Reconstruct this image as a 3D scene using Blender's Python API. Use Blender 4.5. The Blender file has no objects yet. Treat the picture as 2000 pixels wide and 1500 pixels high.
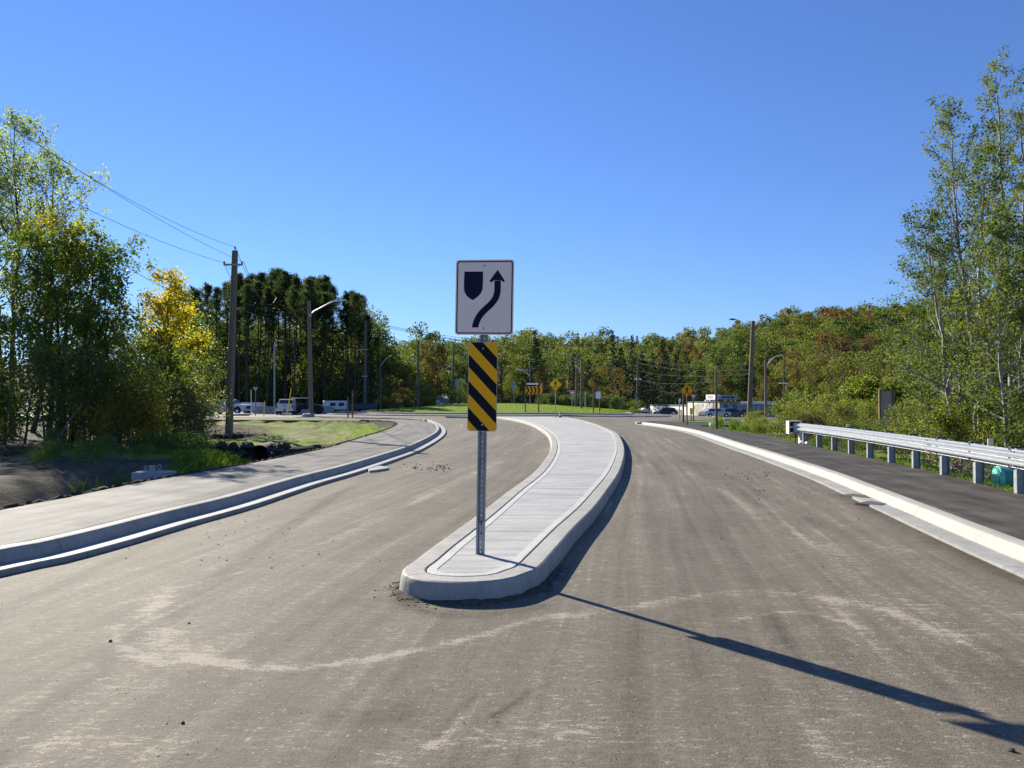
import bpy, math, random
import numpy as np
from mathutils import Vector, Matrix, Euler

# ------------------------------------------------------------------ camera, sky, sun, exposure
S = bpy.context.scene
COL = S.collection
CAM_H, FPX, HORIZ = 1.72, 1500.0, 782.0
PITCH = math.atan((HORIZ - 750.0) / FPX)
cam_data = bpy.data.cameras.new("camera")
cam_data.sensor_width = 36.0
cam_data.lens = 36.0 * FPX / 2000.0
cam_data.clip_start = 0.05
cam_data.clip_end = 5000
cam = bpy.data.objects.new("camera", cam_data)
COL.objects.link(cam)
cam.location = (0, 0, CAM_H)
cam.rotation_euler = (math.pi / 2 + PITCH, 0, 0)
S.camera = cam

SUN_AZ = math.atan2(-0.619, 0.786)
SUN_EL = math.radians(27.2)
world = bpy.data.worlds.new("World")
S.world = world
world.use_nodes = True
wn, wl = world.node_tree.nodes, world.node_tree.links
bg = wn["Background"]
sky = wn.new("ShaderNodeTexSky")
sky.sky_type = 'NISHITA'
sky.sun_disc = False
sky.sun_elevation = SUN_EL
sky.sun_rotation = SUN_AZ
sky.altitude = 300
sky.air_density = 1.15
sky.dust_density = 0.0
sky.ozone_density = 3.0
hs = wn.new("ShaderNodeHueSaturation")
hs.inputs['Saturation'].default_value = 1.0
hs.inputs['Value'].default_value = 1.0
wl.new(sky.outputs[0], hs.inputs['Color'])
gm = wn.new("ShaderNodeGamma")
gm.inputs['Gamma'].default_value = 0.92
wl.new(hs.outputs[0], gm.inputs['Color'])
tn = wn.new("ShaderNodeMix")             # one even tint over the whole sky: deeper blue
tn.data_type = 'RGBA'; tn.blend_type = 'MULTIPLY'
tn.inputs[0].default_value = 1.0
tn.inputs[7].default_value = (0.455, 0.62, 1.0, 1)
wl.new(gm.outputs[0], tn.inputs[6])
wl.new(tn.outputs[2], bg.inputs[0])
bg.inputs[1].default_value = 0.086

sun_data = bpy.data.lights.new("sun", 'SUN')
sun_data.energy = 5.0
sun_data.angle = math.radians(0.5)
sun_data.color = (1.0, 0.94, 0.80)
sun = bpy.data.objects.new("sun", sun_data)
COL.objects.link(sun)
sd = Vector((math.sin(SUN_AZ) * math.cos(SUN_EL), math.cos(SUN_AZ) * math.cos(SUN_EL), math.sin(SUN_EL)))
sun.rotation_euler = (-sd).to_track_quat('-Z', 'Y').to_euler()
sun.location = sd * 50

S.view_settings.view_transform = 'Standard'
S.view_settings.look = 'None'
S.view_settings.exposure = 1.05
S.view_settings.gamma = 1.0
S.view_settings.use_curve_mapping = False
S.cycles.max_bounces = 5
S.cycles.diffuse_bounces = 2
S.cycles.glossy_bounces = 2
S.cycles.transmission_bounces = 3
S.cycles.transparent_max_bounces = 4
S.cycles.use_denoising = True

rng = np.random.default_rng(11)
random.seed(5)

# ------------------------------------------------------------------ pixel measurements -> world
def ray(px, py):
    x, y = (px - 1000.0) / FPX, (750.0 - py) / FPX
    c, s = math.cos(PITCH), math.sin(PITCH)
    return x, c - y * s, s + y * c

def gp(px, py, z=0.0):
    """ground point seen at photo pixel, on the plane at height z"""
    a, b, c = ray(px, py)
    t = (z - CAM_H) / c
    return a * t, b * t

def at(px, py, Y):
    """point at depth Y seen at photo pixel"""
    a, b, c = ray(px, py)
    t = Y / b
    return Vector((a * t, Y, CAM_H + c * t))

# ------------------------------------------------------------------ materials
KA = 0.72
def dim(c, k=KA):
    return tuple(x * k for x in c)

def new_mat(name):
    m = bpy.data.materials.new(name)
    m.use_nodes = True
    nt = m.node_tree
    return m, nt, nt.nodes["Principled BSDF"]

def lk(nt, a, b):
    nt.links.new(a, b)

def node(nt, typ, **kw):
    n = nt.nodes.new(typ)
    for k, v in kw.items():
        if k in n.inputs:
            n.inputs[k].default_value = v
        else:
            setattr(n, k, v)
    return n

def noise(nt, scale, detail=3, rough=0.55, vec=None, dist=0.0):
    n = nt.nodes.new("ShaderNodeTexNoise")
    n.inputs['Scale'].default_value = scale
    n.inputs['Detail'].default_value = detail
    n.inputs['Roughness'].default_value = rough
    n.inputs['Distortion'].default_value = dist
    if vec is not None:
        lk(nt, vec, n.inputs['Vector'])
    return n.outputs['Fac']

def ramp(nt, fac, pts):
    r = nt.nodes.new("ShaderNodeValToRGB")
    el = r.color_ramp.elements
    while len(el) < len(pts):
        el.new(0.5)
    for e, (p, c) in zip(el, pts):
        e.position = p
        e.color = (*c, 1) if len(c) == 3 else c
    lk(nt, fac, r.inputs[0])
    return r.outputs[0]

def mix(nt, fac, a, b, mode='MIX'):
    m = nt.nodes.new("ShaderNodeMix")
    m.data_type = 'RGBA'
    m.blend_type = mode
    for i, v in ((0, fac), (6, a), (7, b)):
        if isinstance(v, (int, float)):
            m.inputs[i].default_value = v
        elif isinstance(v, tuple):
            m.inputs[i].default_value = (*v, 1)
        else:
            lk(nt, v, m.inputs[i])
    return m.outputs[2]

def math_n(nt, op, a, b=None, c=None, clamp=False):
    m = nt.nodes.new("ShaderNodeMath")
    m.operation = op
    m.use_clamp = clamp
    for i, v in enumerate((a, b, c)):
        if v is None:
            continue
        if isinstance(v, (int, float)):
            m.inputs[i].default_value = v
        else:
            lk(nt, v, m.inputs[i])
    return m.outputs[0]

def maprange(nt, v, a, b, c=0.0, d=1.0):
    m = nt.nodes.new("ShaderNodeMapRange")
    lk(nt, v, m.inputs[0])
    for i, x in enumerate((a, b, c, d)):
        m.inputs[i + 1].default_value = x
    return m.outputs[0]

def bump(nt, height, strength, dist, bsdf, prev=None):
    b = nt.nodes.new("ShaderNodeBump")
    b.inputs['Strength'].default_value = strength
    b.inputs['Distance'].default_value = dist
    lk(nt, height, b.inputs['Height'])
    if prev is not None:
        lk(nt, prev, b.inputs['Normal'])
    lk(nt, b.outputs[0], bsdf.inputs['Normal'])
    return b.outputs[0]

def gpos(nt):
    return nt.nodes.new("ShaderNodeNewGeometry").outputs['Position']

def ocoord(nt):
    return nt.nodes.new("ShaderNodeTexCoord").outputs['Object']

def stretch(nt, vec, sc, rot=(0, 0, 0)):
    m = nt.nodes.new("ShaderNodeMapping")
    m.inputs['Scale'].default_value = sc
    m.inputs['Rotation'].default_value = rot
    lk(nt, vec, m.inputs['Vector'])
    return m.outputs[0]

def simple(name, c1, c2=None, rough=0.6, scale=4.0, metal=0.0, bs=None, bstr=0.3, bdist=0.01, sc=(1, 1, 1), spec=0.5):
    m, nt, b = new_mat(name)
    b.inputs['Roughness'].default_value = rough
    b.inputs['Metallic'].default_value = metal
    b.inputs['Specular IOR Level'].default_value = spec
    v = stretch(nt, ocoord(nt), sc)
    c2 = c2 or tuple(x * 0.8 for x in c1)
    if not any(w in name for w in ('sign', 'retro', 'sheeting', 'galv', 'alumin', 'lamp', 'glass')):
        c1, c2 = dim(c1), dim(c2)
    f = noise(nt, scale, 4, 0.6, v)
    lk(nt, ramp(nt, f, [(0.35, c1), (0.65, c2)]), b.inputs['Base Color'])
    if bs:
        bump(nt, noise(nt, bs, 4, 0.6, v), bstr, bdist, b)
    return m

M = {}

def asphalt_road():
    m, nt, b = new_mat("road_asphalt")
    p = gpos(nt)
    uv = nt.nodes.new("ShaderNodeUVMap").outputs[0]
    big = noise(nt, 0.35, 4, 0.6, p)
    med = noise(nt, 2.2, 5, 0.65, p)
    streak = noise(nt, 1.0, 4, 0.65, stretch(nt, uv, (5.0, 0.13, 1)))
    streak2 = noise(nt, 1.0, 4, 0.6, stretch(nt, uv, (1.1, 0.05, 1)))
    fine = noise(nt, 55, 4, 0.75, p)
    grit = noise(nt, 210, 2, 0.6, p)
    # wipe marks: small directional smears of dust
    smear = noise(nt, 1.0, 5, 0.7, stretch(nt, p, (5, 17, 1), (0, 0, 0.25)), 0.6)
    dust = nt.nodes.new("ShaderNodeAttribute"); dust.attribute_name = "dust"
    dark = nt.nodes.new("ShaderNodeAttribute"); dark.attribute_name = "dark"
    d = math_n(nt, 'ADD', math_n(nt, 'MULTIPLY', big, 0.30), math_n(nt, 'MULTIPLY', med, 0.30))
    d = math_n(nt, 'ADD', d, math_n(nt, 'SUBTRACT', math_n(nt, 'MULTIPLY', streak, 0.62), 0.14))
    d = math_n(nt, 'ADD', d, math_n(nt, 'SUBTRACT', math_n(nt, 'MULTIPLY', streak2, 0.46), 0.10))
    wisp = noise(nt, 1.0, 4, 0.75, stretch(nt, p, (11, 42, 1), (0, 0, 0.18)), 1.2)
    d = math_n(nt, 'ADD', d, math_n(nt, 'MULTIPLY', maprange(nt, smear, 0.5, 0.8), 0.22))
    d = math_n(nt, 'ADD', d, math_n(nt, 'MULTIPLY', maprange(nt, wisp, 0.52, 0.75), 0.34))
    mid = noise(nt, 17, 4, 0.75, p)
    d = math_n(nt, 'ADD', d, math_n(nt, 'MULTIPLY', math_n(nt, 'SUBTRACT', mid, 0.5), 0.42))
    d = math_n(nt, 'ADD', d, math_n(nt, 'MULTIPLY', fine, 0.22))
    d = math_n(nt, 'ADD', d, math_n(nt, 'MULTIPLY', dust.outputs['Fac'], maprange(nt, math_n(nt, 'ADD', math_n(nt, 'MULTIPLY', smear, 0.5), math_n(nt, 'MULTIPLY', fine, 0.5)), 0.40, 0.60, 0.06, 0.60)))
    d = math_n(nt, 'SUBTRACT', d, math_n(nt, 'MULTIPLY', dark.outputs['Fac'], 0.42))
    col = ramp(nt, d, [(0.34, (0.044, 0.036, 0.026)), (0.62, (0.124, 0.104, 0.076)), (0.90, (0.200, 0.170, 0.127)), (0.99, (0.36, 0.31, 0.24))])
    # dry scratches: thin squiggles where the noise field crosses a level
    n1 = noise(nt, 5.5, 2, 0.5, stretch(nt, p, (1, 1.5, 1), (0, 0, 0.5)), 0.8)
    thin = maprange(nt, math_n(nt, 'ABSOLUTE', math_n(nt, 'SUBTRACT', n1, 0.47)), 0.0, 0.009, 1.0, 0.0)
    patch = maprange(nt, noise(nt, 0.9, 3, 0.6, p), 0.49, 0.58)
    brk = maprange(nt, noise(nt, 9, 2, 0.5, p), 0.50, 0.56)
    scr = math_n(nt, 'MULTIPLY', math_n(nt, 'MULTIPLY', thin, patch), brk)
    col = mix(nt, math_n(nt, 'MULTIPLY', scr, 0.7), col, (0.36, 0.32, 0.26))
    # small pale and dark aggregate specks
    vo = nt.nodes.new("ShaderNodeTexVoronoi"); vo.inputs['Scale'].default_value = 38
    lk(nt, p, vo.inputs['Vector'])
    sepc = nt.nodes.new("ShaderNodeSeparateColor"); lk(nt, vo.outputs['Color'], sepc.inputs[0])
    spot = maprange(nt, vo.outputs['Distance'], 0.20, 0.32, 1, 0)
    pale = math_n(nt, 'MULTIPLY', spot, math_n(nt, 'GREATER_THAN', sepc.outputs[0], 0.93))
    drk = math_n(nt, 'MULTIPLY', spot, math_n(nt, 'LESS_THAN', sepc.outputs[0], 0.045))
    col = mix(nt, math_n(nt, 'MULTIPLY', pale, 0.7), col, (0.42, 0.38, 0.32))
    col = mix(nt, math_n(nt, 'MULTIPLY', drk, 0.8), col, (0.045, 0.042, 0.040))
    lk(nt, mix(nt, 1.0, col, ramp(nt, grit, [(0.30, (0.45, 0.45, 0.45)), (0.70, (1.55, 1.55, 1.55))]), 'MULTIPLY'), b.inputs['Base Color'])
    b.inputs['Roughness'].default_value = 0.75
    b.inputs['Specular IOR Level'].default_value = 0.16
    h = math_n(nt, 'ADD', math_n(nt, 'MULTIPLY', fine, 0.8), math_n(nt, 'MULTIPLY', grit, 0.35))
    n0 = bump(nt, h, 0.75, 0.014, b)
    bump(nt, noise(nt, 1.0, 5, 0.7, stretch(nt, p, (9, 30, 1), (0, 0, 0.25)), 0.8), 0.3, 0.014, b, n0)
    return m

def asphalt_path(name, lo, hi, br=0.6):
    m, nt, b = new_mat(name)
    p = gpos(nt)
    uv = nt.nodes.new("ShaderNodeUVMap").outputs[0]
    med = noise(nt, 1.2, 4, 0.6, p)
    fine = noise(nt, 70, 3, 0.7, p)
    st = noise(nt, 1.0, 3, 0.6, stretch(nt, uv, (4, 0.12, 1)))
    d = math_n(nt, 'ADD', math_n(nt, 'MULTIPLY', med, 0.4), math_n(nt, 'ADD', math_n(nt, 'MULTIPLY', fine, 0.3), math_n(nt, 'MULTIPLY', st, 0.3)))
    lo, hi = dim(lo), dim(hi)
    lk(nt, ramp(nt, d, [(0.40, dim(lo, .72)), (0.5, dim(tuple((x + y) / 2 for x, y in zip(lo, hi)), 1.0)), (0.60, dim(hi, 1.22))]), b.inputs['Base Color'])
    b.inputs['Roughness'].default_value = br
    b.inputs['Specular IOR Level'].default_value = 0.08
    bump(nt, fine, 0.45, 0.012, b)
    return m

def concrete(name, c1, c2, broom=None, dirt=0.5):
    m, nt, b = new_mat(name)
    p = gpos(nt)
    c1, c2 = dim(c1), dim(c2)
    n1 = noise(nt, 1.6, 5, 0.65, p)
    n2 = noise(nt, 25, 4, 0.7, p)
    col = ramp(nt, n1, [(0.3, c2), (0.62, c1)])
    col = mix(nt, 1.0, col, ramp(nt, n2, [(0.25, (0.86, 0.86, 0.86)), (0.7, (1.07, 1.07, 1.07))]), 'MULTIPLY')
    st = math_n(nt, 'MAXIMUM', maprange(nt, noise(nt, 5, 5, 0.75, p, 1.0), 0.53, 0.70), maprange(nt, noise(nt, 28, 3, 0.7, p, .5), 0.60, 0.72))
    col = mix(nt, math_n(nt, 'MULTIPLY', st, dirt), col, (0.17, 0.15, 0.12))
    h = n2
    if broom:
        bn = noise(nt, 1.0, 3, 0.7, stretch(nt, p, (1.2, 260, 1), (0, 0, 0.04)))
        bb = noise(nt, 1.0, 4, 0.65, stretch(nt, p, (0.35, 5.5, 1), (0, 0, 0.02)))
        bc = noise(nt, 1.0, 3, 0.65, stretch(nt, p, (1.6, 15, 1), (0, 0, 0.05)))
        col = mix(nt, 1.0, col, ramp(nt, bb, [(0.34, (0.70, 0.71, 0.73)), (0.60, (1.08, 1.08, 1.08))]), 'MULTIPLY')
        col = mix(nt, 1.0, col, ramp(nt, bc, [(0.34, (0.84, 0.84, 0.86)), (0.60, (1.07, 1.07, 1.07))]), 'MULTIPLY')
        h = math_n(nt, 'ADD', math_n(nt, 'MULTIPLY', bn, 0.9), math_n(nt, 'MULTIPLY', n2, 0.5))
    lk(nt, col, b.inputs['Base Color'])
    b.inputs['Roughness'].default_value = 0.75
    bump(nt, h, 0.5, 0.008, b)
    return m

def terrain_mat():
    m, nt, b = new_mat("ground_soil_and_grass")
    p = gpos(nt)
    g = nt.nodes.new("ShaderNodeAttribute"); g.attribute_name = "green"
    dk = nt.nodes.new("ShaderNodeAttribute"); dk.attribute_name = "humus"
    n1 = noise(nt, 0.8, 5, 0.65, p)
    n2 = noise(nt, 6, 5, 0.7, p)
    n3 = noise(nt, 45, 3, 0.7, p)
    soil = ramp(nt, n2, [(0.3, (0.22, 0.175, 0.12)), (0.7, (0.42, 0.35, 0.25))])
    stp = noise(nt, 1.0, 4, 0.7, stretch(nt, p, (2.4, .5, 1), (0, 0, -.5)), 0.5)
    soil = mix(nt, 1.0, soil, ramp(nt, stp, [(0.35, (0.62, 0.60, 0.55)), (0.55, (1.08, 1.08, 1.0))]), 'MULTIPLY')
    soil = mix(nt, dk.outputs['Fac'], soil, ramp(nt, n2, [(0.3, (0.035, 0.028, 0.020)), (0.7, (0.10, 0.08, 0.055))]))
    grass = ramp(nt, n3, [(0.25, (0.085, 0.135, 0.014)), (0.5, (0.19, 0.27, 0.03)), (0.8, (0.30, 0.36, 0.06))])
    f = math_n(nt, 'ADD', g.outputs['Fac'], math_n(nt, 'ADD', math_n(nt, 'MULTIPLY', math_n(nt, 'SUBTRACT', n1, 0.5), 1.6), math_n(nt, 'MULTIPLY', math_n(nt, 'SUBTRACT', n2, 0.5), 1.2)))
    f = maprange(nt, f, 0.35, 0.65)
    lk(nt, mix(nt, 1.0, mix(nt, f, soil, grass), (.76, .76, .76), 'MULTIPLY'), b.inputs['Base Color'])
    b.inputs['Roughness'].default_value = 0.95
    b.inputs['Specular IOR Level'].default_value = 0.1
    bump(nt, math_n(nt, 'ADD', n2, math_n(nt, 'MULTIPLY', n3, 0.3)), 0.6, 0.08, b)
    return m

def leaf_mat(name, cols, trans=0.5, gloss=None):
    """cols: ramp of real leaf colours, picked leaf by leaf with the 'tint' attribute"""
    m, nt, b = new_mat(name)
    a = nt.nodes.new("ShaderNodeAttribute"); a.attribute_name = "tint"
    cols = [dim(c, .84) for c in cols]
    gloss = (.04 if 'hill' in name or 'needles' in name else .22) if gloss is None else gloss
    n = len(cols)
    col = ramp(nt, a.outputs['Fac'], [(i / max(1, n - 1), c) for i, c in enumerate(cols)])
    lk(nt, col, b.inputs['Base Color'])
    b.inputs['Roughness'].default_value = 0.5
    b.inputs['Specular IOR Level'].default_value = gloss
    t = nt.nodes.new("ShaderNodeBsdfTranslucent")
    lk(nt, mix(nt, 1.0, col, (1.45, 1.5, 0.9) if 'hill' in name else (1.95, 2.1, 0.85), 'MULTIPLY'), t.inputs[0])
    ms = nt.nodes.new("ShaderNodeMixShader")
    ms.inputs[0].default_value = trans
    lk(nt, b.outputs[0], ms.inputs[1]); lk(nt, t.outputs[0], ms.inputs[2])
    lk(nt, ms.outputs[0], nt.nodes["Material Output"].inputs[0])
    return m

M['road'] = asphalt_road()
M['path'] = asphalt_path("path_asphalt_dusty", (0.20, 0.185, 0.165), (0.31, 0.29, 0.26), 0.75)
M['path_new'] = asphalt_path("path_asphalt_new", (0.078, 0.070, 0.062), (0.135, 0.122, 0.106), 0.75)
M['curb'] = concrete("curb_concrete", (0.50, 0.475, 0.42), (0.36, 0.34, 0.30), dirt=0.55)
M['curb_bright'] = concrete("curb_concrete_clean", (0.50, 0.475, 0.42), (0.40, 0.375, 0.33), dirt=0.35)
M['slab'] = concrete("slab_broomed", (0.57, 0.555, 0.515), (0.44, 0.43, 0.405), broom=True, dirt=0.15)
M['trowel'] = concrete("slab_trowelled", (0.66, 0.64, 0.585), (0.55, 0.535, 0.49), dirt=0.35)
M['gutter'] = concrete("gutter_concrete", (0.45, 0.44, 0.41), (0.33, 0.32, 0.29), dirt=0.6)
M['concrete'] = concrete("precast_concrete", (0.48, 0.47, 0.45), (0.38, 0.37, 0.35), dirt=0.2)
M['apron'] = asphalt_path("apron_concrete", (0.20, 0.17, 0.16), (0.30, 0.26, 0.24))
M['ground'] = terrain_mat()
M['earth'] = simple("dark_earth", (0.10, 0.075, 0.05), (0.05, 0.038, 0.027), 0.95, 9, bs=30, bstr=0.8, bdist=0.03, spec=0.1)
M['rubble'] = simple("broken_asphalt", (0.06, 0.056, 0.052), (0.11, 0.10, 0.09), 0.9, 30, bs=60, bstr=0.6)
M['joint'] = simple("dark_joint_filler", (0.05, 0.045, 0.04), None, 0.9)  # plain dark filler at the bottom of the groove beside the kerb
M['galv'] = simple("galvanised_steel", (0.42, 0.44, 0.47), (0.33, 0.35, 0.38), 0.48, 14, metal=0.8, bs=None)
M['galv_dull'] = simple("weathered_galvanised_steel", (0.36, 0.37, 0.38), (0.27, 0.28, 0.29), 0.55, 9, metal=0.6)
M['aluminium'] = simple("aluminium", (0.70, 0.71, 0.73), (0.6, 0.61, 0.63), 0.35, 6, metal=0.9)
M['wood_pole'] = simple("utility_pole_wood", (0.27, 0.215, 0.15), (0.17, 0.135, 0.095), 0.9, 6, bs=20, bstr=0.4, bdist=0.01, sc=(6, 6, 0.35))
M['wood_grey'] = simple("grey_pole_wood", (0.17, 0.155, 0.13), (0.10, 0.09, 0.078), 0.9, 6, bs=20, bstr=0.4, bdist=0.01, sc=(6, 6, 0.35))
M['wood_post'] = simple("brown_post_wood", (0.30, 0.20, 0.11), (0.19, 0.125, 0.07), 0.9, 6, sc=(5, 5, 0.5))
M['sign_white'] = simple("retroreflective_white", (1.0, 0.78, 0.67), (0.96, 0.74, 0.63), 0.6, 1.0, sc=(60, 60, 2))
M['sign_back'] = simple("sign_back_aluminium", (0.45, 0.46, 0.47), (0.38, 0.39, 0.40), 0.5, 6, metal=0.5)
M['sign_yellow'] = simple("sign_yellow_sheeting", (1.0, 0.45, 0.006), (0.96, 0.43, 0.006), 0.5, 3, spec=.2)
M['sign_lemon'] = simple("sign_bright_yellow_sheeting", (0.97, 0.62, 0.01), (0.93, 0.58, 0.01), 0.5, 3, spec=.2)
M['sign_black'] = simple("sign_black_ink", (0.006, 0.007, 0.014), (0.009, 0.010, 0.017), 0.6, 3, spec=.15)
M['sign_navy'] = simple("sign_dark_ink", (0.006, 0.010, 0.035), (0.009, 0.013, 0.04), 0.6, 3, spec=.15)
M['sign_red'] = simple("sign_red_sheeting", (0.55, 0.02, 0.03), (0.45, 0.02, 0.03), 0.4, 3)
M['white'] = simple("plain_white_sheeting", (0.80, 0.80, 0.80), (0.74, 0.74, 0.74), 0.45, 3)
M['black'] = simple("black_plastic", (0.02, 0.02, 0.022), (0.03, 0.03, 0.032), 0.5, 5)
M['rubble_dusty'] = simple("dusty_asphalt_crumb", (0.17, 0.15, 0.115), (0.09, 0.08, 0.065), 0.95, 25, bs=60, bstr=0.8, spec=.05)
M['wire'] = simple("wire_black", (0.035, 0.036, 0.040), None, 0.5)
M['wire_blue'] = simple("wire_aluminium", (0.05, 0.053, 0.06), None, 0.8, spec=.1)
M['teal'] = simple("teal_plastic_pipe", (0.30, 0.95, 0.75), (0.25, 0.85, 0.68), 0.4, 5)
M['orange'] = simple("orange_plastic", (0.75, 0.12, 0.03), (0.65, 0.10, 0.03), 0.5, 5)
M['rubber'] = simple("tyre_rubber", (0.025, 0.025, 0.026), (0.035, 0.034, 0.033), 0.85, 10)
M['glass'] = simple("dark_window_glass", (0.03, 0.035, 0.045), (0.02, 0.025, 0.03), 0.08, 3)
M['car_white'] = simple("white_car_paint", (0.78, 0.79, 0.81), (0.72, 0.73, 0.75), 0.25, 2)
M['car_navy'] = simple("navy_car_paint", (0.02, 0.035, 0.12), (0.02, 0.03, 0.10), 0.2, 2)
M['car_silver'] = simple("silver_car_paint", (0.45, 0.47, 0.50), (0.40, 0.42, 0.45), 0.25, 2, metal=0.5)
M['lamp_red'] = simple("red_lamp_lens", (0.45, 0.01, 0.01), None, 0.2)
M['lamp_clear'] = simple("clear_lamp_lens", (0.55, 0.57, 0.60), None, 0.1)
M['stucco'] = simple("peeling_white_paint", (1.0, 0.99, 0.94), (0.82, 0.80, 0.74), 0.85, 0.35)
M['stucco_old'] = simple("weathered_block_wall", (0.90, 0.86, 0.74), (0.34, 0.30, 0.22), 0.9, 1.2)
M['roof_grey'] = simple("grey_roofing", (0.20, 0.21, 0.22), (0.14, 0.15, 0.16), 0.8, 2)
M['blue_paint'] = simple("pale_blue_paint", (0.33, 0.42, 0.50), (0.26, 0.34, 0.42), 0.6, 2)
M['rock'] = simple("fieldstone", (0.28, 0.25, 0.22), (0.16, 0.14, 0.12), 0.9, 5, bs=15, bstr=0.6, bdist=0.03)
M['bark_dark'] = simple("dark_bark", (0.075, 0.062, 0.050), (0.035, 0.030, 0.025), 0.95, 10, bs=25, bstr=0.7, bdist=0.02, sc=(3, 3, 0.7))
M['bark_pine'] = simple("pine_bark", (0.085, 0.062, 0.052), (0.045, 0.036, 0.034), 0.95, 6, sc=(3, 3, 0.5))
M['bark_pale'] = simple("pale_poplar_bark", (0.50, 0.47, 0.40), (0.20, 0.18, 0.15), 0.8, 5, sc=(1, 1, 2.5))
M['bark_grey'] = simple("grey_twig_bark", (0.20, 0.17, 0.14), (0.10, 0.085, 0.07), 0.9, 8)
M['dry'] = simple("dry_stalks", (0.40, 0.32, 0.20), (0.24, 0.18, 0.11), 0.9, 8)
M['grass'] = leaf_mat("grass_blades", [(0.055, 0.10, 0.014), (0.12, 0.19, 0.022), (0.24, 0.30, 0.045)], 0.4)
M['lf_maple'] = leaf_mat("maple_leaves", [(0.06, 0.10, 0.02), (0.095, 0.145, 0.024), (0.11, 0.12, 0.02), (0.30, 0.24, 0.02), (0.40, 0.31, 0.03)], 0.55)
M['lf_poplar'] = leaf_mat("poplar_leaves", [(0.05, 0.080, 0.022), (0.085, 0.120, 0.028), (0.14, 0.16, 0.036), (0.26, 0.20, 0.045)], 0.45)
M['lf_pale'] = leaf_mat("silvery_leaves", [(0.17, 0.21, 0.13), (0.28, 0.32, 0.20), (0.42, 0.42, 0.27)], 0.5)
M['lf_brush'] = leaf_mat("brush_leaves", [(0.07, 0.095, 0.025), (0.13, 0.15, 0.035), (0.22, 0.21, 0.045), (0.30, 0.22, 0.05)], 0.55)
M['lf_weed'] = leaf_mat("weed_leaves", [(0.05, 0.10, 0.02), (0.13, 0.21, 0.02), (0.25, 0.28, 0.04)], 0.5)
M['lf_pine'] = leaf_mat("pine_needles", [(0.030, 0.052, 0.024), (0.058, 0.082, 0.038), (0.112, 0.135, 0.058)], 0.32)
M['lf_spruce'] = leaf_mat("dark_conifer_needles", [(0.014, 0.030, 0.016), (0.026, 0.050, 0.022), (0.045, 0.070, 0.03)], 0.15)
M['far_green'] = leaf_mat("hill_green_leaves", [(0.070, 0.112, 0.030), (0.120, 0.165, 0.042), (0.185, 0.220, 0.060)], 0.4)
M['far_olive'] = leaf_mat("hill_olive_leaves", [(0.108, 0.132, 0.034), (0.180, 0.204, 0.048), (0.28, 0.28, 0.07)], 0.4)
M['far_gold'] = leaf_mat("hill_golden_leaves", [(0.13, 0.105, 0.035), (0.24, 0.185, 0.05), (0.36, 0.25, 0.06)], 0.3)
M['far_rust'] = leaf_mat("hill_rust_leaves", [(0.16, 0.10, 0.05), (0.30, 0.17, 0.075), (0.42, 0.24, 0.09)], 0.2)
M['far_pale'] = leaf_mat("hill_pale_leaves", [(0.10, 0.11, 0.06), (0.17, 0.17, 0.09), (0.25, 0.22, 0.11)], 0.3)

# ------------------------------------------------------------------ object helpers
def tag(o, label=None, cat=None, group=None, kind=None):
    if label: o['label'] = label
    if cat: o['category'] = cat
    if group: o['group'] = group
    if kind: o['kind'] = kind
    return o

def empty(name, loc, label, cat, group=None, rz=0.0, rot=None):
    o = bpy.data.objects.new(name, None)
    o.empty_display_size = 0.2
    COL.objects.link(o)
    o.location = loc
    o.rotation_euler = rot if rot else (0, 0, rz)
    return tag(o, label, cat, group)

def link_mesh(name, me, mats, parent=None, loc=None):
    for m in (mats if isinstance(mats, (list, tuple)) else [mats]):
        me.materials.append(M[m])
    o = bpy.data.objects.new(name, me)
    COL.objects.link(o)
    if parent is not None: o.parent = parent
    if loc is not None: o.location = loc
    return o

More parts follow.
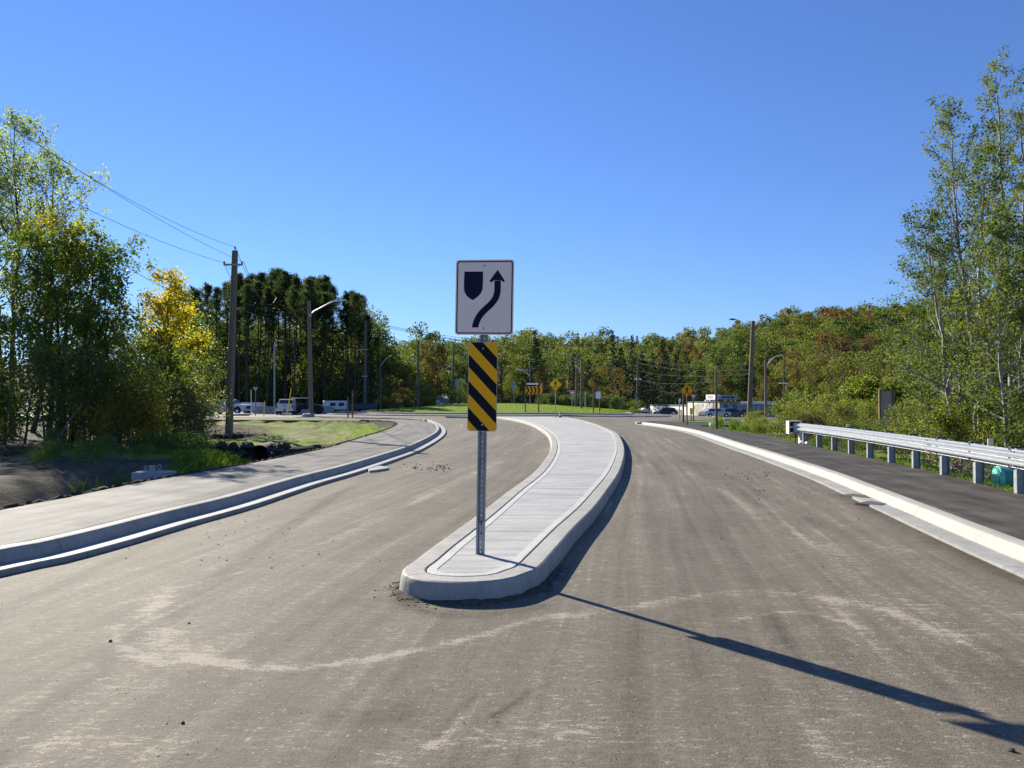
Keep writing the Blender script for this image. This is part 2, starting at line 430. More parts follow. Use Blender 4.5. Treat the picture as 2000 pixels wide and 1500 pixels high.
class MB:
    def __init__(self):
        self.v, self.f, self.m, self.n = [], [], [], 0
        self.mi = 0
    def add(self, vs, fs):
        o = self.n
        self.v.extend([tuple(x) for x in vs]); self.n += len(vs)
        self.f.extend([tuple(i + o for i in f) for f in fs])
        self.m.extend([self.mi] * len(fs))
        return self
    def box(self, c, s, rz=0.0, mat=None):
        hx, hy, hz = s[0] / 2, s[1] / 2, s[2] / 2
        vs = [(x, y, z) for x in (-hx, hx) for y in (-hy, hy) for z in (-hz, hz)]
        R = mat if mat is not None else Matrix.Rotation(rz, 3, 'Z')
        vs = [R @ Vector(p) + Vector(c) for p in vs]
        return self.add(vs, [(0, 1, 3, 2), (4, 6, 7, 5), (0, 4, 5, 1), (2, 3, 7, 6), (0, 2, 6, 4), (1, 5, 7, 3)])
    def rbox(self, c, s, r=0.02, rz=0.0):
        """box with chamfered vertical and top edges"""
        hx, hy, hz = s[0] / 2, s[1] / 2, s[2] / 2
        r = min(r, hx * .9, hy * .9, hz * .9)
        def ring(ax, ay, rr):
            return [(-ax + rr, -ay), (ax - rr, -ay), (ax, -ay + rr), (ax, ay - rr), (ax - rr, ay), (-ax + rr, ay), (-ax, ay - rr), (-ax, -ay + rr)]
        vs = []
        for z, k in ((-hz, r), (-hz + r, 0), (hz - r, 0), (hz, r)):
            vs += [(x, y, z) for x, y in ring(hx - k, hy - k, r)]
        R = Matrix.Rotation(rz, 3, 'Z')
        vs = [R @ Vector(p) + Vector(c) for p in vs]
        fs = [tuple(reversed(range(8))), tuple(range(24, 32))]
        for j in range(3):
            for i in range(8):
                a, b2 = j * 8 + i, j * 8 + (i + 1) % 8
                fs.append((a, b2, b2 + 8, a + 8))
        return self.add(vs, fs)
    def tube(self, pts, rad, n=8, cap=True):
        pts = [Vector(p) for p in pts]
        if not hasattr(rad, '__len__'): rad = [rad] * len(pts)
        vs = []
        up = None
        for i, p in enumerate(pts):
            d = (pts[min(i + 1, len(pts) - 1)] - pts[max(i - 1, 0)])
            if d.length < 1e-9: d = Vector((0, 0, 1))
            d.normalize()
            if up is None:
                up = Vector((0, 0, 1)) if abs(d.z) < 0.9 else Vector((1, 0, 0))
            a = up - d * up.dot(d)
            if a.length < 1e-6: a = Vector((1, 0, 0)) - d * d.x
            a.normalize(); up = a
            b = d.cross(a)
            for k in range(n):
                t = 2 * math.pi * k / n
                vs.append(p + (a * math.cos(t) + b * math.sin(t)) * rad[i])
        fs = []
        for i in range(len(pts) - 1):
            for k in range(n):
                k2 = (k + 1) % n
                fs.append((i * n + k, i * n + k2, (i + 1) * n + k2, (i + 1) * n + k))
        if cap:
            fs.append(tuple(reversed(range(n))))
            fs.append(tuple(range((len(pts) - 1) * n, len(pts) * n)))
        return self.add(vs, fs)
    def prism(self, poly, t, M4=None, center=True):
        """extrude polygon (x, z) by thickness t along +y"""
        n = len(poly)
        vs = [Vector((x, 0, z)) for x, z in poly] + [Vector((x, t, z)) for x, z in poly]
        if M4 is not None: vs = [M4 @ p for p in vs]
        area = sum(poly[i][0] * poly[(i + 1) % n][1] - poly[(i + 1) % n][0] * poly[i][1] for i in range(n))
        fs = [tuple(range(n)), tuple(reversed(range(n, 2 * n)))]
        for i in range(n):
            j = (i + 1) % n
            fs.append((j, i, i + n, j + n))
        if area < 0: fs = [tuple(reversed(f)) for f in fs]
        return self.add(vs, fs)
    def lathe(self, prof, n=16, c=(0, 0, 0)):
        vs, fs = [], []
        for r, z in prof:
            for k in range(n):
                t = 2 * math.pi * k / n
                vs.append((c[0] + r * math.cos(t), c[1] + r * math.sin(t), c[2] + z))
        for i in range(len(prof) - 1):
            for k in range(n):
                k2 = (k + 1) % n
                fs.append((i * n + k, i * n + k2, (i + 1) * n + k2, (i + 1) * n + k))
        fs.append(tuple(reversed(range(n)))); fs.append(tuple(range((len(prof) - 1) * n, len(prof) * n)))
        return self.add(vs, fs)
    def build(self, name, mats, parent=None, smooth=False, loc=None, bevel=0, ang=40):
        me = bpy.data.meshes.new(name)
        me.from_pydata(self.v, [], self.f)
        if any(self.m): me.polygons.foreach_set('material_index', self.m)
        if smooth:
            me.polygons.foreach_set('use_smooth', [True] * len(me.polygons))
            try: me.set_sharp_from_angle(angle=math.radians(ang))
            except Exception: pass
        me.update()
        o = link_mesh(name, me, mats, parent, loc)
        if bevel:
            md = o.modifiers.new("bevel", 'BEVEL'); md.width = bevel; md.segments = 2; md.limit_method = 'ANGLE'
        return o

def mesh_np(name, V, F, tint=None, smooth=False, matidx=None):
    """V (n,3), F (m,k) arrays"""
    me = bpy.data.meshes.new(name)
    F = np.asarray(F, dtype=np.int32)
    m, k = F.shape
    me.vertices.add(len(V)); me.vertices.foreach_set('co', np.asarray(V, dtype=np.float32).ravel())
    me.loops.add(m * k); me.loops.foreach_set('vertex_index', F.ravel())
    me.polygons.add(m)
    me.polygons.foreach_set('loop_start', np.arange(0, m * k, k, dtype=np.int32))
    me.polygons.foreach_set('loop_total', np.full(m, k, dtype=np.int32))
    me.polygons.foreach_set('use_smooth', np.full(m, bool(smooth)))
    if matidx is not None: me.polygons.foreach_set('material_index', np.asarray(matidx, dtype=np.int32))
    if smooth: me.polygons.foreach_set('use_smooth', np.ones(m, dtype=bool))
    if tint is not None:
        a = me.attributes.new("tint", 'FLOAT', 'FACE')
        a.data.foreach_set('value', np.asarray(tint, dtype=np.float32))
    me.update(calc_edges=True)
    me.validate()
    return me

def vattr(me, name, vals):
    a = me.attributes.new(name, 'FLOAT', 'POINT')
    a.data.foreach_set('value', np.asarray(vals, dtype=np.float32))

def copy_tree(o, parent=None):
    c = o.copy(); COL.objects.link(c)
    if parent is not None: c.parent = parent
    for ch in list(o.children): copy_tree(ch, c)
    return c

def smooth01(x):
    x = np.clip(x, 0, 1)
    return x * x * (3 - 2 * x)

def catmull(P, step=0.25):
    P = np.array(P, dtype=float)
    out = []
    Q = np.vstack([2 * P[0] - P[1], P, 2 * P[-1] - P[-2]])
    for i in range(1, len(Q) - 2):
        p0, p1, p2, p3 = Q[i - 1], Q[i], Q[i + 1], Q[i + 2]
        n = max(2, int(np.linalg.norm(p2 - p1) / step))
        for k in range(n):
            t = k / n
            out.append(0.5 * ((2 * p1) + (-p0 + p2) * t + (2 * p0 - 5 * p1 + 4 * p2 - p3) * t * t + (-p0 + 3 * p1 - 3 * p2 + p3) * t ** 3))
    out.append(P[-1])
    return np.array(out)

def offset(P, d):
    """offset polyline to the left by d"""
    T = np.gradient(P, axis=0)
    T /= np.linalg.norm(T, axis=1)[:, None] + 1e-12
    N = np.stack([-T[:, 1], T[:, 0]], 1)
    return P + N * (d if np.ndim(d) == 0 else np.asarray(d)[:, None])

# value noise for numpy fields
_perm = rng.random((256, 256))
def vnoise(x, y, s):
    x = np.asarray(x) * s + 1000.3; y = np.asarray(y) * s + 1000.7
    xi, yi = np.floor(x).astype(int), np.floor(y).astype(int)
    fx, fy = x - xi, y - yi
    fx = fx * fx * (3 - 2 * fx); fy = fy * fy * (3 - 2 * fy)
    g = lambda a, b: _perm[a % 256, b % 256]
    return (g(xi, yi) * (1 - fx) + g(xi + 1, yi) * fx) * (1 - fy) + (g(xi, yi + 1) * (1 - fx) + g(xi + 1, yi + 1) * fx) * fy
# ------------------------------------------------------------------ plan of the place, measured from the photograph
Ylip = lambda pts, z=0.0: [gp(px, py, z) for px, py in pts]
LIP_L = catmull([(-5.9, 2.0), (-5.45, 5.0)] + Ylip([(0, 1126), (125, 1099), (250, 1065), (375, 1027), (500, 991), (620, 950), (700, 926), (775, 900), (825, 880), (862, 857), (871, 845), (867, 836), (855, 827)]) + [(-6.8, 62.5), (-9.5, 66.0), (-14, 68.4), (-22, 70.6), (-34, 73), (-60, 77)])
LIP_R = catmull([(4.0, 1.5), (4.55, 4.8), gp(2000, 1124, .03), gp(1900, 1080, .03), gp(1800, 1034, .03), gp(1720, 996, .03), gp(1642, 960, .03), gp(1575, 930, .03), gp(1475, 892, .03), gp(1412, 870, .03), (9.15, 40), (9.3, 48), (8.9, 55)])
LIP_R2 = catmull([(8.9, 55), (9.3, 57), (11.5, 59), (16, 62), (25, 65.5), (40, 70), (70, 75)])
OUT_L = catmull([(-7.2, 0), (-7.2, 6)] + Ylip([(0, 1000), (130, 975), (265, 947), (400, 923), (490, 907), (560, 893), (640, 876), (700, 858), (750, 842), (773, 832)], .17) + [(-7.7, 51.5), (-8.9, 56.2), (-11.3, 59.4), (-15.5, 62), (-26, 64.5), (-47, 68), (-70, 71)])
OUT_R = catmull([(7.2, 2.0), (7.75, 7.0), gp(1984, 962, .17), gp(1841, 926, .17), gp(1699, 894, .17), gp(1607, 875, .17), gp(1550, 862, .17), gp(1475, 847, .17), gp(1395, 837, .17), (11.35, 46), (12.3, 48.2), (16, 49), (26, 49.6), (45, 50)])

def fx(P):
    """polyline -> X as a function of Y (monotone in Y)"""
    Y, X = P[:, 1], P[:, 0]
    o = np.argsort(Y)
    return lambda y: np.interp(y, Y[o], X[o])
lipL, outL, outR = fx(LIP_L), fx(OUT_L), fx(OUT_R)
lipR = fx(np.vstack([LIP_R, LIP_R2[1:]]))

MED_PTS = [(-6.5, 75.2), (-3.2, 73.0), (-1.3, 70)] + [(x - .04, y) for x, y in Ylip([(1000, 818), (1020, 822), (1040, 828), (1056, 836), (1070, 846), (1077, 860), (1076, 878), (1064, 900), (1040, 926), (1000, 954), (948, 995), (930, 1008), (892, 1036), (844, 1068), (810, 1095)], .17)] + [(-1.03, 7.12), (-.98, 6.86), (-.78, 6.64), (-.42, 6.56), (-.07, 6.66), (.15, 6.93), (.34, 7.42)] + Ylip([(1130, 1050), (1160, 1020), (1190, 974), (1212, 936), (1221, 900), (1220, 880), (1214, 864), (1206, 853)]) + [(5.3, 42), (5.55, 50), (5.6, 57), (5.45, 64), (5.1, 69.5)]
MED = catmull(MED_PTS, 0.12)
_n0 = int(np.argmin(MED[:, 1]))
_c = np.concatenate([[0], np.cumsum(np.linalg.norm(np.diff(MED, axis=0), axis=1))])
_w = np.clip((np.abs(_c - _c[_n0]) - 1.2) / 2.5, 0, 1)[:, None]
_k = np.exp(-np.linspace(-2, 2, 33) ** 2 / 1.2); _k /= _k.sum()
_pad = np.pad(MED, ((16, 16), (0, 0)), mode='reflect', reflect_type='odd')
_sm = np.stack([np.convolve(_pad[:, i], _k, mode='valid') for i in range(2)], 1)
MED = MED * (1 - _w) + _sm * _w

# ------------------------------------------------------------------ terrain heights
HILL_PX = np.array([-1500, 300, 700, 860, 1000, 1200, 1350, 1500, 1640, 1740, 1900, 2300, 4000])
HILL_Z = np.array([20, 18, 9, 12, 20, 22, 22, 29, 35, 38, 40, 44, 40.0])

def ground_z(x, y):
    x = np.asarray(x, float); y = np.asarray(y, float)
    z = np.full(np.broadcast(x, y).shape, -0.06)
    s = smooth01
    n = (vnoise(x, y, 0.9) - .5) * 0.14 + (vnoise(x, y, 2.3) - .5) * 0.11
    d = outL(y) - x
    A1 = .12 - .78 * s(d / 1.1) + .74 * s((d - 1.35) / 2.3)
    A2 = .12 - .85 * s(d / 1.5) + .85 * s((d - 4.6) / 3.5)
    wa = s((y - 23.5) / 3.5)
    A = A1 * (1 - wa) + A2 * wa
    rill = np.sin((x * .8 + y * .45) * 3.1 + 4 * vnoise(x, y, .35)) * .09 * s((d - 1.5) / 2) * s((y - 40) / 4)
    B = .13 - .30 * s(d / 2.5) - .50 * s((y - 36) / 6) * s(d / 5) * (1 - s((y - 44) / 19)) + rill
    w = s((y - 30.2) / .5)
    L = A * (1 - w) + B * w
    L = L * (1 - s((d - 14) / 10)) + (.0) * s((d - 14) / 10)
    left = (d > 0) & (y < 72)
    z = np.where(left, L + n * s(d / 0.8) * np.where((y > 30) & (y < 62), 1.3, 1.0), z)
    e = x - outR(y)
    R = .10 - .40 * s(e / 2.2) + .25 * s((e - 5) / 6)
    right = (e > 0) & (y < 50)
    z = np.where(right, R + n * s(e / 0.6), z)
    isl = (y >= 48) & (y < 78) & (x > lipR(y) + .5)
    z = np.where(isl & ~right, .10 + n * .4, z)
    # grass verge beyond the far left path branch
    verge = (d <= 0) & (x < lipL(y)) & (y > 60)
    z = np.where(verge, .02, z)
    # the land falls away beyond the far right road
    fall = s((y - 77) / 48) * s((x - 14) / 16) * 2.6 + .024 * np.maximum(0, x - 5) * s((y - 78) / 6) * (1 - s((y - 130) / 30)) * (x < 40)
    z = z - fall
    px = 1000 + x / np.maximum(y, 1) * FPX
    hz = np.interp(px, HILL_PX, HILL_Z)
    up = s((y - 205) / 210)
    z = z + up * (hz + 1.5) * np.where(y > 0, 1, 0) + (vnoise(x, y, .02) - .5) * 8 * s((y - 230) / 80)
    back = s((-y - 20) / 100)
    return z + back * 2

def lines(spec):
    out = []
    for a, b, st in spec: out.append(np.arange(a, b, st))
    return np.concatenate(out)
gx = lines([(-900, -100, 60), (-100, -34, 5.5), (-34, -16, 1.0), (-16, -5.4, .24), (-5.4, 7.0, 1.2), (7.0, 16.5, .35), (16.5, 40, 1.5), (40, 130, 6), (130, 1000, 60)])
gy = lines([(-500, -20, 60), (-20, 4, 4), (4, 40, .26), (40, 72, .6), (72, 100, 3), (100, 460, 8), (460, 2400, 160)])
GX, GY = np.meshgrid(gx, gy)
GZ = ground_z(GX, GY)
nx, ny = len(gx), len(gy)
idx = np.arange(nx * ny).reshape(ny, nx)
F = np.stack([idx[:-1, :-1], idx[:-1, 1:], idx[1:, 1:], idx[1:, :-1]], -1).reshape(-1, 4)
me = mesh_np("ground", np.stack([GX, GY, GZ], -1).reshape(-1, 3), F, smooth=True)
dL = outL(GY) - GX
green = np.full(GX.shape, .55)
bowl = (dL > 0) & (GY > 30.5) & (GY < 66)
fresh = smooth01((GY - 36) / 8)
green = np.where(bowl, .48 + .6 * np.exp(-(dL - .9) ** 2 / 3.5) * fresh + .25 * np.exp(-(GY - 35) ** 2 / 14.) * (vnoise(GX, GY, .5) + .3) + .25 * (vnoise(GX, GY, .8) - .5), green)
rows = np.sin(GX * 1.9 + GY * 1.2 + 3 * vnoise(GX, GY, .4))
green = np.where(bowl, green - .10 * rows, green)
near = (dL > 0) & (GY <= 30.5)
green = np.where(near, -.3 + 1.0 * smooth01((GY - 18.5) / 5), green)
green = np.where((dL > 9) & (GY < 60), .3, green)
green = np.where((GX > outR(GY)) & (GY < 50), .62 - .5 * smooth01((GY - 27) / 6), green)
green = np.where((GY >= 49) & (GX > 10) & (GY < 80), .75, green)
green = np.where((dL <= 0) & (GX < lipL(GY)) & (GY > 58), .55, green)
green = np.where(GY > 110, .3, green)
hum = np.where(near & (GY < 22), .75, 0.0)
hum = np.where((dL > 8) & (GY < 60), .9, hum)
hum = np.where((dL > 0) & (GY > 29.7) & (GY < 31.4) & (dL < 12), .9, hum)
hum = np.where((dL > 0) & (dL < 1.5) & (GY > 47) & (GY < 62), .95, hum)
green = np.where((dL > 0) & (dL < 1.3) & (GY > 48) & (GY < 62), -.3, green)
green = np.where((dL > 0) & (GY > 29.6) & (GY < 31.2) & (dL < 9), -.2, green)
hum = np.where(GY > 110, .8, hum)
vattr(me, "green", green.ravel()); vattr(me, "humus", hum.ravel())
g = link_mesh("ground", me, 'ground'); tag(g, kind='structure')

# ------------------------------------------------------------------ road surface as a loft between the kerbs
def sheet(name, ys, xl, xr, nu, z, mat, skirt=0.0, parent=None, field=None):
    ys = np.asarray(ys); XL, XR = xl(ys), xr(ys)
    u = np.linspace(0, 1, nu)
    X = XL[:, None] * (1 - u) + XR[:, None] * u
    Yv = np.repeat(ys[:, None], nu, 1)
    Z = np.full(X.shape, z)
    V = np.stack([X, Yv, Z], -1).reshape(-1, 3)
    n, k = X.shape
    I = np.arange(n * k).reshape(n, k)
    F = np.stack([I[:-1, :-1], I[:-1, 1:], I[1:, 1:], I[1:, :-1]], -1).reshape(-1, 4)
    if skirt:
        ring = np.concatenate([I[0, :], I[1:, -1], I[-1, -2::-1], I[-2:0:-1, 0]])
        low = V[ring].copy(); low[:, 2] -= skirt
        J = np.arange(len(ring)) + len(V)
        V = np.vstack([V, low])
        r2, j2 = np.roll(ring, -1), np.roll(J, -1)
        F = np.vstack([F, np.stack([r2, ring, J, j2], -1)])
    me = mesh_np(name, V, F)
    uvl = me.uv_layers.new(name="UVMap")
    li = np.zeros(len(me.loops), dtype=np.int32); me.loops.foreach_get('vertex_index', li)
    U = V[:, 0] - np.interp(V[:, 1], ys, XR)
    uv = np.stack([U, V[:, 1]], -1)[li]
    uvl.data.foreach_set('uv', uv.astype(np.float32).ravel())
    o = link_mesh(name, me, mat, parent)
    return o, me, V

ys_road = np.concatenate([np.array([-8, -4, -1, 1., 2.0]), np.arange(2.5, 9.5, .045), np.arange(9.5, 20, .12), np.arange(20, 78, .5)])
road, me, V = sheet("road", ys_road, lambda y: lipL(y) - .02, lambda y: lipR(y) + .02, 230, 0.0, 'road')
tag(road, kind='structure')

def seg_dist(P, poly):
    best = np.full(len(P), 1e9)
    for a, b in zip(poly[:-1], poly[1:]):
        ab = b - a; L = ab @ ab + 1e-12
        t = np.clip(((P - a) @ ab) / L, 0, 1)
        q = a + t[:, None] * ab
        best = np.minimum(best, ((P - q) ** 2).sum(1))
    return np.sqrt(best)
P2 = V[:, :2]
nearv = P2[:, 1] < 22
PN = P2[nearv]
dust = np.zeros(len(P2)); dark = np.zeros(len(P2))
dn = np.zeros(len(PN)); kn = np.zeros(len(PN))
def band(pix, w, amp, arr, wn=1.0):
    poly = catmull([gp(a, b) for a, b in pix], .15)
    d = seg_dist(PN, poly)
    ww = w * (0.6 + .9 * vnoise(PN[:, 0], PN[:, 1], 2.5 * wn))
    arr += amp * np.exp(-(d / ww) ** 2) * (.45 + .9 * vnoise(PN[:, 0], PN[:, 1], 1.3))
band([(222, 1225), (240, 1268), (300, 1290), (330, 1298)], .05, .8, dn)
band([(380, 1285), (460, 1300), (560, 1305), (650, 1298), (760, 1280), (850, 1262), (930, 1243), (1020, 1215), (1100, 1200)], .055, 1.0, dn)
band([(1100, 1205), (1250, 1182), (1400, 1160), (1520, 1157), (1640, 1172), (1740, 1195), (1850, 1240), (1950, 1285)], .10, .55, dn)
band([(330, 1150), (290, 1190), (310, 1240), (380, 1285), (480, 1300)], .12, .45, dn)
band([(480, 1115), (350, 1150), (280, 1200)], .04, .4, dn)
band([(960, 1350), (900, 1400), (860, 1440), (800, 1490)], .03, .5, dn)
band([(0, 1440), (200, 1455), (420, 1450)], .10, .35, dn)
band([(700, 1500), (860, 1450), (1000, 1440), (1180, 1420)], .12, .35, dn)
band([(1640, 1390), (1600, 1440), (1640, 1480), (1760, 1500)], .07, .4, dn)
band([(1430, 1210), (1560, 1195), (1700, 1230)], .05, .4, dn)
for a, c in (((200, 1010), (700, 905)), ((640, 1060), (980, 900)), ((560, 1090), (860, 960))):
    band([a, c], .10, .3, dn)
band([(1180, 1000), (1260, 900), (1250, 860)], .2, .2, dn)
band([(1340, 920), (1500, 1010), (1700, 1120), (1900, 1250)], .12, .30, dn)
band([(1040, 1345), (1005, 1375), (960, 1400)], .02, .8, kn)
band([(930, 1360), (890, 1400), (850, 1440)], .025, .5, kn)
band([(780, 1165), (830, 1195), (950, 1200), (1050, 1185)], .10, .75, kn)
band([(620, 1390), (700, 1400), (780, 1385)], .14, .30, kn)
band([(1640, 966), (1740, 1010), (1880, 1080), (2000, 1140)], .14, .5, kn)
band([(1500, 1200), (1540, 1260)], .08, .35, kn)
band([(1320, 880), (1480, 960), (1600, 1030)], .10, .35, kn)
band([(1250, 870), (1320, 960), (1380, 1060)], .12, .25, kn)
dust[nearv] = np.clip(dn, 0, 1.3); dark[nearv] = np.clip(kn, 0, 1)
vattr(me, "dust", dust); vattr(me, "dark", dark)

# circulating road of the roundabout and the far road beyond it
c0 = (-2.0, 105.0)
far_ys = np.arange(76.5, 113, 2)
rd, me2, V2 = sheet("far_road", far_ys, lambda y: np.full(len(y), -120.), lambda y: np.full(len(y), -22.), 40, 0.006, 'road')
vattr(me2, "dust", np.full(len(V2), .3)); vattr(me2, "dark", np.zeros(len(V2)))
tag(rd, kind='structure')
tilt = lambda x: -.024 * np.maximum(0, x - 5)

def disc_mesh(name, r, z0, prof, mat, n=96, kind='structure'):
    """prof: list of (radius, z)"""
    V, F = [], []
    for rr, z in prof:
        t = np.linspace(0, 2 * np.pi, n, endpoint=False)
        V.append(np.stack([c0[0] + rr * np.cos(t), c0[1] + rr * np.sin(t), z + tilt(c0[0] + rr * np.cos(t))], -1))
    V = np.vstack(V)
    for j in range(len(prof) - 1):
        i = np.arange(n); k = (i + 1) % n
        F.append(np.stack([j * n + i, j * n + k, (j + 1) * n + k, (j + 1) * n + i], -1))
    me = mesh_np(name, V, np.vstack(F), smooth=False)
    o = link_mesh(name, me, mat); tag(o, kind=kind)
    return o, me
rb, me2 = disc_mesh("roundabout_road", 0, 0, [(29.8, .012), (26, .014), (23.15, .016), (18, .016)], 'road')
vattr(me2, "dust", np.full(len(me2.vertices), .3)); vattr(me2, "dark", np.zeros(len(me2.vertices)))
me2.uv_layers.new(name="UVMap")
disc_mesh("apron", 0, 0, [(23.2, 0.0), (23.2, .10), (23.0, .13), (18.2, .16), (17.9, .16)], 'apron')
disc_mesh("roundabout_kerb", 0, 0, [(18.4, .16), (18.37, .30), (18.1, .31), (18.05, .2)], 'curb')
isl, me = disc_mesh("roundabout_lawn", 0, 0, [(18.1, .24), (16.5, .42), (13, .68), (9, .98), (5, 1.18), (1.5, 1.25), (.01, 1.26)], 'ground')
isl.data.polygons.foreach_set('use_smooth', [True] * len(isl.data.polygons))
vattr(me, "green", np.full(len(me.vertices), 1.15)); vattr(me, "humus", np.zeros(len(me.vertices)))

# ------------------------------------------------------------------ kerbs cast in sections
def cum(P):
    return np.concatenate([[0], np.cumsum(np.linalg.norm(np.diff(P, axis=0), axis=1))])
def sweep(mb, P, prof, gap=0.006):
    """sweep open profile [(offset_left, z)...] along plan polyline P, closed with end caps"""
    T = np.gradient(P, axis=0); T /= np.linalg.norm(T, axis=1)[:, None] + 1e-12
    N = np.stack([-T[:, 1], T[:, 0]], 1)
    P = P.copy(); P[0] += T[0] * gap; P[-1] -= T[-1] * gap
    k = len(prof); vs = []
    for p, n in zip(P, N):
        for o, z in prof: vs.append((p[0] + n[0] * o, p[1] + n[1] * o, z))
    fs = []
    for i in range(len(P) - 1):
        for j in range(k - 1):
            fs.append((i * k + j, (i + 1) * k + j, (i + 1) * k + j + 1, i * k + j + 1))
    fs.append(tuple(range(k))); fs.append(tuple(reversed(range((len(P) - 1) * k, len(P) * k))))
    if prof[0][0] > prof[-1][0]: fs = [tuple(reversed(f)) for f in fs]
    mb.add(vs, fs)
def cut(P, joints):
    s = cum(P)
    out = []
    for a, b in zip(joints[:-1], joints[1:]):
        inside = (s > a + .03) & (s < b - .03)
        q = np.vstack([[np.interp(a, s, P[:, 0]), np.interp(a, s, P[:, 1])], P[inside], [np.interp(b, s, P[:, 0]), np.interp(b, s, P[:, 1])]])
        out.append(q)
    return out
def kerb(name, P, prof, step, mat, gap=.005, first=None, grow=1.0):
    root = bpy.data.objects.new(name, None); COL.objects.link(root); tag(root, kind='structure')
    L = cum(P)[-1]; J = [0.0]; st = step
    while J[-1] < L - st * 1.4:
        J.append(J[-1] + st); st *= grow
    J.append(L)
    for q in cut(P, J):
        mb = MB(); sweep(mb, q, prof, gap)
        mb.build("kerb_section", mat, root, smooth=True, ang=24)
    return root
near_only = lambda P, y: P[(P[:, 1] <= y)]
# left kerb and gutter: path sweeps away from the camera, outward is to the left
LG = LIP_L[(LIP_L[:, 1] > 1.9) & (LIP_L[:, 0] > -14)]
kerb("left_gutter", LG, [(0.005, -.08), (0, .055), (.012, .062), (.31, .052), (.31, -.08)], 3.2, 'gutter', grow=1.07)
kerb("left_kerb", offset(LG, .312), [(0, -.08), (.004, .06), (.045, .165), (.062, .188), (.095, .197), (.20, .197), (.215, .185), (.215, -.08)], 3.2, 'curb', grow=1.07)
RG = LIP_R[LIP_R[:, 1] > 1.4]
kerb("right_gutter", RG, [(-0.005, -.08), (0, .030), (-.02, .034), (-.30, .028), (-.30, -.08)], 3.1, 'gutter', grow=1.07)
kerb("right_kerb", offset(RG, -.302), [(0, -.08), (-.004, .035), (-.06, .135), (-.08, .16), (-.115, .172), (-.24, .172), (-.255, .16), (-.255, -.08)], 3.1, 'curb_bright', grow=1.07)
R2 = LIP_R2
kerb("far_right_kerb", R2, [(0.005, -.08), (0, .11), (-.03, .14), (-.30, .15), (-.30, -.08)], 9, 'curb_bright')
LF = LIP_L[(LIP_L[:, 0] <= -14)]
kerb("far_left_kerb", LF, [(0, -.08), (0, .10), (.03, .14), (.28, .14), (.28, -.08)], 9, 'curb_bright')
kerb("path_end_kerb", catmull([(9.35, 54.8), (9.9, 54.2), (12.5, 54.4), (14.5, 54.2)], .3), [(0, -.02), (0, .19), (-.14, .19), (-.14, -.02)], 4, 'curb_bright')

# median island
med_root = bpy.data.objects.new("median_island", None); COL.objects.link(med_root); tag(med_root, kind='structure')
s = cum(MED); L = s[-1]
ni = int(np.argmin(np.abs(MED[:, 1] - 6.60) + np.abs(MED[:, 0] + .45)))
sn = s[ni]
J = sorted([0.0] + [sn - .62 - 1.9 * (1.12 ** k) * k for k in range(0, 12) if sn - .62 - 1.9 * (1.12 ** k) * k > 2] + [sn + 1.0] + [sn + 1.0 + 1.75 * (1.12 ** k) * k for k in range(1, 12) if sn + 1.0 + 1.75 * (1.12 ** k) * k < L - 2] + [L])
prof = [(0.0, -.06), (.0, .02), (.012, .110), (.018, .140), (.028, .160), (.046, .170), (.225, .170), (.238, .160), (.238, -.06)]
for q in cut(MED, J):
    mb = MB(); sweep(mb, q, prof, .004)
    mb.build("kerb_section", 'curb', med_root, smooth=True, ang=24)
IN1 = offset(MED, .252); IN2 = offset(MED, .345)
def split_lr(P):
    i = int(np.argmin(P[:, 1])); return P[:i + 1][::-1], P[i:]
def mono(P):
    y = np.maximum.accumulate(P[:, 1] + np.arange(len(P)) * 1e-6)
    return P[:, 0], y
l1, r1 = split_lr(IN1); l2, r2 = split_lr(IN2)
X1l, Y1l = mono(l1); X1r, Y1r = mono(r1); X2l, Y2l = mono(l2); X2r, Y2r = mono(r2)
# trowelled border band between kerb and broomed slab, thin groove left open beside the kerb
mb = MB(); sweep(mb, MED, [(.252, .10), (.252, .166), (.258, .170), (.345, .1705), (.345, .10)], 0)
mb.build("trowelled_border", 'trowel', med_root)
mb = MB(); sweep(mb, MED, [(.225, .10), (.265, .10)], 0); mb.build("joint_filler", 'joint', med_root)
joints = [Y2l[0] + .004, 8.55, 16.2, 30, 50, min(Y2l[-1], Y2r[-1])]
for a, b in zip(joints[:-1], joints[1:]):
    a2, b2 = a + .0025, b - .0025
    dens = np.unique(np.concatenate([[a2, b2], np.linspace(a2, min(b2, a2 + .8), 26), np.linspace(a2, b2, 26)]))
    sheet("slab_panel", dens, lambda y: np.interp(y, Y2l, X2l) + .002, lambda y: np.interp(y, Y2r, X2r) - .002, 5, .166, 'slab', .05, med_root)
# far end of the median where the walkway crosses
mb2 = MB()
mb2.add([(np.interp(70.2, Y2l, X2l) , 69.4, .1655), (5.0, 69.4, .1655), (5.0, 69.9, .1655), (3.4, 73.5, .1655), (-5.9, 75.3, .1655), (-3.2, 72.9, .1655), (-1.0, 70.2, .1655)], [tuple(range(7))])
mb2.build("slab_panel", 'slab', med_root)
kerb("median_end_kerb", catmull([(5.1, 69.5), (4.9, 70.6), (3.4, 73.6), (-1, 75.2), (-6.5, 75.5)], .4), [(0, -.02), (0, .13), (.04, .168), (.25, .168), (.25, -.02)], 5, 'curb_bright')

# ------------------------------------------------------------------ paths
BACK_L = offset(LIP_L, .312 + .232)
bl = fx(BACK_L)
yy = np.concatenate([np.array([-6., -2., 1, 2]), np.arange(3, 30, .35), np.arange(30, 51, .8)])
p1, _, _ = sheet("left_path", yy, outL, bl, 12, .195, 'path', .3); tag(p1, kind='structure')
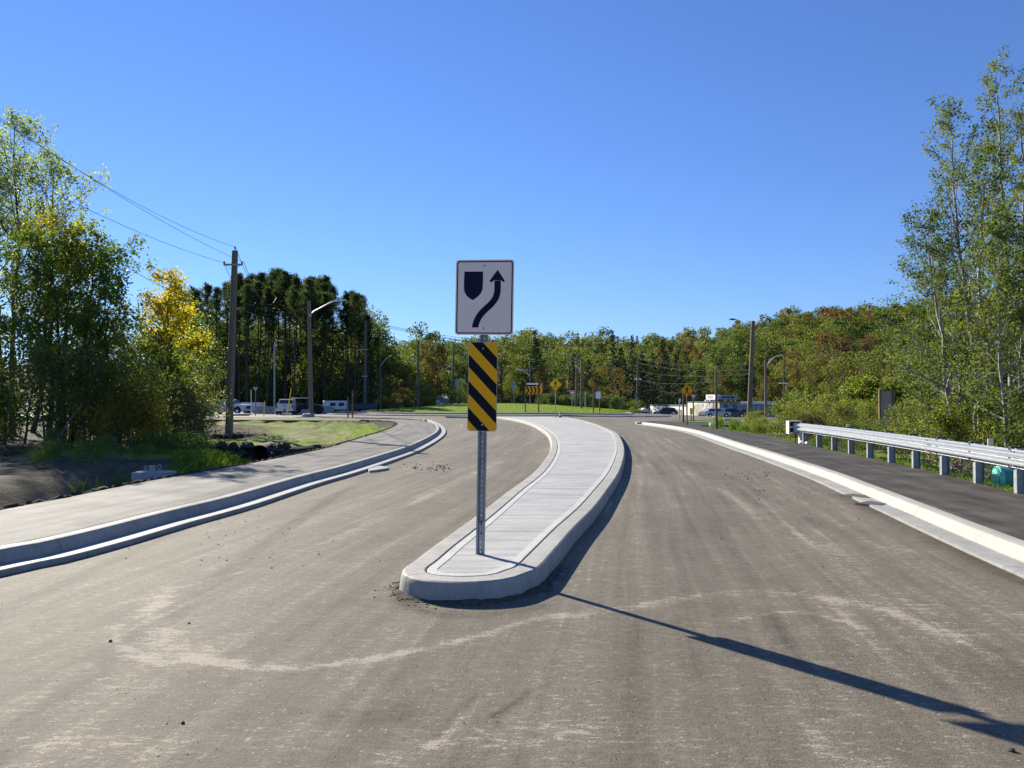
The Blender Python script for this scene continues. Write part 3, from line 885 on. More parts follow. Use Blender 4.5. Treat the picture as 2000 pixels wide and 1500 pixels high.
# far part of the path where it swings round to the road that leaves to the left
far_in = BACK_L[(BACK_L[:, 1] > 50.2)]
far_out = OUT_L[(OUT_L[:, 1] > 50.2)]
def resamp(P, n):
    sC = cum(P); t = np.linspace(0, sC[-1], n)
    return np.stack([np.interp(t, sC, P[:, 0]), np.interp(t, sC, P[:, 1])], -1)
far_in2 = catmull([tuple(far_in[0]), (-6.7, 57), (-8.2, 61), (-12, 64.0), (-20, 66.3), (-32, 68.6), (-50, 71.5), (-70, 74.0)], .5)
A_, B_ = resamp(far_out, 70), resamp(far_in2, 70)
V = np.concatenate([np.c_[A_, np.full(70, .193)], np.c_[B_, np.full(70, .193)]])
i = np.arange(69)
me = mesh_np("far_path", V, np.stack([i, i + 70, i + 71, i + 1], -1))
me.uv_layers.new(name="UVMap")
fp = link_mesh("far_path", me, 'path'); tag(fp, kind='structure')
BACK_R = offset(LIP_R, -.302 - .27)
br_ = fx(BACK_R)
yy = np.concatenate([np.array([-6., -2., 1, 2]), np.arange(3, 30, .4), np.arange(30, 48.6, .8)])
p2, _, _ = sheet("right_path", yy, lambda y: br_(y), outR, 10, .170, 'path_new', .3); tag(p2, kind='structure')
yy = np.arange(48.55, 54.2, .5)
p3, _, _ = sheet("right_path_branch", yy, lambda y: br_(y), lambda y: np.interp(y, [48.5, 49.2, 49.6, 54.3], [14, 22, 48, 48.]), 14, .168, 'path_new', .3); tag(p3, kind='structure')

# soil edging along the outer side of the left path: a lumpy strip of fill
E = OUT_L[(OUT_L[:, 1] > 1.5) & (OUT_L[:, 1] < 60)]
E = catmull(E[::2], .06)
nE = len(E)
rows = []
offs = [-.01, .02, .06, .11, .16, .22]
hz = [.17, .20, .225, .215, .15, -.05]
for k, (o, h) in enumerate(zip(offs, hz)):
    wob = (vnoise(E[:, 0] * 7 + k * 3.3, E[:, 1] * 7, 1.0) - .5)
    q = offset(E, o + wob * .07)
    w2 = (vnoise(E[:, 0] * 9 + k * 9.1, E[:, 1] * 9, 1.0) - .5) * (.09 if 0 < k < 5 else .02)
    rows.append(np.c_[q, h - .01 + w2])
V = np.vstack(rows)
F = []
for k in range(len(offs) - 1):
    i = np.arange(nE - 1)
    F.append(np.stack([k * nE + i, k * nE + i + 1, (k + 1) * nE + i + 1, (k + 1) * nE + i], -1))
me = mesh_np("soil_edging", V, np.vstack(F))
o = link_mesh("soil_edging", me, 'earth'); tag(o, 'ragged dark soil edging along the outer side of the pale path', 'soil', kind='stuff')
# ------------------------------------------------------------------ sign helpers
def rrect(w, h, r, n=5):
    out = []
    for cx, cz, a0 in ((w / 2 - r, h / 2 - r, 0), (-w / 2 + r, h / 2 - r, 90), (-w / 2 + r, -h / 2 + r, 180), (w / 2 - r, -h / 2 + r, 270)):
        for k in range(n + 1):
            a = math.radians(a0 + 90 * k / n)
            out.append((cx + r * math.cos(a), cz + r * math.sin(a)))
    return out
def clip(poly, a, b, c):
    """keep part of polygon where a*x+b*z<=c"""
    out = []
    for i in range(len(poly)):
        p, q = poly[i], poly[(i + 1) % len(poly)]
        fp, fq = a * p[0] + b * p[1] - c, a * q[0] + b * q[1] - c
        if fp <= 0: out.append(p)
        if (fp < 0 < fq) or (fq < 0 < fp):
            t = fp / (fp - fq)
            out.append((p[0] + t * (q[0] - p[0]), p[1] + t * (q[1] - p[1])))
    return out
def flat(mb, poly, y, t=.0012):
    """thin printed film with its face at local y, facing -y"""
    return mb.prism(poly, t, Matrix.Translation((0, y, 0)))
def ringpoly(mb, o, i, y, t=.0012):
    n = len(o)
    vs = [(x, y, z) for x, z in o] + [(x, y, z) for x, z in i] + [(x, y + t, z) for x, z in o] + [(x, y + t, z) for x, z in i]
    fs = []
    for k in range(n):
        j = (k + 1) % n
        fs += [(j, k, n + k, n + j)[::-1], (k, j, 2 * n + j, 2 * n + k)[::-1], (n + j, n + k, 3 * n + k, 3 * n + j)[::-1]]
    return mb.add(vs, fs)

# ------------------------------------------------------------------ main sign on the nose of the median
bx, by = gp(938, 1082, .168)
SG = empty("traffic_sign", (bx, by, .168), "keep-right sign above black and yellow hazard marker on the nose of the median", "traffic sign", rot=(0, math.radians(0.95), math.radians(-8)))
mb = MB()
H_post = 2.95
def hat(mb, z0, z1, y0=0.0):
    # flanges, sloped sides; web is built separately with its holes
    for sx in (-1, 1):
        prof = [(.046 * sx, 0.0), (.030 * sx, 0.0), (.019 * sx, .030), (.0125 * sx, .030)]
        th = .004
        vs = [(x, y0 + y, z) for z in (z0, z1) for x, y in prof] + [(x, y0 + y + th, z) for z in (z0, z1) for x, y in prof]
        fs = []
        for i in range(3):
            fs += [(i, i + 1, 5 + i, 4 + i), (8 + i, 12 + i, 13 + i, 9 + i)]
        fs += [(0, 4, 12, 8), (3, 11, 15, 7), (4, 5, 13, 12), (5, 6, 14, 13), (6, 7, 15, 14), (0, 8, 9, 1), (1, 9, 10, 2), (2, 10, 11, 3)]
        mb.add(vs, fs)
def web(mb, z0, z1, pitch=.05, hole=.0052, y0=0.0):
    y = y0 + .030
    z = z0
    while z < z1 - 1e-6:
        zt = min(z + pitch, z1); zc = (z + zt) / 2
        w = .0125
        outer = [(-w, z), (w, z), (w, zt), (-w, zt)]
        hh = [(math.cos(a) * hole * 1.25, zc + math.sin(a) * hole * 1.25) for a in [math.radians(x) for x in (225, 315, 45, 135)]]
        vs = [(x, y, q) for x, q in outer + hh] + [(x, y + .004, q) for x, q in outer + hh]
        fs = []
        for i in range(4):
            j = (i + 1) % 4
            fs += [(i, j, 4 + j, 4 + i), (8 + j, 8 + i, 12 + i, 12 + j), (4 + i, 4 + j, 12 + j, 12 + i)]
        mb.add(vs, fs)
        z = zt
hat(mb, .16, H_post); web(mb, .16, H_post)
post = mb.build("post", 'galv_dull', SG)
mb = MB(); hat(mb, -.01, .34, -.006); web(mb, -.01, .34, y0=-.006); mb.build("anchor_stub", 'galv', SG)
for q in (.30, .205):
    mb = MB(); mb.tube([(0, .012, q), (0, .045, q)], .009, 6); mb.build("splice_bolt", 'black', SG)
mb = MB(); mb.box((0, .024, .325), (.095, .012, .012)); mb.build("splice_band", 'black', SG)
def panel_local(px, py):
    return at(px, py, by)
# keep right panel
pz = at(945, 581, by).z - .168
pw, ph = .600, .765
mb = MB(); mb.prism(rrect(pw, ph, .032), .003, Matrix.Translation((0, -.012, pz)))
pan = mb.build("sign_panel", 'sign_white', SG)
fy = -.0135
def fc(x, y): return ((x - 357) / 423 * pw, pz + (378 - y) / 540 * ph)
mb = MB(); T = lambda P: [(x, z + pz) for x, z in P]
ringpoly(mb, T(rrect(pw - .026, ph - .026, .026)), T(rrect(pw - .048, ph - .048, .018)), fy)
mb.build("border_line", 'sign_black', pan)
shield = [(208, 193), (344, 193), (344, 290), (342, 320), (333, 345), (316, 366), (292, 386), (272, 398), (250, 386), (226, 366), (212, 340), (207, 315), (206, 290)]
mb = MB(); flat(mb, [fc(*p) for p in shield], fy); mb.build("shield_symbol", 'sign_navy', pan)
cl = catmull([(293, 595), (302, 555), (325, 510), (360, 470), (405, 428), (437, 385), (449, 345), (451, 300), (450, 258)], 12)
Lf, Rt = offset(cl, 23), offset(cl, -23)
Lf[0] = (270, 595); Rt[0] = (316, 595)
strip = MB()
for k in range(len(cl) - 1):
    flat(strip, [fc(*Lf[k]), fc(*Rt[k]), fc(*Rt[k + 1]), fc(*Lf[k + 1])], fy)
flat(strip, [fc(*p) for p in [(450, 180), (502, 260), (501, 267), (494, 270), (472, 256), (428, 256), (404, 270), (395, 268), (393, 260)]], fy - .0002)
strip.build("arrow_symbol", 'sign_navy', pan)
for yy_ in (152, 601):
    x, z = fc(355, yy_); mb = MB(); mb.tube([(x, -.0185, z), (x, -.012, z)], .0095, 8); mb.tube([(x, -.021, z), (x, -.018, z)], .0055, 6); mb.build("bolt", 'galv', pan)
# hazard marker
hz0, hw, hh = at(940, 755, by).z - .168, .300, .905
mb = MB(); mb.prism(rrect(hw, hh, .035), .003, Matrix.Translation((-.004, -.012, hz0)))
hp = mb.build("hazard_panel", 'sign_back', SG)
base = rrect(hw - .010, hh - .010, .031)
mb = MB(); flat(mb, [(x - .004, z + hz0) for x, z in base], fy); ys_ = mb.build("yellow_sheeting", 'sign_yellow', hp)
mb = MB()
sc_ = .3 / 223
for k in range(4):
    zt = (1031 - (585 + 200 * k)) * sc_; zb = (1031 - (680 + 200 * k)) * sc_
    xl = -hw / 2
    # line through (xl, zt) falling to the right
    P = clip(base, 1.046, 1.0, zt + 1.046 * xl)
    P = clip(P, -1.046, -1.0, -(zb + 1.046 * xl))
    if len(P) >= 3: flat(mb, [(x - .004, z + hz0) for x, z in P], fy - .0014)
mb.build("black_stripes", 'sign_black', hp)
for q in (.385, -.388):
    mb = MB(); mb.tube([(-.002, -.021, hz0 + q), (-.002, -.012, hz0 + q)], .010, 8); mb.tube([(-.002, -.024, hz0 + q), (-.002, -.0205, hz0 + q)], .006, 6); mb.build("bolt", 'galv', hp)

# ------------------------------------------------------------------ small roadside signs
def flatpart(name, mat, poly, y, parent, t=.004, ox=0, oz=0):
    mb = MB(); flat(mb, [(x + ox, z + oz) for x, z in poly], y, t); return mb.build(name, mat, parent)
WALK = [  # walking person in a unit box, facing left
    [(-.03, .40), (.05, .40), (.05, .30), (-.03, .30)],
    [(-.07, .27), (.06, .28), (.09, .18), (.07, -.02), (-.06, -.02), (-.07, .12)],
    [(-.07, .27), (-.17, .12), (-.22, .02), (-.18, -.01), (-.10, .10), (-.03, .20)],
    [(.06, .28), (.12, .18), (.20, .08), (.17, .04), (.08, .12), (.02, .20)],
    [(-.06, 0), (.02, 0), (-.05, -.18), (-.10, -.40), (-.19, -.40), (-.12, -.18)],
    [(.0, 0), (.08, 0), (.10, -.17), (.17, -.34), (.21, -.38), (.12, -.41), (.03, -.20)]]
def ped_sign(X, Y, z0, zc, side, label, sheet, postmat, group, yaw=0):
    r = empty("pedestrian_sign", (X, Y, z0), label, "road sign", group, yaw)
    d = side / math.sqrt(2)
    h = zc - z0
    mb = MB(); mb.tube([(0, .04, -.05), (0, .04, h + d * .8)], .045 if postmat == 'wood_post' else .04, 8); mb.build("post", postmat, r)
    pn = flatpart("sign_panel", sheet, [(0, -d), (d, 0), (0, d), (-d, 0)], -.01, r, .006, 0, h)
    mb = MB(); e = .93; f2 = .885
    ringpoly(mb, [(0, h - d * e), (d * e, h), (0, h + d * e), (-d * e, h)], [(0, h - d * f2), (d * f2, h), (0, h + d * f2), (-d * f2, h)], -.013)
    mb.build("border_line", 'sign_black', pn)
    mb = MB()
    for k, P in enumerate(WALK): flat(mb, [(x * side * .95, z * side * .95 + h + .05 * side) for x, z in P], -.016 - k * .0005)
    flat(mb, [(-.36 * side, h - .335 * side), (.36 * side, h - .335 * side), (.34 * side, h - .355 * side), (-.34 * side, h - .355 * side)], -.0135)
    mb.build("walking_figure", 'sign_black', pn)
    return r
p = at(1085, 751, 69.0)
ped_sign(p.x, 69.0, .16, p.z, .82, "yellow diamond pedestrian sign on the far end of the median", 'sign_lemon', 'galv_dull', "pedestrian crossing signs", 0.05)
x0, y0 = gp(1342, 829.5, .17); p = at(1342, 763, y0)
ped_sign(x0, y0, .165, p.z, .60, "amber diamond pedestrian sign beside the yield sign by the white building", 'sign_yellow', 'wood_post', "pedestrian crossing signs", -.05)

def tri(w): h = w * .866; return [(-w / 2, h / 3), (w / 2, h / 3), (0, -2 * h / 3)]
def yield_sign(X, Y, z0, zc, w, label, postmat, back=False, yaw=0, group="yield signs"):
    r = empty("yield_sign", (X, Y, z0), label, "road sign", group, yaw)
    h = zc - z0
    mb = MB(); mb.tube([(0, .035, -.05), (0, .035, h + .2)], .03 if postmat != 'wood_post' else .05, 8); mb.build("post", postmat, r)
    pn = flatpart("sign_panel", 'sign_back' if back else 'sign_red', tri(w), -.01, r, .005, 0, h)
    if not back:
        flatpart("white_triangle", 'white', [(x * .52, z * .52) for x, z in tri(w)], -.013, pn, .002, 0, h)
        mb = MB(); ringpoly(mb, [(x, z + h) for x, z in tri(w * 1.0)], [(x, z + h) for x, z in tri(w * .92)], -.012); mb.build("white_edge", 'white', pn)
    return r
p = at(1117.5, 767, 71.5)
yield_sign(p.x, 71.5, .05, p.z, .70, "red and white yield sign on grey post beyond the median end", 'galv_dull')
x0, y0 = gp(1354.5, 823, .12); p = at(1354.5, 774, y0)
yield_sign(x0, y0, .1, p.z, .56, "red and white yield sign just behind the amber pedestrian sign", 'wood_post')
x0, y0 = gp(499, 807, .05); p = at(499, 759, 86)
yield_sign(p.x, 86, 0, p.z, .55, "back of a yield sign on brown post between the two white pickups", 'wood_post', True)

# chevron board with one way arrow on the lawn edge
Yc = 88.4
A_, B_ = at(1026, 808, Yc), at(1052, 808, Yc)
r = empty("chevron_sign", ((A_.x + B_.x) / 2, Yc, .28), "white arrow above black and yellow chevron board on two posts at the lawn edge", "road sign")
dx = (B_.x - A_.x) / 2
for sx in (-1, 1):
    mb = MB(); mb.box((sx * dx, .05, 1.8), (.13, .10, 3.8)); mb.build("post", 'wood_post', r)
def zc_(py): return at(1040, py, Yc).z - .28
wA = at(1055, 0, Yc).x - at(1027, 0, Yc).x
cx = at(1040.8, 0, Yc).x - (A_.x + B_.x) / 2
za, zb = zc_(745.5), zc_(754)
an = flatpart("arrow_panel", 'sign_black', [(cx - wA / 2, zb), (cx + wA / 2, zb), (cx + wA / 2, za), (cx - wA / 2, za)], -.02, r, .01)
hm = (za + zb) / 2; hh2 = (za - zb)
flatpart("arrow_symbol", 'white', [(cx - wA * .45, hm - hh2 * .22), (cx + wA * .22, hm - hh2 * .22), (cx + wA * .22, hm - hh2 * .42), (cx + wA * .45, hm), (cx + wA * .22, hm + hh2 * .42), (cx + wA * .22, hm + hh2 * .22), (cx - wA * .45, hm + hh2 * .22)], -.024, an, .003)
zt, zb2 = zc_(754.6), zc_(770.5)
ch = flatpart("chevron_panel", 'sign_yellow', [(cx - wA / 2, zb2), (cx + wA / 2, zb2), (cx + wA / 2, zt), (cx - wA / 2, zt)], -.02, r, .01)
mb = MB(); hq = (zt - zb2) / 2; zm = (zt + zb2) / 2; cw = wA / 4
for k in range(4):
    x = cx - wA / 2 + k * cw + .02; q = cw * .45
    flat(mb, [(x, zt - .02), (x + q, zt - .02), (x + q + cw * .48, zm), (x + cw * .48, zm)], -.024, .003)
    flat(mb, [(x + cw * .48, zm), (x + q + cw * .48, zm), (x + q, zb2 + .02), (x, zb2 + .02)], -.024, .003)
mb.build("chevron_symbols", 'sign_black', ch)
x5 = at(1058, 0, Yc).x - (A_.x + B_.x) / 2
mb = MB(); mb.box((x5 - .02, .35, (za + zb2) / 2 - .1), (.12, .7, (za - zb2) * .85)); sp = mb.build("side_board", 'sign_yellow', r)
mb = MB()
for k in range(5):
    mb.box((x5 - .02, .0 + .02, zb2 + .15 + k * .33), (.13, .73, .12), mat=Matrix.Rotation(.5, 3, 'X'))
mb.build("black_stripes", 'sign_black', sp)

# other signs seen from behind / blank
def blank_sign(name, px, y0, y1, wpx, Y, label, mat, postmat, shape='rect', base_py=None, cat="road sign", group=None, post_px=0):
    c = at(px, (y0 + y1) / 2, Y); w = wpx / FPX * Y; h = (y1 - y0) / FPX * Y
    gz = float(ground_z(c.x, Y)) if base_py is None else at(px, base_py, Y).z
    r = empty(name, (c.x, Y, gz), label, cat, group)
    hc = c.z - gz
    poly = {'rect': rrect(w, h, min(w, h) * .12, 3), 'diamond': [(0, -h / 2), (w / 2, 0), (0, h / 2), (-w / 2, 0)], 'triup': [(-w / 2, -h / 2), (w / 2, -h / 2), (0, h / 2)]}[shape]
    mb = MB(); ox = post_px / FPX * Y
    mb.tube([(ox, .05, -.1), (ox, .05, hc + h * .3)], .045, 7); mb.build("post", postmat, r)
    flatpart("sign_panel", mat, poly, -.01, r, .01, 0, hc)
    return r
blank_sign("route_marker", 893, 740, 756, 7, 128, "small grey-blue sign back beside the dark round shrub, nearer the hazard marker", 'blue_paint', 'galv_dull', base_py=788)
blank_sign("route_marker", 1004, 745, 761, 7, 124, "small grey-blue sign back among firs between hazard marker and chevron board", 'blue_paint', 'galv_dull', base_py=788)
blank_sign("warning_sign", 1469, 776, 789.5, 7, 66, "pale diamond sign seen edge-on behind the tall lamp pole", 'sign_back', 'galv_dull', 'diamond', cat="road sign", post_px=-1.5)
blank_sign("warning_sign", 1532.5, 788, 796, 15, 44, "brown triangular sign back just behind the guardrail end", 'wood_post', 'galv_dull', 'triup', cat="road sign", base_py=838)
blank_sign("notice_sign", 1350, 797, 809, 5.5, 60, "small lemon yellow notice low between the amber sign posts", 'sign_lemon', 'wood_post', base_py=826, cat="notice")
blank_sign("small_sign", 1327.5, 778, 786, 4, 68, "tiny white sign on thin post in front of the white building", 'white', 'galv_dull', base_py=818, cat="road sign")
blank_sign("location_marker", 453, 815, 824.5, 5, 48, "small white tag sign low beside the tall wooden utility pole", 'white', 'galv_dull', base_py=834, cat="marker")
# white panel on two wooden posts
Yw = 92
a, b = at(1159, 803, Yw), at(1171, 805, Yw)
r = empty("panel_sign", ((a.x + b.x) / 2, Yw, .1), "white rectangular panel fixed to two thin wooden posts on the lawn", "road sign")
for q, top in ((a, 757), (b, 755)):
    zt = at(1165, top, Yw).z - .1
    mb = MB(); mb.box((q.x - (a.x + b.x) / 2, 0, zt / 2), (.12, .12, zt)); mb.build("post", 'wood_post', r)
w, h = 9.5 / FPX * Yw, 13.5 / FPX * Yw
flatpart("sign_panel", 'white', rrect(w, h, .03, 3), -.09, r, .012, at(1166.5, 0, Yw).x - (a.x + b.x) / 2, at(1166, 771.5, Yw).z - .1)

# ------------------------------------------------------------------ wooden posts and poles
def pole(name, px, top, base, Y, wpx, label, cat, mat, group=None, lean_px=0.0, z0=None):
    b = at(px, base, Y); t = at(px + lean_px, top, Y)
    gz = b.z if z0 is None else z0
    r = empty(name, (b.x, Y, gz), label, cat, group)
    R = wpx / FPX * Y / 2
    v = t - Vector((b.x, Y, gz))
    mb = MB(); n = 6
    pts = [Vector((0, 0, -.3))] + [v * (k / n) for k in range(0, n + 1)]
    rad = [R * 1.12] + [R * (1.12 - .27 * k / n) for k in range(n + 1)]
    mb.tube(pts, rad, 12)
    mb.build("pole", mat, r, smooth=True)
    return r, v
def lamp_arm(r, pts, mat='aluminium', rad=.035, head=.62, dark=False, headdir=None):
    mb = MB(); mb.tube(pts, rad, 7); arm = mb.build("lamp_arm", mat, r, smooth=True)
    e = Vector(pts[-1]); d = (Vector(pts[-1]) - Vector(pts[-2])).normalized(); d.z *= .3; d.normalize()
    side = Vector((-d.y, d.x, 0)).normalized()
    vs = []
    for t, w, h in ((-.02, .05, .04), (.15, .11, .06), (head * .6, .15, .055), (head, .09, .03)):
        for sx, sz in ((-1, -1), (1, -1), (1, 1), (-1, 1)):
            vs.append(e + d * t + side * w * sx + Vector((0, 0, h * sz)))
    mb = MB(); fs = [(3, 2, 1, 0), (12, 13, 14, 15)]
    for j in range(3):
        for k in range(4): fs.append((j * 4 + k, j * 4 + (k + 1) % 4, j * 4 + 4 + (k + 1) % 4, j * 4 + 4 + k))
    mb.add(vs, fs); mb.build("lamp_head", 'black' if dark else 'aluminium', r)
def local(r, px, py, Y): return at(px, py, Y) - Vector(r.location)

# big utility pole beside the ditch
UP, v = pole("utility_pole", 447, 490, 853, 39, 13.5, "tall brown wooden utility pole with small crossarm standing in the grassy hollow", "utility pole", 'wood_pole', lean_px=12)
cz = local(UP, 457, 517, 39).z; cxp = v.x * cz / v.z
mb = MB()
mb.box((cxp, -.2, cz - .03), (.96, .08, .09)); mb.tube([(cxp - .1, -.2, cz - .25), (cxp - .42, -.2, cz - .04)], .012, 5); mb.tube([(cxp + .1, -.2, cz - .25), (cxp + .42, -.2, cz - .04)], .012, 5)
ca = mb.build("crossarm", 'galv_dull', UP)
for sx in (-1, 1):
    mb = MB(); mb.lathe([(.02, 0), (.055, .02), (.03, .045), (.055, .07), (.03, .095), (.045, .115), (.01, .13)], 8, (cxp + sx * .45, -.2, cz + .015)); mb.build("insulator", 'black', ca)
mb = MB(); mb.lathe([(.02, 0), (.02, .12), (.06, .14), (.03, .17), (.055, .20), (.02, .23)], 8, (v.x, 0, v.z)); mb.build("insulator", 'black', UP)
mb = MB()
for k in range(9): 
    a = k * .7; rr = .45 + .25 * random.random()
    mb.rbox((math.cos(a) * rr, math.sin(a) * rr - .1, .02), (.35, .3, .22), .07, a)
o = mb.build("soil_clods", 'earth', None, loc=UP.location); tag(o, 'dark clods of dug soil heaped round the foot of the wooden utility pole', 'soil', kind='stuff')
# guy wire of that pole
# lamp pole left
Y = 79
LP, v = pole("lamp_pole", 608, 588, 813, Y, 8.0, "brown wooden lamp pole with long silver arm in front of the pine grove", "lamp pole", 'wood_pole', lean_px=-4.5)
lamp_arm(LP, [local(LP, 606, 614, Y) + Vector((0, -.1, 0)), local(LP, 615, 607, Y), local(LP, 630, 599, Y), local(LP, 645, 591, Y), local(LP, 654, 588, Y), local(LP, 660, 587, Y)], rad=.065, head=.9)
mb = MB(); q = local(LP, 607, 616, Y); mb.box((q.x, -.25, q.z), (.25, .12, .4)); mb.build("arm_bracket", 'galv_dull', LP)
mb = MB(); mb.lathe([(.62, -.1), (.62, .18), (.55, .26), (.22, .30)], 14); o = mb.build("concrete_footing", 'concrete', None, loc=LP.location + Vector((-.25, -.1, 0)))
tag(o, 'low pale concrete collar round the foot of the silver-armed lamp pole', 'concrete collar')
# distant grey lamp
Y = 118
GL, v = pole("street_lamp", 536, 672, 802, Y, 3.6, "slim grey metal street lamp standing among the pine trunks", "street lamp", 'galv_dull')
lamp_arm(GL, [local(GL, 536, 676, Y), local(GL, 537, 669, Y), local(GL, 540, 666, Y), local(GL, 543, 665.5, Y)], rad=.07, head=.6)
# poles behind the lawn
P713, _ = pole("utility_pole", 713, 626, 802, 118, 6, "grey utility pole with side bracket at the right edge of the pine grove", "utility pole", 'wood_grey', "grey poles beyond the roundabout", 1.5)
mb = MB(); q = local(P713, 713, 683, 118); mb.box((q.x - .35, -.2, q.z), (1.6, .12, .12)); mb.build("crossarm", 'galv_dull', P713)
q2 = local(P713, 713, 735, 118); mb = MB(); mb.box((q2.x, -.25, q2.z), (.9, .15, .15)); mb.build("crossarm", 'galv_dull', P713)
P743, _ = pole("street_lamp", 743.5, 697, 799, 122, 3.4, "grey lamp pole with long pale arm above golden bushes", "street lamp", 'wood_grey', lean_px=-.5)
lamp_arm(P743, [local(P743, 743, 716, 122), local(P743, 752, 703, 122), local(P743, 760, 696, 122)], rad=.06, head=.5)
P817, _ = pole("utility_pole", 816, 665, 792, 110, 4.4, "dark bare pole directly behind the lawn, standing above the grey roof", "utility pole", 'wood_grey', "grey poles beyond the roundabout", 1)
lamp_arm(P817, [local(P817, 816, 712, 110), local(P817, 812, 703, 110), local(P817, 808, 701, 110)], rad=.04, head=.35)
P886, _ = pole("utility_pole", 883.5, 668, 765, 138, 3.6, "dark thin pole just beside the hazard marker, above the dark shrubs", "utility pole", 'wood_grey', "grey poles beyond the roundabout", 3.5)
mb = MB(); mb.tube([local(P886, 885, 708, 138), local(P886, 866, 715, 138), local(P886, 851, 718, 138)], .035, 5); mb.tube([local(P886, 885, 712, 138), local(P886, 872, 719, 138), local(P886, 862, 724, 138)], .035, 5); mb.build("lamp_arm", 'galv_dull', P886)
P1035, _ = pole("street_lamp", 1036, 712, 790, 112, 3.6, "grey pole with curved lamp arm right behind the chevron board", "street lamp", 'wood_grey')
lamp_arm(P1035, [local(P1035, 1034, 734, 112), local(P1035, 1029, 728, 112), local(P1035, 1021, 723, 112), local(P1035, 1013, 721, 112)], rad=.055, head=.5)
P1126, _ = pole("lamp_pole", 1124.5, 697, 800, 104, 4.2, "brown twin pole beside the yellow traffic signal, the one with the upper lamp", "lamp pole", 'wood_pole', "twin wooden poles", 2.5)
lamp_arm(P1126, [local(P1126, 1126, 703, 104), local(P1126, 1118, 697, 104), local(P1126, 1109, 692, 104), local(P1126, 1102, 691, 104)], rad=.05, head=.45)
P1136, _ = pole("lamp_pole", 1135, 699, 801, 100, 4.4, "brown twin pole next to the yellow traffic signal, with a short pale arm", "lamp pole", 'wood_pole', "twin wooden poles", 1.5)
lamp_arm(P1136, [local(P1136, 1136, 726, 100), local(P1136, 1131, 720, 100), local(P1136, 1127, 716, 100)], rad=.05, head=.4)
P1143, _ = pole("utility_pole", 1143.5, 764, 801, 112, 2.6, "short grey stub pole to the side of the brown twin poles", "utility pole", 'galv_dull')
P1245, _ = pole("utility_pole", 1243.5, 698, 800, 118, 4.0, "grey utility pole with climbing vine and double insulators", "utility pole", 'wood_grey', lean_px=3)
mb = MB(); q = local(P1245, 1245.5, 741, 118)
mb.box((q.x, -.2, q.z), (.9, .12, .12))
for sx in (-1, 1): mb.rbox((q.x + sx * .36, -.25, q.z + .05), (.35, .2, .2), .05)
mb.build("insulator", 'white', P1245)
x0, y0 = gp(1334.5, 826, .14)
r, _ = pole("wooden_post", 1334.5, 766, 826, y0, 3.6, "brown square wooden post just beside the amber pedestrian sign", "post", 'wood_pole')
x0, y0 = gp(1399.5, 837.5, .15)
P1399, _ = pole("wooden_post", 1399.5, 726, 838, y0, 5.0, "plain brown wooden post at the edge of the new dark path", "post", 'wood_pole', lean_px=-1)
Y = 64
BP, v = pole("lamp_pole", 1463, 627, 820, Y, 8.5, "tall brown lamp pole with dark lamp head in front of the white building", "lamp pole", 'wood_pole', lean_px=8)
lamp_arm(BP, [local(BP, 1467.5, 642, Y), local(BP, 1458, 637, Y), local(BP, 1449, 629.5, Y), local(BP, 1441, 625, Y), local(BP, 1436, 624, Y)], rad=.035, head=.5, dark=True)
mb = MB(); mb.lathe([(.45, -.1), (.42, .1), (.3, .22)], 10); o = mb.build("gravel_collar", 'rubble', None, loc=BP.location); tag(o, 'dark gravel heap round the foot of the tall lamp pole', 'gravel', kind='stuff')
Y = 80
P1497, v = pole("lamp_pole", 1496, 703, 819, Y, 5, "grey-brown lamp pole with pale curved arm beside the white building's end", "lamp pole", 'wood_pole', lean_px=-1)
lamp_arm(P1497, [local(P1497, 1500, 710, Y), local(P1497, 1506, 703, Y), local(P1497, 1513, 697, Y), local(P1497, 1521, 694.5, Y)], rad=.06, head=.4)
Y = 92
P1530, v = pole("utility_pole", 1531, 703, 802, Y, 3.4, "slim grey pole with pale crossarm above the guardrail end", "utility pole", 'wood_grey')
mb = MB(); q = local(P1530, 1529, 748.5, Y); mb.box((q.x, -.12, q.z), (.95, .1, .12)); mb.build("crossarm", 'white', P1530)
mb = MB(); q = local(P1530, 1534, 757, Y); mb.tube([q + Vector((0, -.1, .35)), q + Vector((0, -.1, -.1)), q + Vector((-.15, -.1, -.15))], .03, 5); mb.build("bracket", 'white', P1530)
Y = 62
P1775, v = pole("flag_pole", 1775.5, 680, 802, Y, 3.2, "thin pale bare pole rising from brush beside the brown panel frame", "pole", 'galv_dull', lean_px=-2)
for px, b, n in ((679.5, 812, "shorter of the two small brown stakes"), (688.5, 812.5, "taller of the two small brown stakes")):
    r, _ = pole("wooden_stake", px, 775 if px < 680 else 762, b + 4, 70, 2.4, n + " at the bend of the far path", "stake", 'wood_post', "stakes by the far path")
r, _ = pole("marker_post", 490.5, 761, 806, 84, 1.5, "very thin white marker post in front of the white trailer", "marker post", 'white')
r, _ = pole("marker_post", 515.5, 783, 808, 84, 1.4, "short leaning yellow marker post by the concrete barrier", "marker post", 'sign_lemon', lean_px=1.5)
r, _ = pole("guy_guard", 561, 758, 806, 84, 2.0, "slanting yellow guy wire guard beside the rear-facing pickup", "guy wire guard", 'sign_lemon', lean_px=8)
for px, t, b, Y, n in ((1267.5, 793, 813, 118, "short brown post between blue shed and white building"), (1222, 798, 813, 112, "short leaning brown post near the vine bush")):
    pole("wooden_post", px, t, b, Y, 2.2, n, "post", 'wood_post')

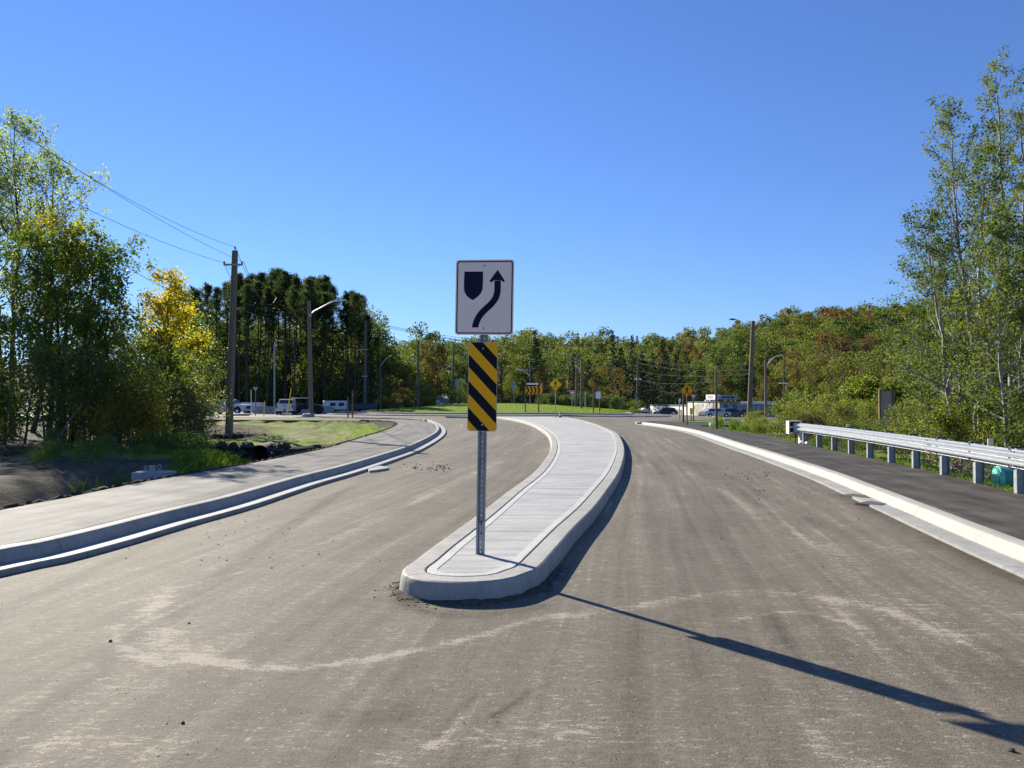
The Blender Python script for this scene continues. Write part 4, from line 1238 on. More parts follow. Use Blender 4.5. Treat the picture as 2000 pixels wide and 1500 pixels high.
# traffic signals hanging over the far road
def signal(px, y0, y1, Y, label):
    c = at(px, (y0 + y1) / 2, Y); h = (y1 - y0) / FPX * Y
    r = empty("traffic_signal", c, label, "traffic signal", "yellow traffic signals")
    w = h * .30
    mb = MB(); mb.rbox((0, 0, 0), (w, w * .8, h), .03); mb.build("housing", 'sign_yellow', r)
    for k in range(3):
        z = h * (.32 - .32 * k)
        mb = MB(); mb.lathe([(w * .36, 0), (w * .36, .05), (w * .01, .06)], 10)
        mb2_ = MB(); 
        vs = [(x, -w * .42 - zz, z + y) for x, y, zz in mb.v]
        mb2_.add(vs, mb.f); mb2_.build("lens", 'black', r)
        mb3 = MB()
        n = 8; vs = []
        for q in range(n + 1):
            a = math.pi * q / n
            vs += [(math.cos(a) * w * .42, -w * .4, z + math.sin(a) * w * .42), (math.cos(a) * w * .42, -w * .4 - w * .5, z + math.sin(a) * w * .40)]
        mb3.add(vs, [(2 * q, 2 * q + 1, 2 * q + 3, 2 * q + 2) for q in range(n)]); mb3.build("visor", 'sign_yellow', r)
    return c, h
s1 = signal(1110, 743, 758.5, 108, "yellow three-lamp traffic signal hanging beside the brown twin poles")
s2 = signal(1057.5, 747, 766, 108, "yellow three-lamp traffic signal tucked behind the chevron board")

# ------------------------------------------------------------------ wires
def wire(p0, p1, sag, rad, label, mat='wire', group=None, n=24):
    p0, p1 = Vector(p0), Vector(p1)
    pts = []
    for k in range(n + 1):
        t = k / n
        p = p0.lerp(p1, t); p.z -= 4 * sag * t * (1 - t)
        pts.append(p)
    mb = MB(); mb.tube(pts, rad, 4, cap=False)
    o = mb.build("power_line", mat, None)
    return tag(o, label, "power line", group)
LW = lambda px, py, Y: at(px, py, Y)
UT = Vector(UP.location)
topi = UT + Vector((local(UP, 459, 490, 39).x, 0, local(UP, 459, 488, 39).z + .15))
ca_l = at(439, 514, 39) + Vector((0, -.2, 0)); ca_r = at(479, 514, 39) + Vector((0, -.2, 0))
wire(topi, at(-240, 70, 17), .55, .009, "upper of the three overhead wires running from the utility pole top", group="overhead wires at the utility pole")
wire(ca_r, at(-240, 62, 17.5), .42, .009, "overhead wire from the inner crossarm insulator crossing the topmost one in the sky", group="overhead wires at the utility pole")
wire(ca_l, at(-240, 190, 17), .40, .009, "lowest long overhead wire from the outer crossarm insulator up across the sky", group="overhead wires at the utility pole")
wire(topi, at(540, 580, 118), 2.0, .015, "topmost wire dropping from the utility pole to the pine tops")
wire(ca_r, at(536, 600, 118), 1.2, .015, "wire from inner crossarm insulator falling behind the pines")
wire(ca_l, at(500, 590, 118), 1.2, .015, "wire from outer crossarm insulator falling behind the pines")
wire(at(455, 597, 39), at(230, 510, 30), .4, .012, "thick cable reaching the utility pole from the yellow tree", 'wire_blue')
wire(at(455, 597, 39), at(625, 640, 118), .6, .012, "thin cable running on from the utility pole into the pines")
for k, (a, b, sg, lab) in enumerate([
    ((714, 626), (1245, 669), 1.6, "highest wire of the bundle over the far road"),
    ((714, 631), (1245, 672), 1.6, "second wire of the bundle over the far road"),
    ((714, 628), (1248, 706), .9, "long wire falling from the grove pole to the vine pole"),
    ((714, 641), (1036, 715), 1.0, "wire falling from the grove pole to the pole behind the chevron board"),
    ((714, 645), (886, 684), .8, "short wire between the grove pole and the pole by the hazard marker"),
    ((714, 737), (883, 748), .6, "low dark cable crossing the forest edge beside the grove pole"),
    ((714, 741), (883, 753), .5, "second low dark cable beneath it at the forest edge"),
    ((620, 737), (714, 737), .5, "low dark cable crossing the pine trunks"),
    ((620, 741), (714, 742), .5, "lower dark cable crossing the pine trunks"),
    ((1036, 712), (1245, 700), .8, "dark wire between chevron pole and vine pole, upper"),
    ]):
    wire(at(*a, 118), at(*b, 118 if b[0] != 886 else 138), sg, .024, lab, 'wire_blue' if k < 5 else 'wire')
for k, (a, b, Y1, Y2, sg, lab) in enumerate([
    ((1245, 669), (1470, 680), 118, 110, .4, "high wire crossing the hillside above the white building"),
    ((1470, 680), (1790, 694), 110, 80, .4, "high wire continuing over the hillside to the thin pale pole"),
    ((1245, 699), (1467, 712), 118, 64, .5, "upper wire from the vine pole to the tall lamp pole"),
    ((1246, 708), (1467, 722), 118, 64, .5, "middle wire from the vine pole to the tall lamp pole"),
    ((1246, 724), (1467, 730), 118, 64, .5, "lower wire from the vine pole to the tall lamp pole"),
    ((1246, 741), (1399, 745), 118, 60, .4, "low wire from the vine pole toward the plain brown post"),
    ((1136, 733), (1057, 749), 100, 108, .9, "signal span wire above the yellow traffic signals"),
    ((1136, 754), (1057, 767), 100, 108, .5, "signal span wire beneath the yellow traffic signals"),
    ((1136, 754), (1245, 748), 100, 118, .6, "pale cable from the twin poles to the vine pole"),
    ((1171, 777), (1245, 772), 92, 118, .5, "low pale cable behind the white panel sign"),
    ((1467, 733), (1399, 749), 64, 60, .25, "drooping black cable between tall lamp pole and plain brown post"),
    ((1399, 749), (1290, 763), 60, 100, .5, "drooping black cable running on from the plain brown post"),
    ((1530, 780), (1700, 790), 92, 90, .3, "low pale wire past the slim pole with pale crossarm"),
    ]):
    wire(at(*a, Y1), at(*b, Y2), sg, .017, lab, 'wire_blue')

# ------------------------------------------------------------------ guardrail
rail_px = [(1575, 868), (1607, 875), (1634, 879), (1663, 886), (1699, 894), (1738, 903), (1785, 913), (1841, 926), (1906, 941), (1984, 962)]
RP = [gp(x, y, .17) for x, y in rail_px]
RP = np.array(RP)[::-1]
# even spacing along a fitted smooth line
cf = np.polyfit(RP[:, 1], RP[:, 0], 2)
Yp = [12.85 - 1.72, 12.85]
for q in range(9): Yp.append(12.85 + (27.2 - 12.85) * (q + 1) / 9)
GR = empty("guardrail", (np.polyval(cf, 12.85), 12.85, .17), "galvanised steel guardrail along the new dark path, with white end terminal", "guardrail")
G0 = Vector(GR.location)
line = np.array([(np.polyval(cf, y), y) for y in np.arange(5.2, 27.6, .3)])
RT = .74
wprof = []
for z, o in [(-.155, .004), (-.150, .0), (-.130, .0), (-.105, .062), (-.095, .078), (-.070, .081), (-.050, .078), (-.038, .062), (-.010, .004), (0, 0), (.010, .004), (.038, .062), (.050, .078), (.070, .081), (.095, .078), (.105, .062), (.130, .0), (.150, .0), (.155, .004)]:
    wprof.append((o + .02, RT - .155 + z))
def seg_y(a, b): return line[(line[:, 1] > a) & (line[:, 1] < b)]
# rail is on the road side of the posts
edges = [5.2, 8.9, 12.7, 16.5, 20.3, 24.1, 27.5]
for i, (a, b) in enumerate(zip(edges[:-1], edges[1:])):
    ys_r = np.arange(a - .02, b + .14, .24)
    P = np.array([(np.polyval(cf, y), y) for y in ys_r])
    mb = MB()
    ext = .003 * (i % 2)
    prof = [(o + .10 + ext, z - .0) for o, z in wprof] + [(o + .10 + ext - .004, z) for o, z in wprof[::-1]]
    T = np.gradient(P, axis=0); T /= np.linalg.norm(T, axis=1)[:, None]; N = np.stack([-T[:, 1], T[:, 0]], 1)
    k = len(prof); vs = [(p[0] + n[0] * o - G0.x, p[1] + n[1] * o - G0.y, z) for p, n in zip(P, N) for o, z in prof]
    fs = [(q * k + j, q * k + (j + 1) % k, (q + 1) * k + (j + 1) % k, (q + 1) * k + j) for q in range(len(P) - 1) for j in range(k)]
    mb.add(vs, fs)
    ro = mb.build("rail", 'galv', GR, smooth=True)
    # splice bolts
    mb = MB()
    for dy in (0.03, .12):
        y = b - .02 + dy - .02
        for z in (-.115, -.02, .02, .115):
            if a > 16: continue
            xx = np.polyval(cf, y) - .10 - .02 - (.06 if abs(abs(z) - .115) < .01 else .012) - .004
            mb = MB(); mb.tube([(xx - .014 - G0.x, y - G0.y, RT - .155 + z), (xx + .01 - G0.x, y - G0.y, RT - .155 + z)], .014, 6)
            mb.build("splice_bolt", 'galv_dull', ro)
ang = math.atan2(np.polyval(np.polyder(cf), 18), 1)
for i, y in enumerate(Yp):
    x = np.polyval(cf, y)
    mb = MB(); h = RT + .02
    # H section: two flanges (normal to rail) and web
    R3 = Matrix.Rotation(-ang, 3, 'Z')
    for o in (-.075, .075):
        mb.box(Vector((x - G0.x, y - G0.y, h / 2 - .06)) + R3 @ Vector((o, 0, 0)), (.008, .105, h + .1), mat=R3)
    mb.box(Vector((x - G0.x, y - G0.y, h / 2 - .06)), (.145, .007, h + .1), mat=R3)
    po = mb.build("post", 'galv_dull', GR)
    mb = MB(); mb.rbox(Vector((x - G0.x, y - G0.y + .015, RT - .15)) + R3 @ Vector((-.03, .075, 0)), (.18, .12, .37), .012, -ang); mb.build("blockout", 'black', po)
for y in (13.9, 22.6):
    x = np.polyval(cf, y)
    mb = MB(); mb.box((x - G0.x - .02, y - G0.y, RT + .055), (.10, .012, .13)); mb.build("reflector", 'sign_white', GR)
# terminal head
y = 27.9; x = np.polyval(cf, y)
T0 = Vector((x - G0.x - .13, y - G0.y, RT - .16))
mb = MB()
mb.rbox(T0 + Vector((.06, .20, -.01)), (.34, .75, .34), .02)
th = mb.build("terminal_head", 'white', GR)
mb = MB()
W_, H_ = .50, .44
cxx = T0 + Vector((-.08, -.0, .0))
for dz in (-.215, 0, .215): mb.box(cxx + Vector((0, -.05, dz)), (.44, .30, .035))
for dxx in (-.22, .22): mb.box(cxx + Vector((dxx, -.05, 0)), (.035, .296, .465))
mb.build("terminal_frame", 'white', GR)
mb = MB()
for dz in (-.107, .107): mb.box(cxx + Vector((0, .02, dz)), (.40, .02, .175))
mb.build("terminal_recess", 'black', GR)
mb = MB(); mb.box(T0 + Vector((.06, -.182, .02)), (.05, .008, .07)); mb.build("terminal_slot", 'black', GR)
mb = MB(); y = 27.7; mb.box((x - G0.x, y - G0.y + .1, .27), (.10, .15, .62)); mb.build("post", 'white', GR)
mb = MB(); mb.tube([(x - G0.x, 27.7 - G0.y, .07), (np.polyval(cf, 26.9) - G0.x, 26.9 - G0.y, .05)], .05, 6); mb.build("ground_strut", 'white', GR)
mb = MB(); mb.tube([(x - G0.x - .25, 27.6 - G0.y, -.2), (x - G0.x - .25, 27.6 - G0.y, .4)], .03, 6); mb.build("delineator_post", 'wood_post', GR)

# teal pipe lying behind the guardrail
q = at(1975, 934, 15.6)
r = empty("drain_pipe", (q.x, 15.6, q.z), "teal plastic pipe lying in grass behind the guardrail", "pipe", rz=math.radians(-14))
mb = MB(); R = .23
mb.lathe([(R * .86, 0), (R * .86, -.4), (R, -.4), (R, -.02), (R * 1.03, -.02), (R * 1.03, -.10), (R, -.12), (R, -4.0), (R * .86, -4.0)], 28)
mb.v = [(-z - .3, -x_, y_) for x_, y_, z in mb.v]
mb.build("pipe_wall", 'teal', r, smooth=True)
mb = MB(); mb.lathe([(R * .99, 0), (R * 1.07, -.01), (R * 1.07, -.05), (R * .99, -.06)], 28); mb.v = [(-z - .26, -x_, y_) for x_, y_, z in mb.v]; mb.build("end_band", 'teal', r, smooth=True)
mb = MB(); mb.lathe([(.001, -.12), (R * .85, -.12), (R * .85, -.13), (.001, -.13)], 20); mb.v = [(-z - .3, -x_, y_) for x_, y_, z in mb.v]; mb.build("end_cap", 'black', r)

# brown frame with two blank panels
Yf = 31
a, b = at(1719, 870, Yf), at(1745.5, 870, Yf)
gz = float(ground_z(a.x, Yf))
r = empty("board_stand", (a.x, Yf, gz), "tall brown wooden frame holding two blank tan panels in the brush", "sign frame")
w = b.x - a.x
zt = at(1732, 761, Yf).z - gz
for xx in (0, w):
    mb = MB(); mb.box((xx, 0, zt / 2), (.075, .09, zt)); mb.build("post", 'wood_post', r)
M['tan_board'] = simple("tan_board", (0.50, 0.44, 0.34), (0.40, 0.35, 0.27), 0.85, 4)
z1, z2, z3 = at(0, 764, Yf).z - gz, at(0, 797, Yf).z - gz, at(0, 836, Yf).z - gz
for za, zb in ((z1, z2 + .02), (z2 - .02, z3)):
    mb = MB(); mb.box((w / 2, .02, (za + zb) / 2), (w - .08, .02, za - zb)); mb.build("panel", 'tan_board', r)
mb = MB(); mb.box((w / 2, 0, z1 + .04), (w - .076, .07, .05)); mb.build("rail", 'wood_post', r)

# culvert pipe and rough wall at the ditch
q = at(507, 886, 29.6)
r = empty("culvert_pipe", (q.x, 29.6, q.z), "dark round culvert mouth in the rough earth bank of the ditch", "culvert", rz=.15)
mb = MB(); R = .33
mb.lathe([(R, 0), (R, 2.5), (R * .93, 2.5), (R * .93, 0)], 24)
mb.v = [(x_, z, y_) for x_, y_, z in mb.v]; mb.f = [f[::-1] for f in mb.f[:-2]]; mb.m = mb.m[:-2]
mb.build("pipe_wall", 'rubble', r, smooth=True)
mb = MB(); mb.lathe([(.01, 2.3), (R * .94, 2.3), (R * .94, 2.31)], 16); mb.v = [(x_, z, y_) for x_, y_, z in mb.v]; mb.build("pipe_end", 'black', r)
mb = MB()
for k in range(75):
    px = random.uniform(432, 568); py = random.uniform(868, 898)
    if (px - 507) ** 2 + (py - 886) ** 2 < 19 ** 2: continue
    c = at(px, py, random.uniform(29.7, 30.4))
    s_ = random.uniform(.16, .42)
    mb.rbox(c, (s_, s_ * .8, s_ * .7), s_ * .25, random.uniform(0, 3))
me_o = mb.build("ditch_rubble", 'rubble', None)
tag(me_o, 'dark broken clods of earth forming the bank around the culvert mouth', 'rubble', kind='stuff')
for v_ in me_o.data.vertices:
    n_ = Vector((random.uniform(-1, 1), random.uniform(-1, 1), random.uniform(-1, 1))) * .035
    v_.co += n_

# concrete chamber with lifting rings behind the left path
Yb = 17.2
a, b = at(265, 920, Yb), at(338, 920, Yb)
cx_ = (a.x + b.x) / 2
r = empty("concrete_chamber", (cx_, Yb, -.45), "grey precast concrete chamber with lifting rings behind the pale path", "concrete chamber")
zt = at(300, 921, Yb).z + .45
mb = MB()
prof = []
w2, d2 = (b.x - a.x) / 2, .30
ring = []
for k in range(28):
    t = 2 * math.pi * k / 28
    cxx_, sxx_ = math.cos(t), math.sin(t)
    ring.append((w2 * math.copysign(abs(cxx_) ** .35, cxx_), d2 * math.copysign(abs(sxx_) ** .35, sxx_)))
vs = []
for z, s_ in ((0, 1), (zt - .015, 1), (zt, .975)): vs += [(x * s_, y * s_, z) for x, y in ring]
fs = [tuple(range(56, 84))]
for j in range(2):
    for k in range(28): fs.append((j * 28 + k, j * 28 + (k + 1) % 28, (j + 1) * 28 + (k + 1) % 28, (j + 1) * 28 + k))
mb.add(vs, fs); mb.build("chamber_body", 'concrete', r, smooth=True)
mb = MB(); mb.lathe([(.075, zt), (.07, zt + .13), (.06, zt + .135)], 12, (-.02, -.05, 0)); mb.build("riser", 'concrete', r)
for xx, rr in ((-.19, .035), (.12, .045)):
    mb = MB(); mb.tube([(xx, 0, zt - .02), (xx, 0, zt + .06)], .012, 6)
    mb.tube([(xx + rr * math.sin(t), -.01, zt + .06 + rr - rr * math.cos(t)) for t in np.linspace(0, 2 * math.pi, 14)], .011, 6); mb.build("lifting_ring", 'galv', r)

# low concrete bases on the far verge
for px, py, w_, Y, lab in ((1396, 829, 22, None, "low round pale concrete base at the new path's edge, beside the plain post"), (1420, 819.5, 16, None, "low round pale concrete base on the grass before the tall lamp pole"), (1450, 818, 0, None, ""), (470, 806, 34, 86, "flat pale concrete slab on the verge in front of the side-on pickup")):
    if not w_: continue
    x, y = gp(px, py + 3, .12) if Y is None else (at(px, 808, Y).x, Y)
    r_ = w_ / 2 / FPX * y; hh_ = .22 if Y is None else .15
    mb = MB(); mb.lathe([(r_, -.15), (r_, hh_ * .8), (r_ * .93, hh_), (r_ * .3, hh_ * 1.02)], 18); o = mb.build("concrete_footing", 'concrete', None, smooth=True, loc=(x, y, .1)); tag(o, lab, "concrete base")

# orange cone-like marker on the median end
q = at(1094, 813, 70.6)
r = empty("traffic_cone", (q.x, 70.6, .165), "small orange traffic cone at the far end of the median", "traffic cone")
mb = MB(); mb.rbox((0, 0, .02), (.36, .36, .04), .01); mb.build("cone_base", 'black', r)
mb = MB(); mb.lathe([(.14, .04), (.045, .5), (.03, .52)], 12); mb.build("cone_body", 'orange', r, smooth=True)
mb = MB(); mb.lathe([(.112, .19), (.090, .30)], 12); mb.build("reflective_band", 'white', r)

# concrete barrier by the parked trucks
a, b = at(497, 809, 99), at(650, 806, 103)
d = (b - a); L_ = d.length; n_ = 4
for k in range(n_):
    c = a + d * ((k + .5) / n_)
    mb = MB(); w_ = L_ / n_ - .08
    P = [(-.3, 0), (.3, 0), (.3, .08), (.12, .33), (.08, .95), (-.08, .95), (-.12, .33), (-.3, .08)]
    vs = [(-w_ / 2, x, z) for x, z in P] + [(w_ / 2, x, z) for x, z in P]
    mb.add(vs, [tuple(range(8))[::-1], tuple(range(8, 16))] + [(i_, (i_ + 1) % 8, 8 + (i_ + 1) % 8, 8 + i_) for i_ in range(8)])
    o = mb.build("concrete_barrier", 'concrete', None, loc=(c.x, c.y, 0)); o.rotation_euler.z = math.atan2(d.y, d.x)
    tag(o, ["grey concrete barrier segment next to the white trailer", "grey concrete barrier segment hidden mostly behind the rear-facing pickup", "grey concrete barrier segment under the roller machine", "grey concrete barrier segment just before the small white camper"][k], "concrete barrier", "concrete barriers by the parked trucks")
# ------------------------------------------------------------------ vehicles
def arch(cx, r, z0, n=8):
    return [(cx + r * math.cos(math.pi - math.pi * k / n), z0 + r * math.sin(math.pi - math.pi * k / n)) for k in range(n + 1)]
def extrude_side(mb, poly, w, inset=None):
    """poly (x,z) counter-clockwise, centred width w; inset: dict of idx-> narrower half width for upper points"""
    n = len(poly)
    hw = [w / 2 - (inset(x, z) if inset else 0) for x, z in poly]
    vs = [(x, -h, z) for (x, z), h in zip(poly, hw)] + [(x, h, z) for (x, z), h in zip(poly, hw)]
    fs = [tuple(range(n)), tuple(reversed(range(n, 2 * n)))]
    for i in range(n):
        j = (i + 1) % n; fs.append((j, i, i + n, j + n))
    mb.add(vs, fs)
def wheels(r, xs, w, R, z=None):
    for x in xs:
        for sy in (-1, 1):
            mb = MB(); mb.lathe([(R * .62, -.11), (R * .96, -.11), (R, -.08), (R, .08), (R * .96, .11), (R * .62, .11)], 20)
            mb.v = [(x + a, sy * (w / 2 - .10) + c, R + b) for a, b, c in mb.v]; t = mb.build("wheel", 'rubber', r, smooth=True)
            mb = MB(); mb.lathe([(.01, -.118), (R * .25, -.125), (R * .55, -.10), (R * .64, -.118), (R * .64, .118), (R * .55, .10), (R * .25, .125), (.01, .118)], 12)
            mb.v = [(x + a, sy * (w / 2 - .10) + c, R + b) for a, b, c in mb.v]; mb.build("rim", 'aluminium', t, smooth=True)
def pickup(loc, rz, label, beacon=False):
    r = empty("pickup_truck", loc, label, "pickup truck", "white pickup trucks", rz)
    W = 1.98; R = .40
    body = [(-2.90, .55)] + [(-2.55, .50)] + arch(-1.95, .50, .47) + [(-1.40, .42), (1.35, .42)] + arch(1.90, .50, .47) + [(2.45, .45), (2.86, .50), (2.92, .72), (2.90, 1.02), (2.80, 1.14), (2.2, 1.22), (1.35, 1.27), (1.30, 1.24), (-.92, 1.24), (-.94, 1.30), (-2.90, 1.30)]
    mb = MB(); extrude_side(mb, body, W, lambda x, z: .05 if z > 1.1 else (.02 if z < .5 else 0)); mb.build("body", 'car_white', r)
    cab = [(-.90, 1.24), (1.28, 1.26), (.62, 1.80), (.40, 1.87), (-.62, 1.88), (-.78, 1.82)]
    ins = lambda x, z: .06 if z < 1.3 else .22
    mb = MB(); extrude_side(mb, cab, W, ins); mb.build("cab", 'car_white', r)
    def side(pts, nm):
        for sy in (-1, 1):
            mb = MB(); vs = []
            for x, z in pts:
                h = W / 2 - (.06 + .16 * (z - 1.24) / .62) + .006
                vs.append((x, sy * h, z))
            vs2 = [(x, y - sy * .004, z) for x, y, z in vs]
            n = len(pts); mb.add(vs + vs2, [tuple(range(n)) if sy < 0 else tuple(reversed(range(n)))] + [(i, n + i, n + (i + 1) % n, (i + 1) % n) for i in range(n)]); mb.build(nm, 'glass', r)
    side([(-.72, 1.32), (.02, 1.32), (.02, 1.77), (-.66, 1.77)], "window"); side([(.10, 1.32), (.98, 1.32), (.50, 1.77), (.10, 1.77)], "window")
    mb = MB(); mb.add([(1.235, -.84, 1.32), (1.235, .84, 1.32), (.665, .72, 1.785), (.665, -.72, 1.785)], [(0, 1, 2, 3)]); mb.build("windshield", 'glass', r)
    mb = MB(); mb.add([(-.912, .82, 1.34), (-.912, -.82, 1.34), (-.80, -.70, 1.77), (-.80, .70, 1.77)], [(0, 1, 2, 3)]); mb.build("rear_window", 'glass', r)
    mb = MB(); mb.rbox((-2.96, 0, .58), (.14, 1.9, .22), .04); mb.build("rear_bumper", 'aluminium', r)
    mb = MB(); mb.rbox((2.92, 0, .52), (.16, 1.94, .22), .05); mb.build("front_bumper", 'car_white', r)
    mb = MB(); mb.box((2.915, 0, .86), (.04, 1.15, .34)); mb.build("grille", 'black', r)
    for sy in (-1, 1):
        mb = MB(); mb.rbox((2.86, sy * .78, .92), (.12, .36, .22), .03); mb.build("headlight", 'lamp_clear', r)
        mb = MB(); mb.rbox((-2.90, sy * .90, 1.02), (.05, .15, .38), .02); mb.build("taillight", 'lamp_red', r)
        mb = MB(); mb.rbox((.92, sy * 1.08, 1.33), (.12, .20, .20), .03); mb.build("mirror", 'black', r)
        mb = MB(); mb.box((.0, sy * (W / 2 + .003), .90), (.012, .008, .66)); mb.box((1.1, sy * (W / 2 + .003), .90), (.012, .008, .66)); mb.box((-.6, sy * (W / 2 - .01), 1.08), (.16, .03, .03)); mb.box((.45, sy * (W / 2 - .01), 1.08), (.16, .03, .03)); mb.build("door_seams", 'black', r)
    mb = MB(); mb.box((-2.906, 0, 1.08), (.02, .28, .09)); mb.box((-3.035, 0, .60), (.012, .3, .13)); mb.build("tailgate_badge", 'black', r)
    for sx in (-1.95, 1.9):
        for sy in (-1, 1):
            mb = MB(); mb.tube([(sx + .52 * math.cos(a), sy * (W / 2 - .01), .47 + .52 * math.sin(a)) for a in np.linspace(0, math.pi, 9)], .035, 5); mb.build("wheel_arch", 'black', r)
    mb = MB(); mb.box((0, 0, .55), (4.6, 1.5, .25)); mb.build("chassis", 'black', r)
    if beacon:
        mb = MB(); mb.lathe([(.08, 1.88), (.09, 1.92), (.07, 2.03), (.01, 2.05)], 10, (-.2, 0, 0)); mb.build("beacon", 'orange', r)
    wheels(r, (-1.95, 1.9), W, R)
    return r
a = at(447, 808, 96)
pickup((a.x, 96, 0.0), math.radians(-16), "white pickup seen side-on with orange roof beacon behind the utility pole", True)
a = at(550, 808, 92)
pickup((a.x + .3, 93.0, 0.0), math.radians(102), "white pickup seen from behind with red tail lights in front of the pines")

def car(loc, rz, label, mat, suv=False, cat="car"):
    r = empty("parked_car", loc, label, cat, "cars near the white building", rz)
    W = 1.8; R = .33; h = 1.65 if suv else 1.42
    body = [(-2.2, .45)] + [(-1.9, .35)] + arch(-1.35, .42, .34) + [(-.9, .28), (.95, .28)] + arch(1.4, .42, .34) + [(1.85, .32), (2.2, .42), (2.25, .7), (2.1, .86), (1.1, .98), (-2.0, 1.02), (-2.2, .9)]
    mb = MB(); extrude_side(mb, body, W, lambda x, z: .06 if z > .9 else 0); mb.build("body", mat, r)
    rx = -2.0 if suv else -1.75
    cab = [(rx, .99), (1.1, .97), (.45, h - .06), (.2, h), (-1.1, h), (rx + .35, h - .10)]
    mb = MB(); extrude_side(mb, cab, W, lambda x, z: .08 if z < 1.1 else .25); mb.build("cabin", mat, r)
    for sy in (-1, 1):
        for pts in ([(-1.5, 1.06), (-.3, 1.06), (-.3, h - .12), (-1.25, h - .12)], [(-.2, 1.06), (.88, 1.06), (.38, h - .12), (-.2, h - .12)]):
            vs = [(x, sy * (W / 2 - .08 - .17 * (z - 1) / (h - 1) + .012), z) for x, z in pts]
            mb = MB(); mb.add(vs, [tuple(range(4)) if sy < 0 else (3, 2, 1, 0)]); mb.build("window", 'glass', r)
    mb = MB(); mb.add([(1.08, -.7, 1.02), (1.08, .7, 1.02), (.50, .6, h - .09), (.50, -.6, h - .09)], [(0, 1, 2, 3)]); mb.build("windshield", 'glass', r)
    wheels(r, (-1.35, 1.4), W, R)
    return r
Yc_ = 150
def gz_(x, y): return float(ground_z(x, y))
for px, py, Y, rz, lab, mat, suv in ((1300, 811, 140, math.radians(170), "dark blue van-like car parked beside the white building's low wing", 'car_navy', True),
                                     (1396, 812.5, 117, 0.3, "silver car roof showing just in front of the grey block wall", 'car_silver', False),
                                     (1427, 812.5, 118, 0.35, "dark navy car just past the silver one by the grey block wall", 'car_navy', False),
                                     (1529, 812, 140, 2.6, "white van-like car between building end and brush", 'car_silver', True),
                                     (1545, 814, 118, 2.8, "silver car partly hidden behind the guardrail terminal brush", 'car_silver', False)):
    x = (px - 1000) / FPX * Y
    zt = at(px, py, Y).z
    car((x, Y, max(gz_(x, Y), zt - .25)), rz, lab, mat, suv)

# roller machine by the lamp pole
q = at(592, 808, 97)
r = empty("roller_machine", (q.x, 97, 0), "dark compact roller machine with white canopy roof behind the lamp pole", "construction machine", rz=.1)
mb = MB(); mb.rbox((-.2, 0, .95), (1.6, 1.3, .7), .1); mb.rbox((1.6, 0, .9), (1.1, 1.2, .55), .1); mb.build("body", 'rubber', r)
mb = MB(); mb.rbox((-.35, 0, 2.02), (1.9, 1.4, .08), .03); mb.build("canopy_roof", 'white', r)
for sx in (-1.15, .45):
    for sy in (-.6, .6):
        mb = MB(); mb.box((sx, sy, 1.6), (.07, .07, .9)); mb.build("canopy_post", 'white' if sx < 0 else 'black', r)
for x in (-.9, 1.9):
    mb = MB(); mb.lathe([(.55, -.6), (.6, -.58), (.6, .58), (.55, .6)], 18); mb.v = [(x + a, c, .6 + b) for a, b, c in mb.v]; mb.build("drum", 'rubber', r, smooth=True)
mb = MB(); mb.tube([(1.0, .5, 1.5), (2.5, .55, .5)], .06, 6); mb.build("side_rail", 'wood_post', r)
# white trailer and small camper
q = at(492, 806, 103)
r = empty("utility_trailer", (q.x, 103, 0), "plain white utility trailer just ahead of the side-on pickup", "trailer", rz=-.1)
mb = MB(); mb.rbox((0, 0, .95), (3.0, 1.8, 1.0), .05); mb.build("trailer_box", 'car_white', r); wheels(r, (0,), 1.9, .32)
q = at(655, 804, 112)
r = empty("camper", (q.x, 112, 0), "small white camper with two dark windows before the pines", "camper", rz=.12)
mb = MB(); mb.rbox((0, 0, 1.0), (3.4, 1.9, 1.35), .12); mb.build("camper_body", 'car_white', r)
for xx in (-.25, .95):
    mb = MB(); mb.box((xx, -.955, 1.15), (.75, .02, .45)); mb.build("window", 'glass', r)
wheels(r, (-.3,), 1.9, .33)
mb = MB(); mb.rbox((3.9, .2, .8), (4.2, 1.8, .95), .1); mb.build("dark_storage_box", 'car_navy', r)

# ------------------------------------------------------------------ white building
def bld_part(r, name, px0, px1, ytop, ybase, Y, depth, mat):
    a, b = at(px0, ybase, Y), at(px1, ybase, Y)
    zt = at(px0, ytop, Y).z; zb = a.z - 3
    o = Vector(r.location)
    mb = MB(); mb.box(((a.x + b.x) / 2 - o.x, Y + depth / 2 - o.y, (zt + zb) / 2 - o.z), (b.x - a.x, depth, zt - zb)); return mb.build(name, mat, r)
FC = Vector((33.75, 125.0, 0)); DL = Vector((-.17, .985, 0)); DR = Vector((.985, .17, 0))
def on_face(px, side):
    """point on a facade line seen at pixel column px"""
    k = (px - 1000) / FPX; D = DL if side == 'L' else DR
    L_ = (k * FC.y - FC.x) / (D.x - k * D.y)
    return FC + D * L_
BD = empty("white_building", (FC.x, FC.y, -1.7), "low white flat-roofed commercial building with weathered taller block and roof sign", "building")
B0_ = Vector(BD.location)
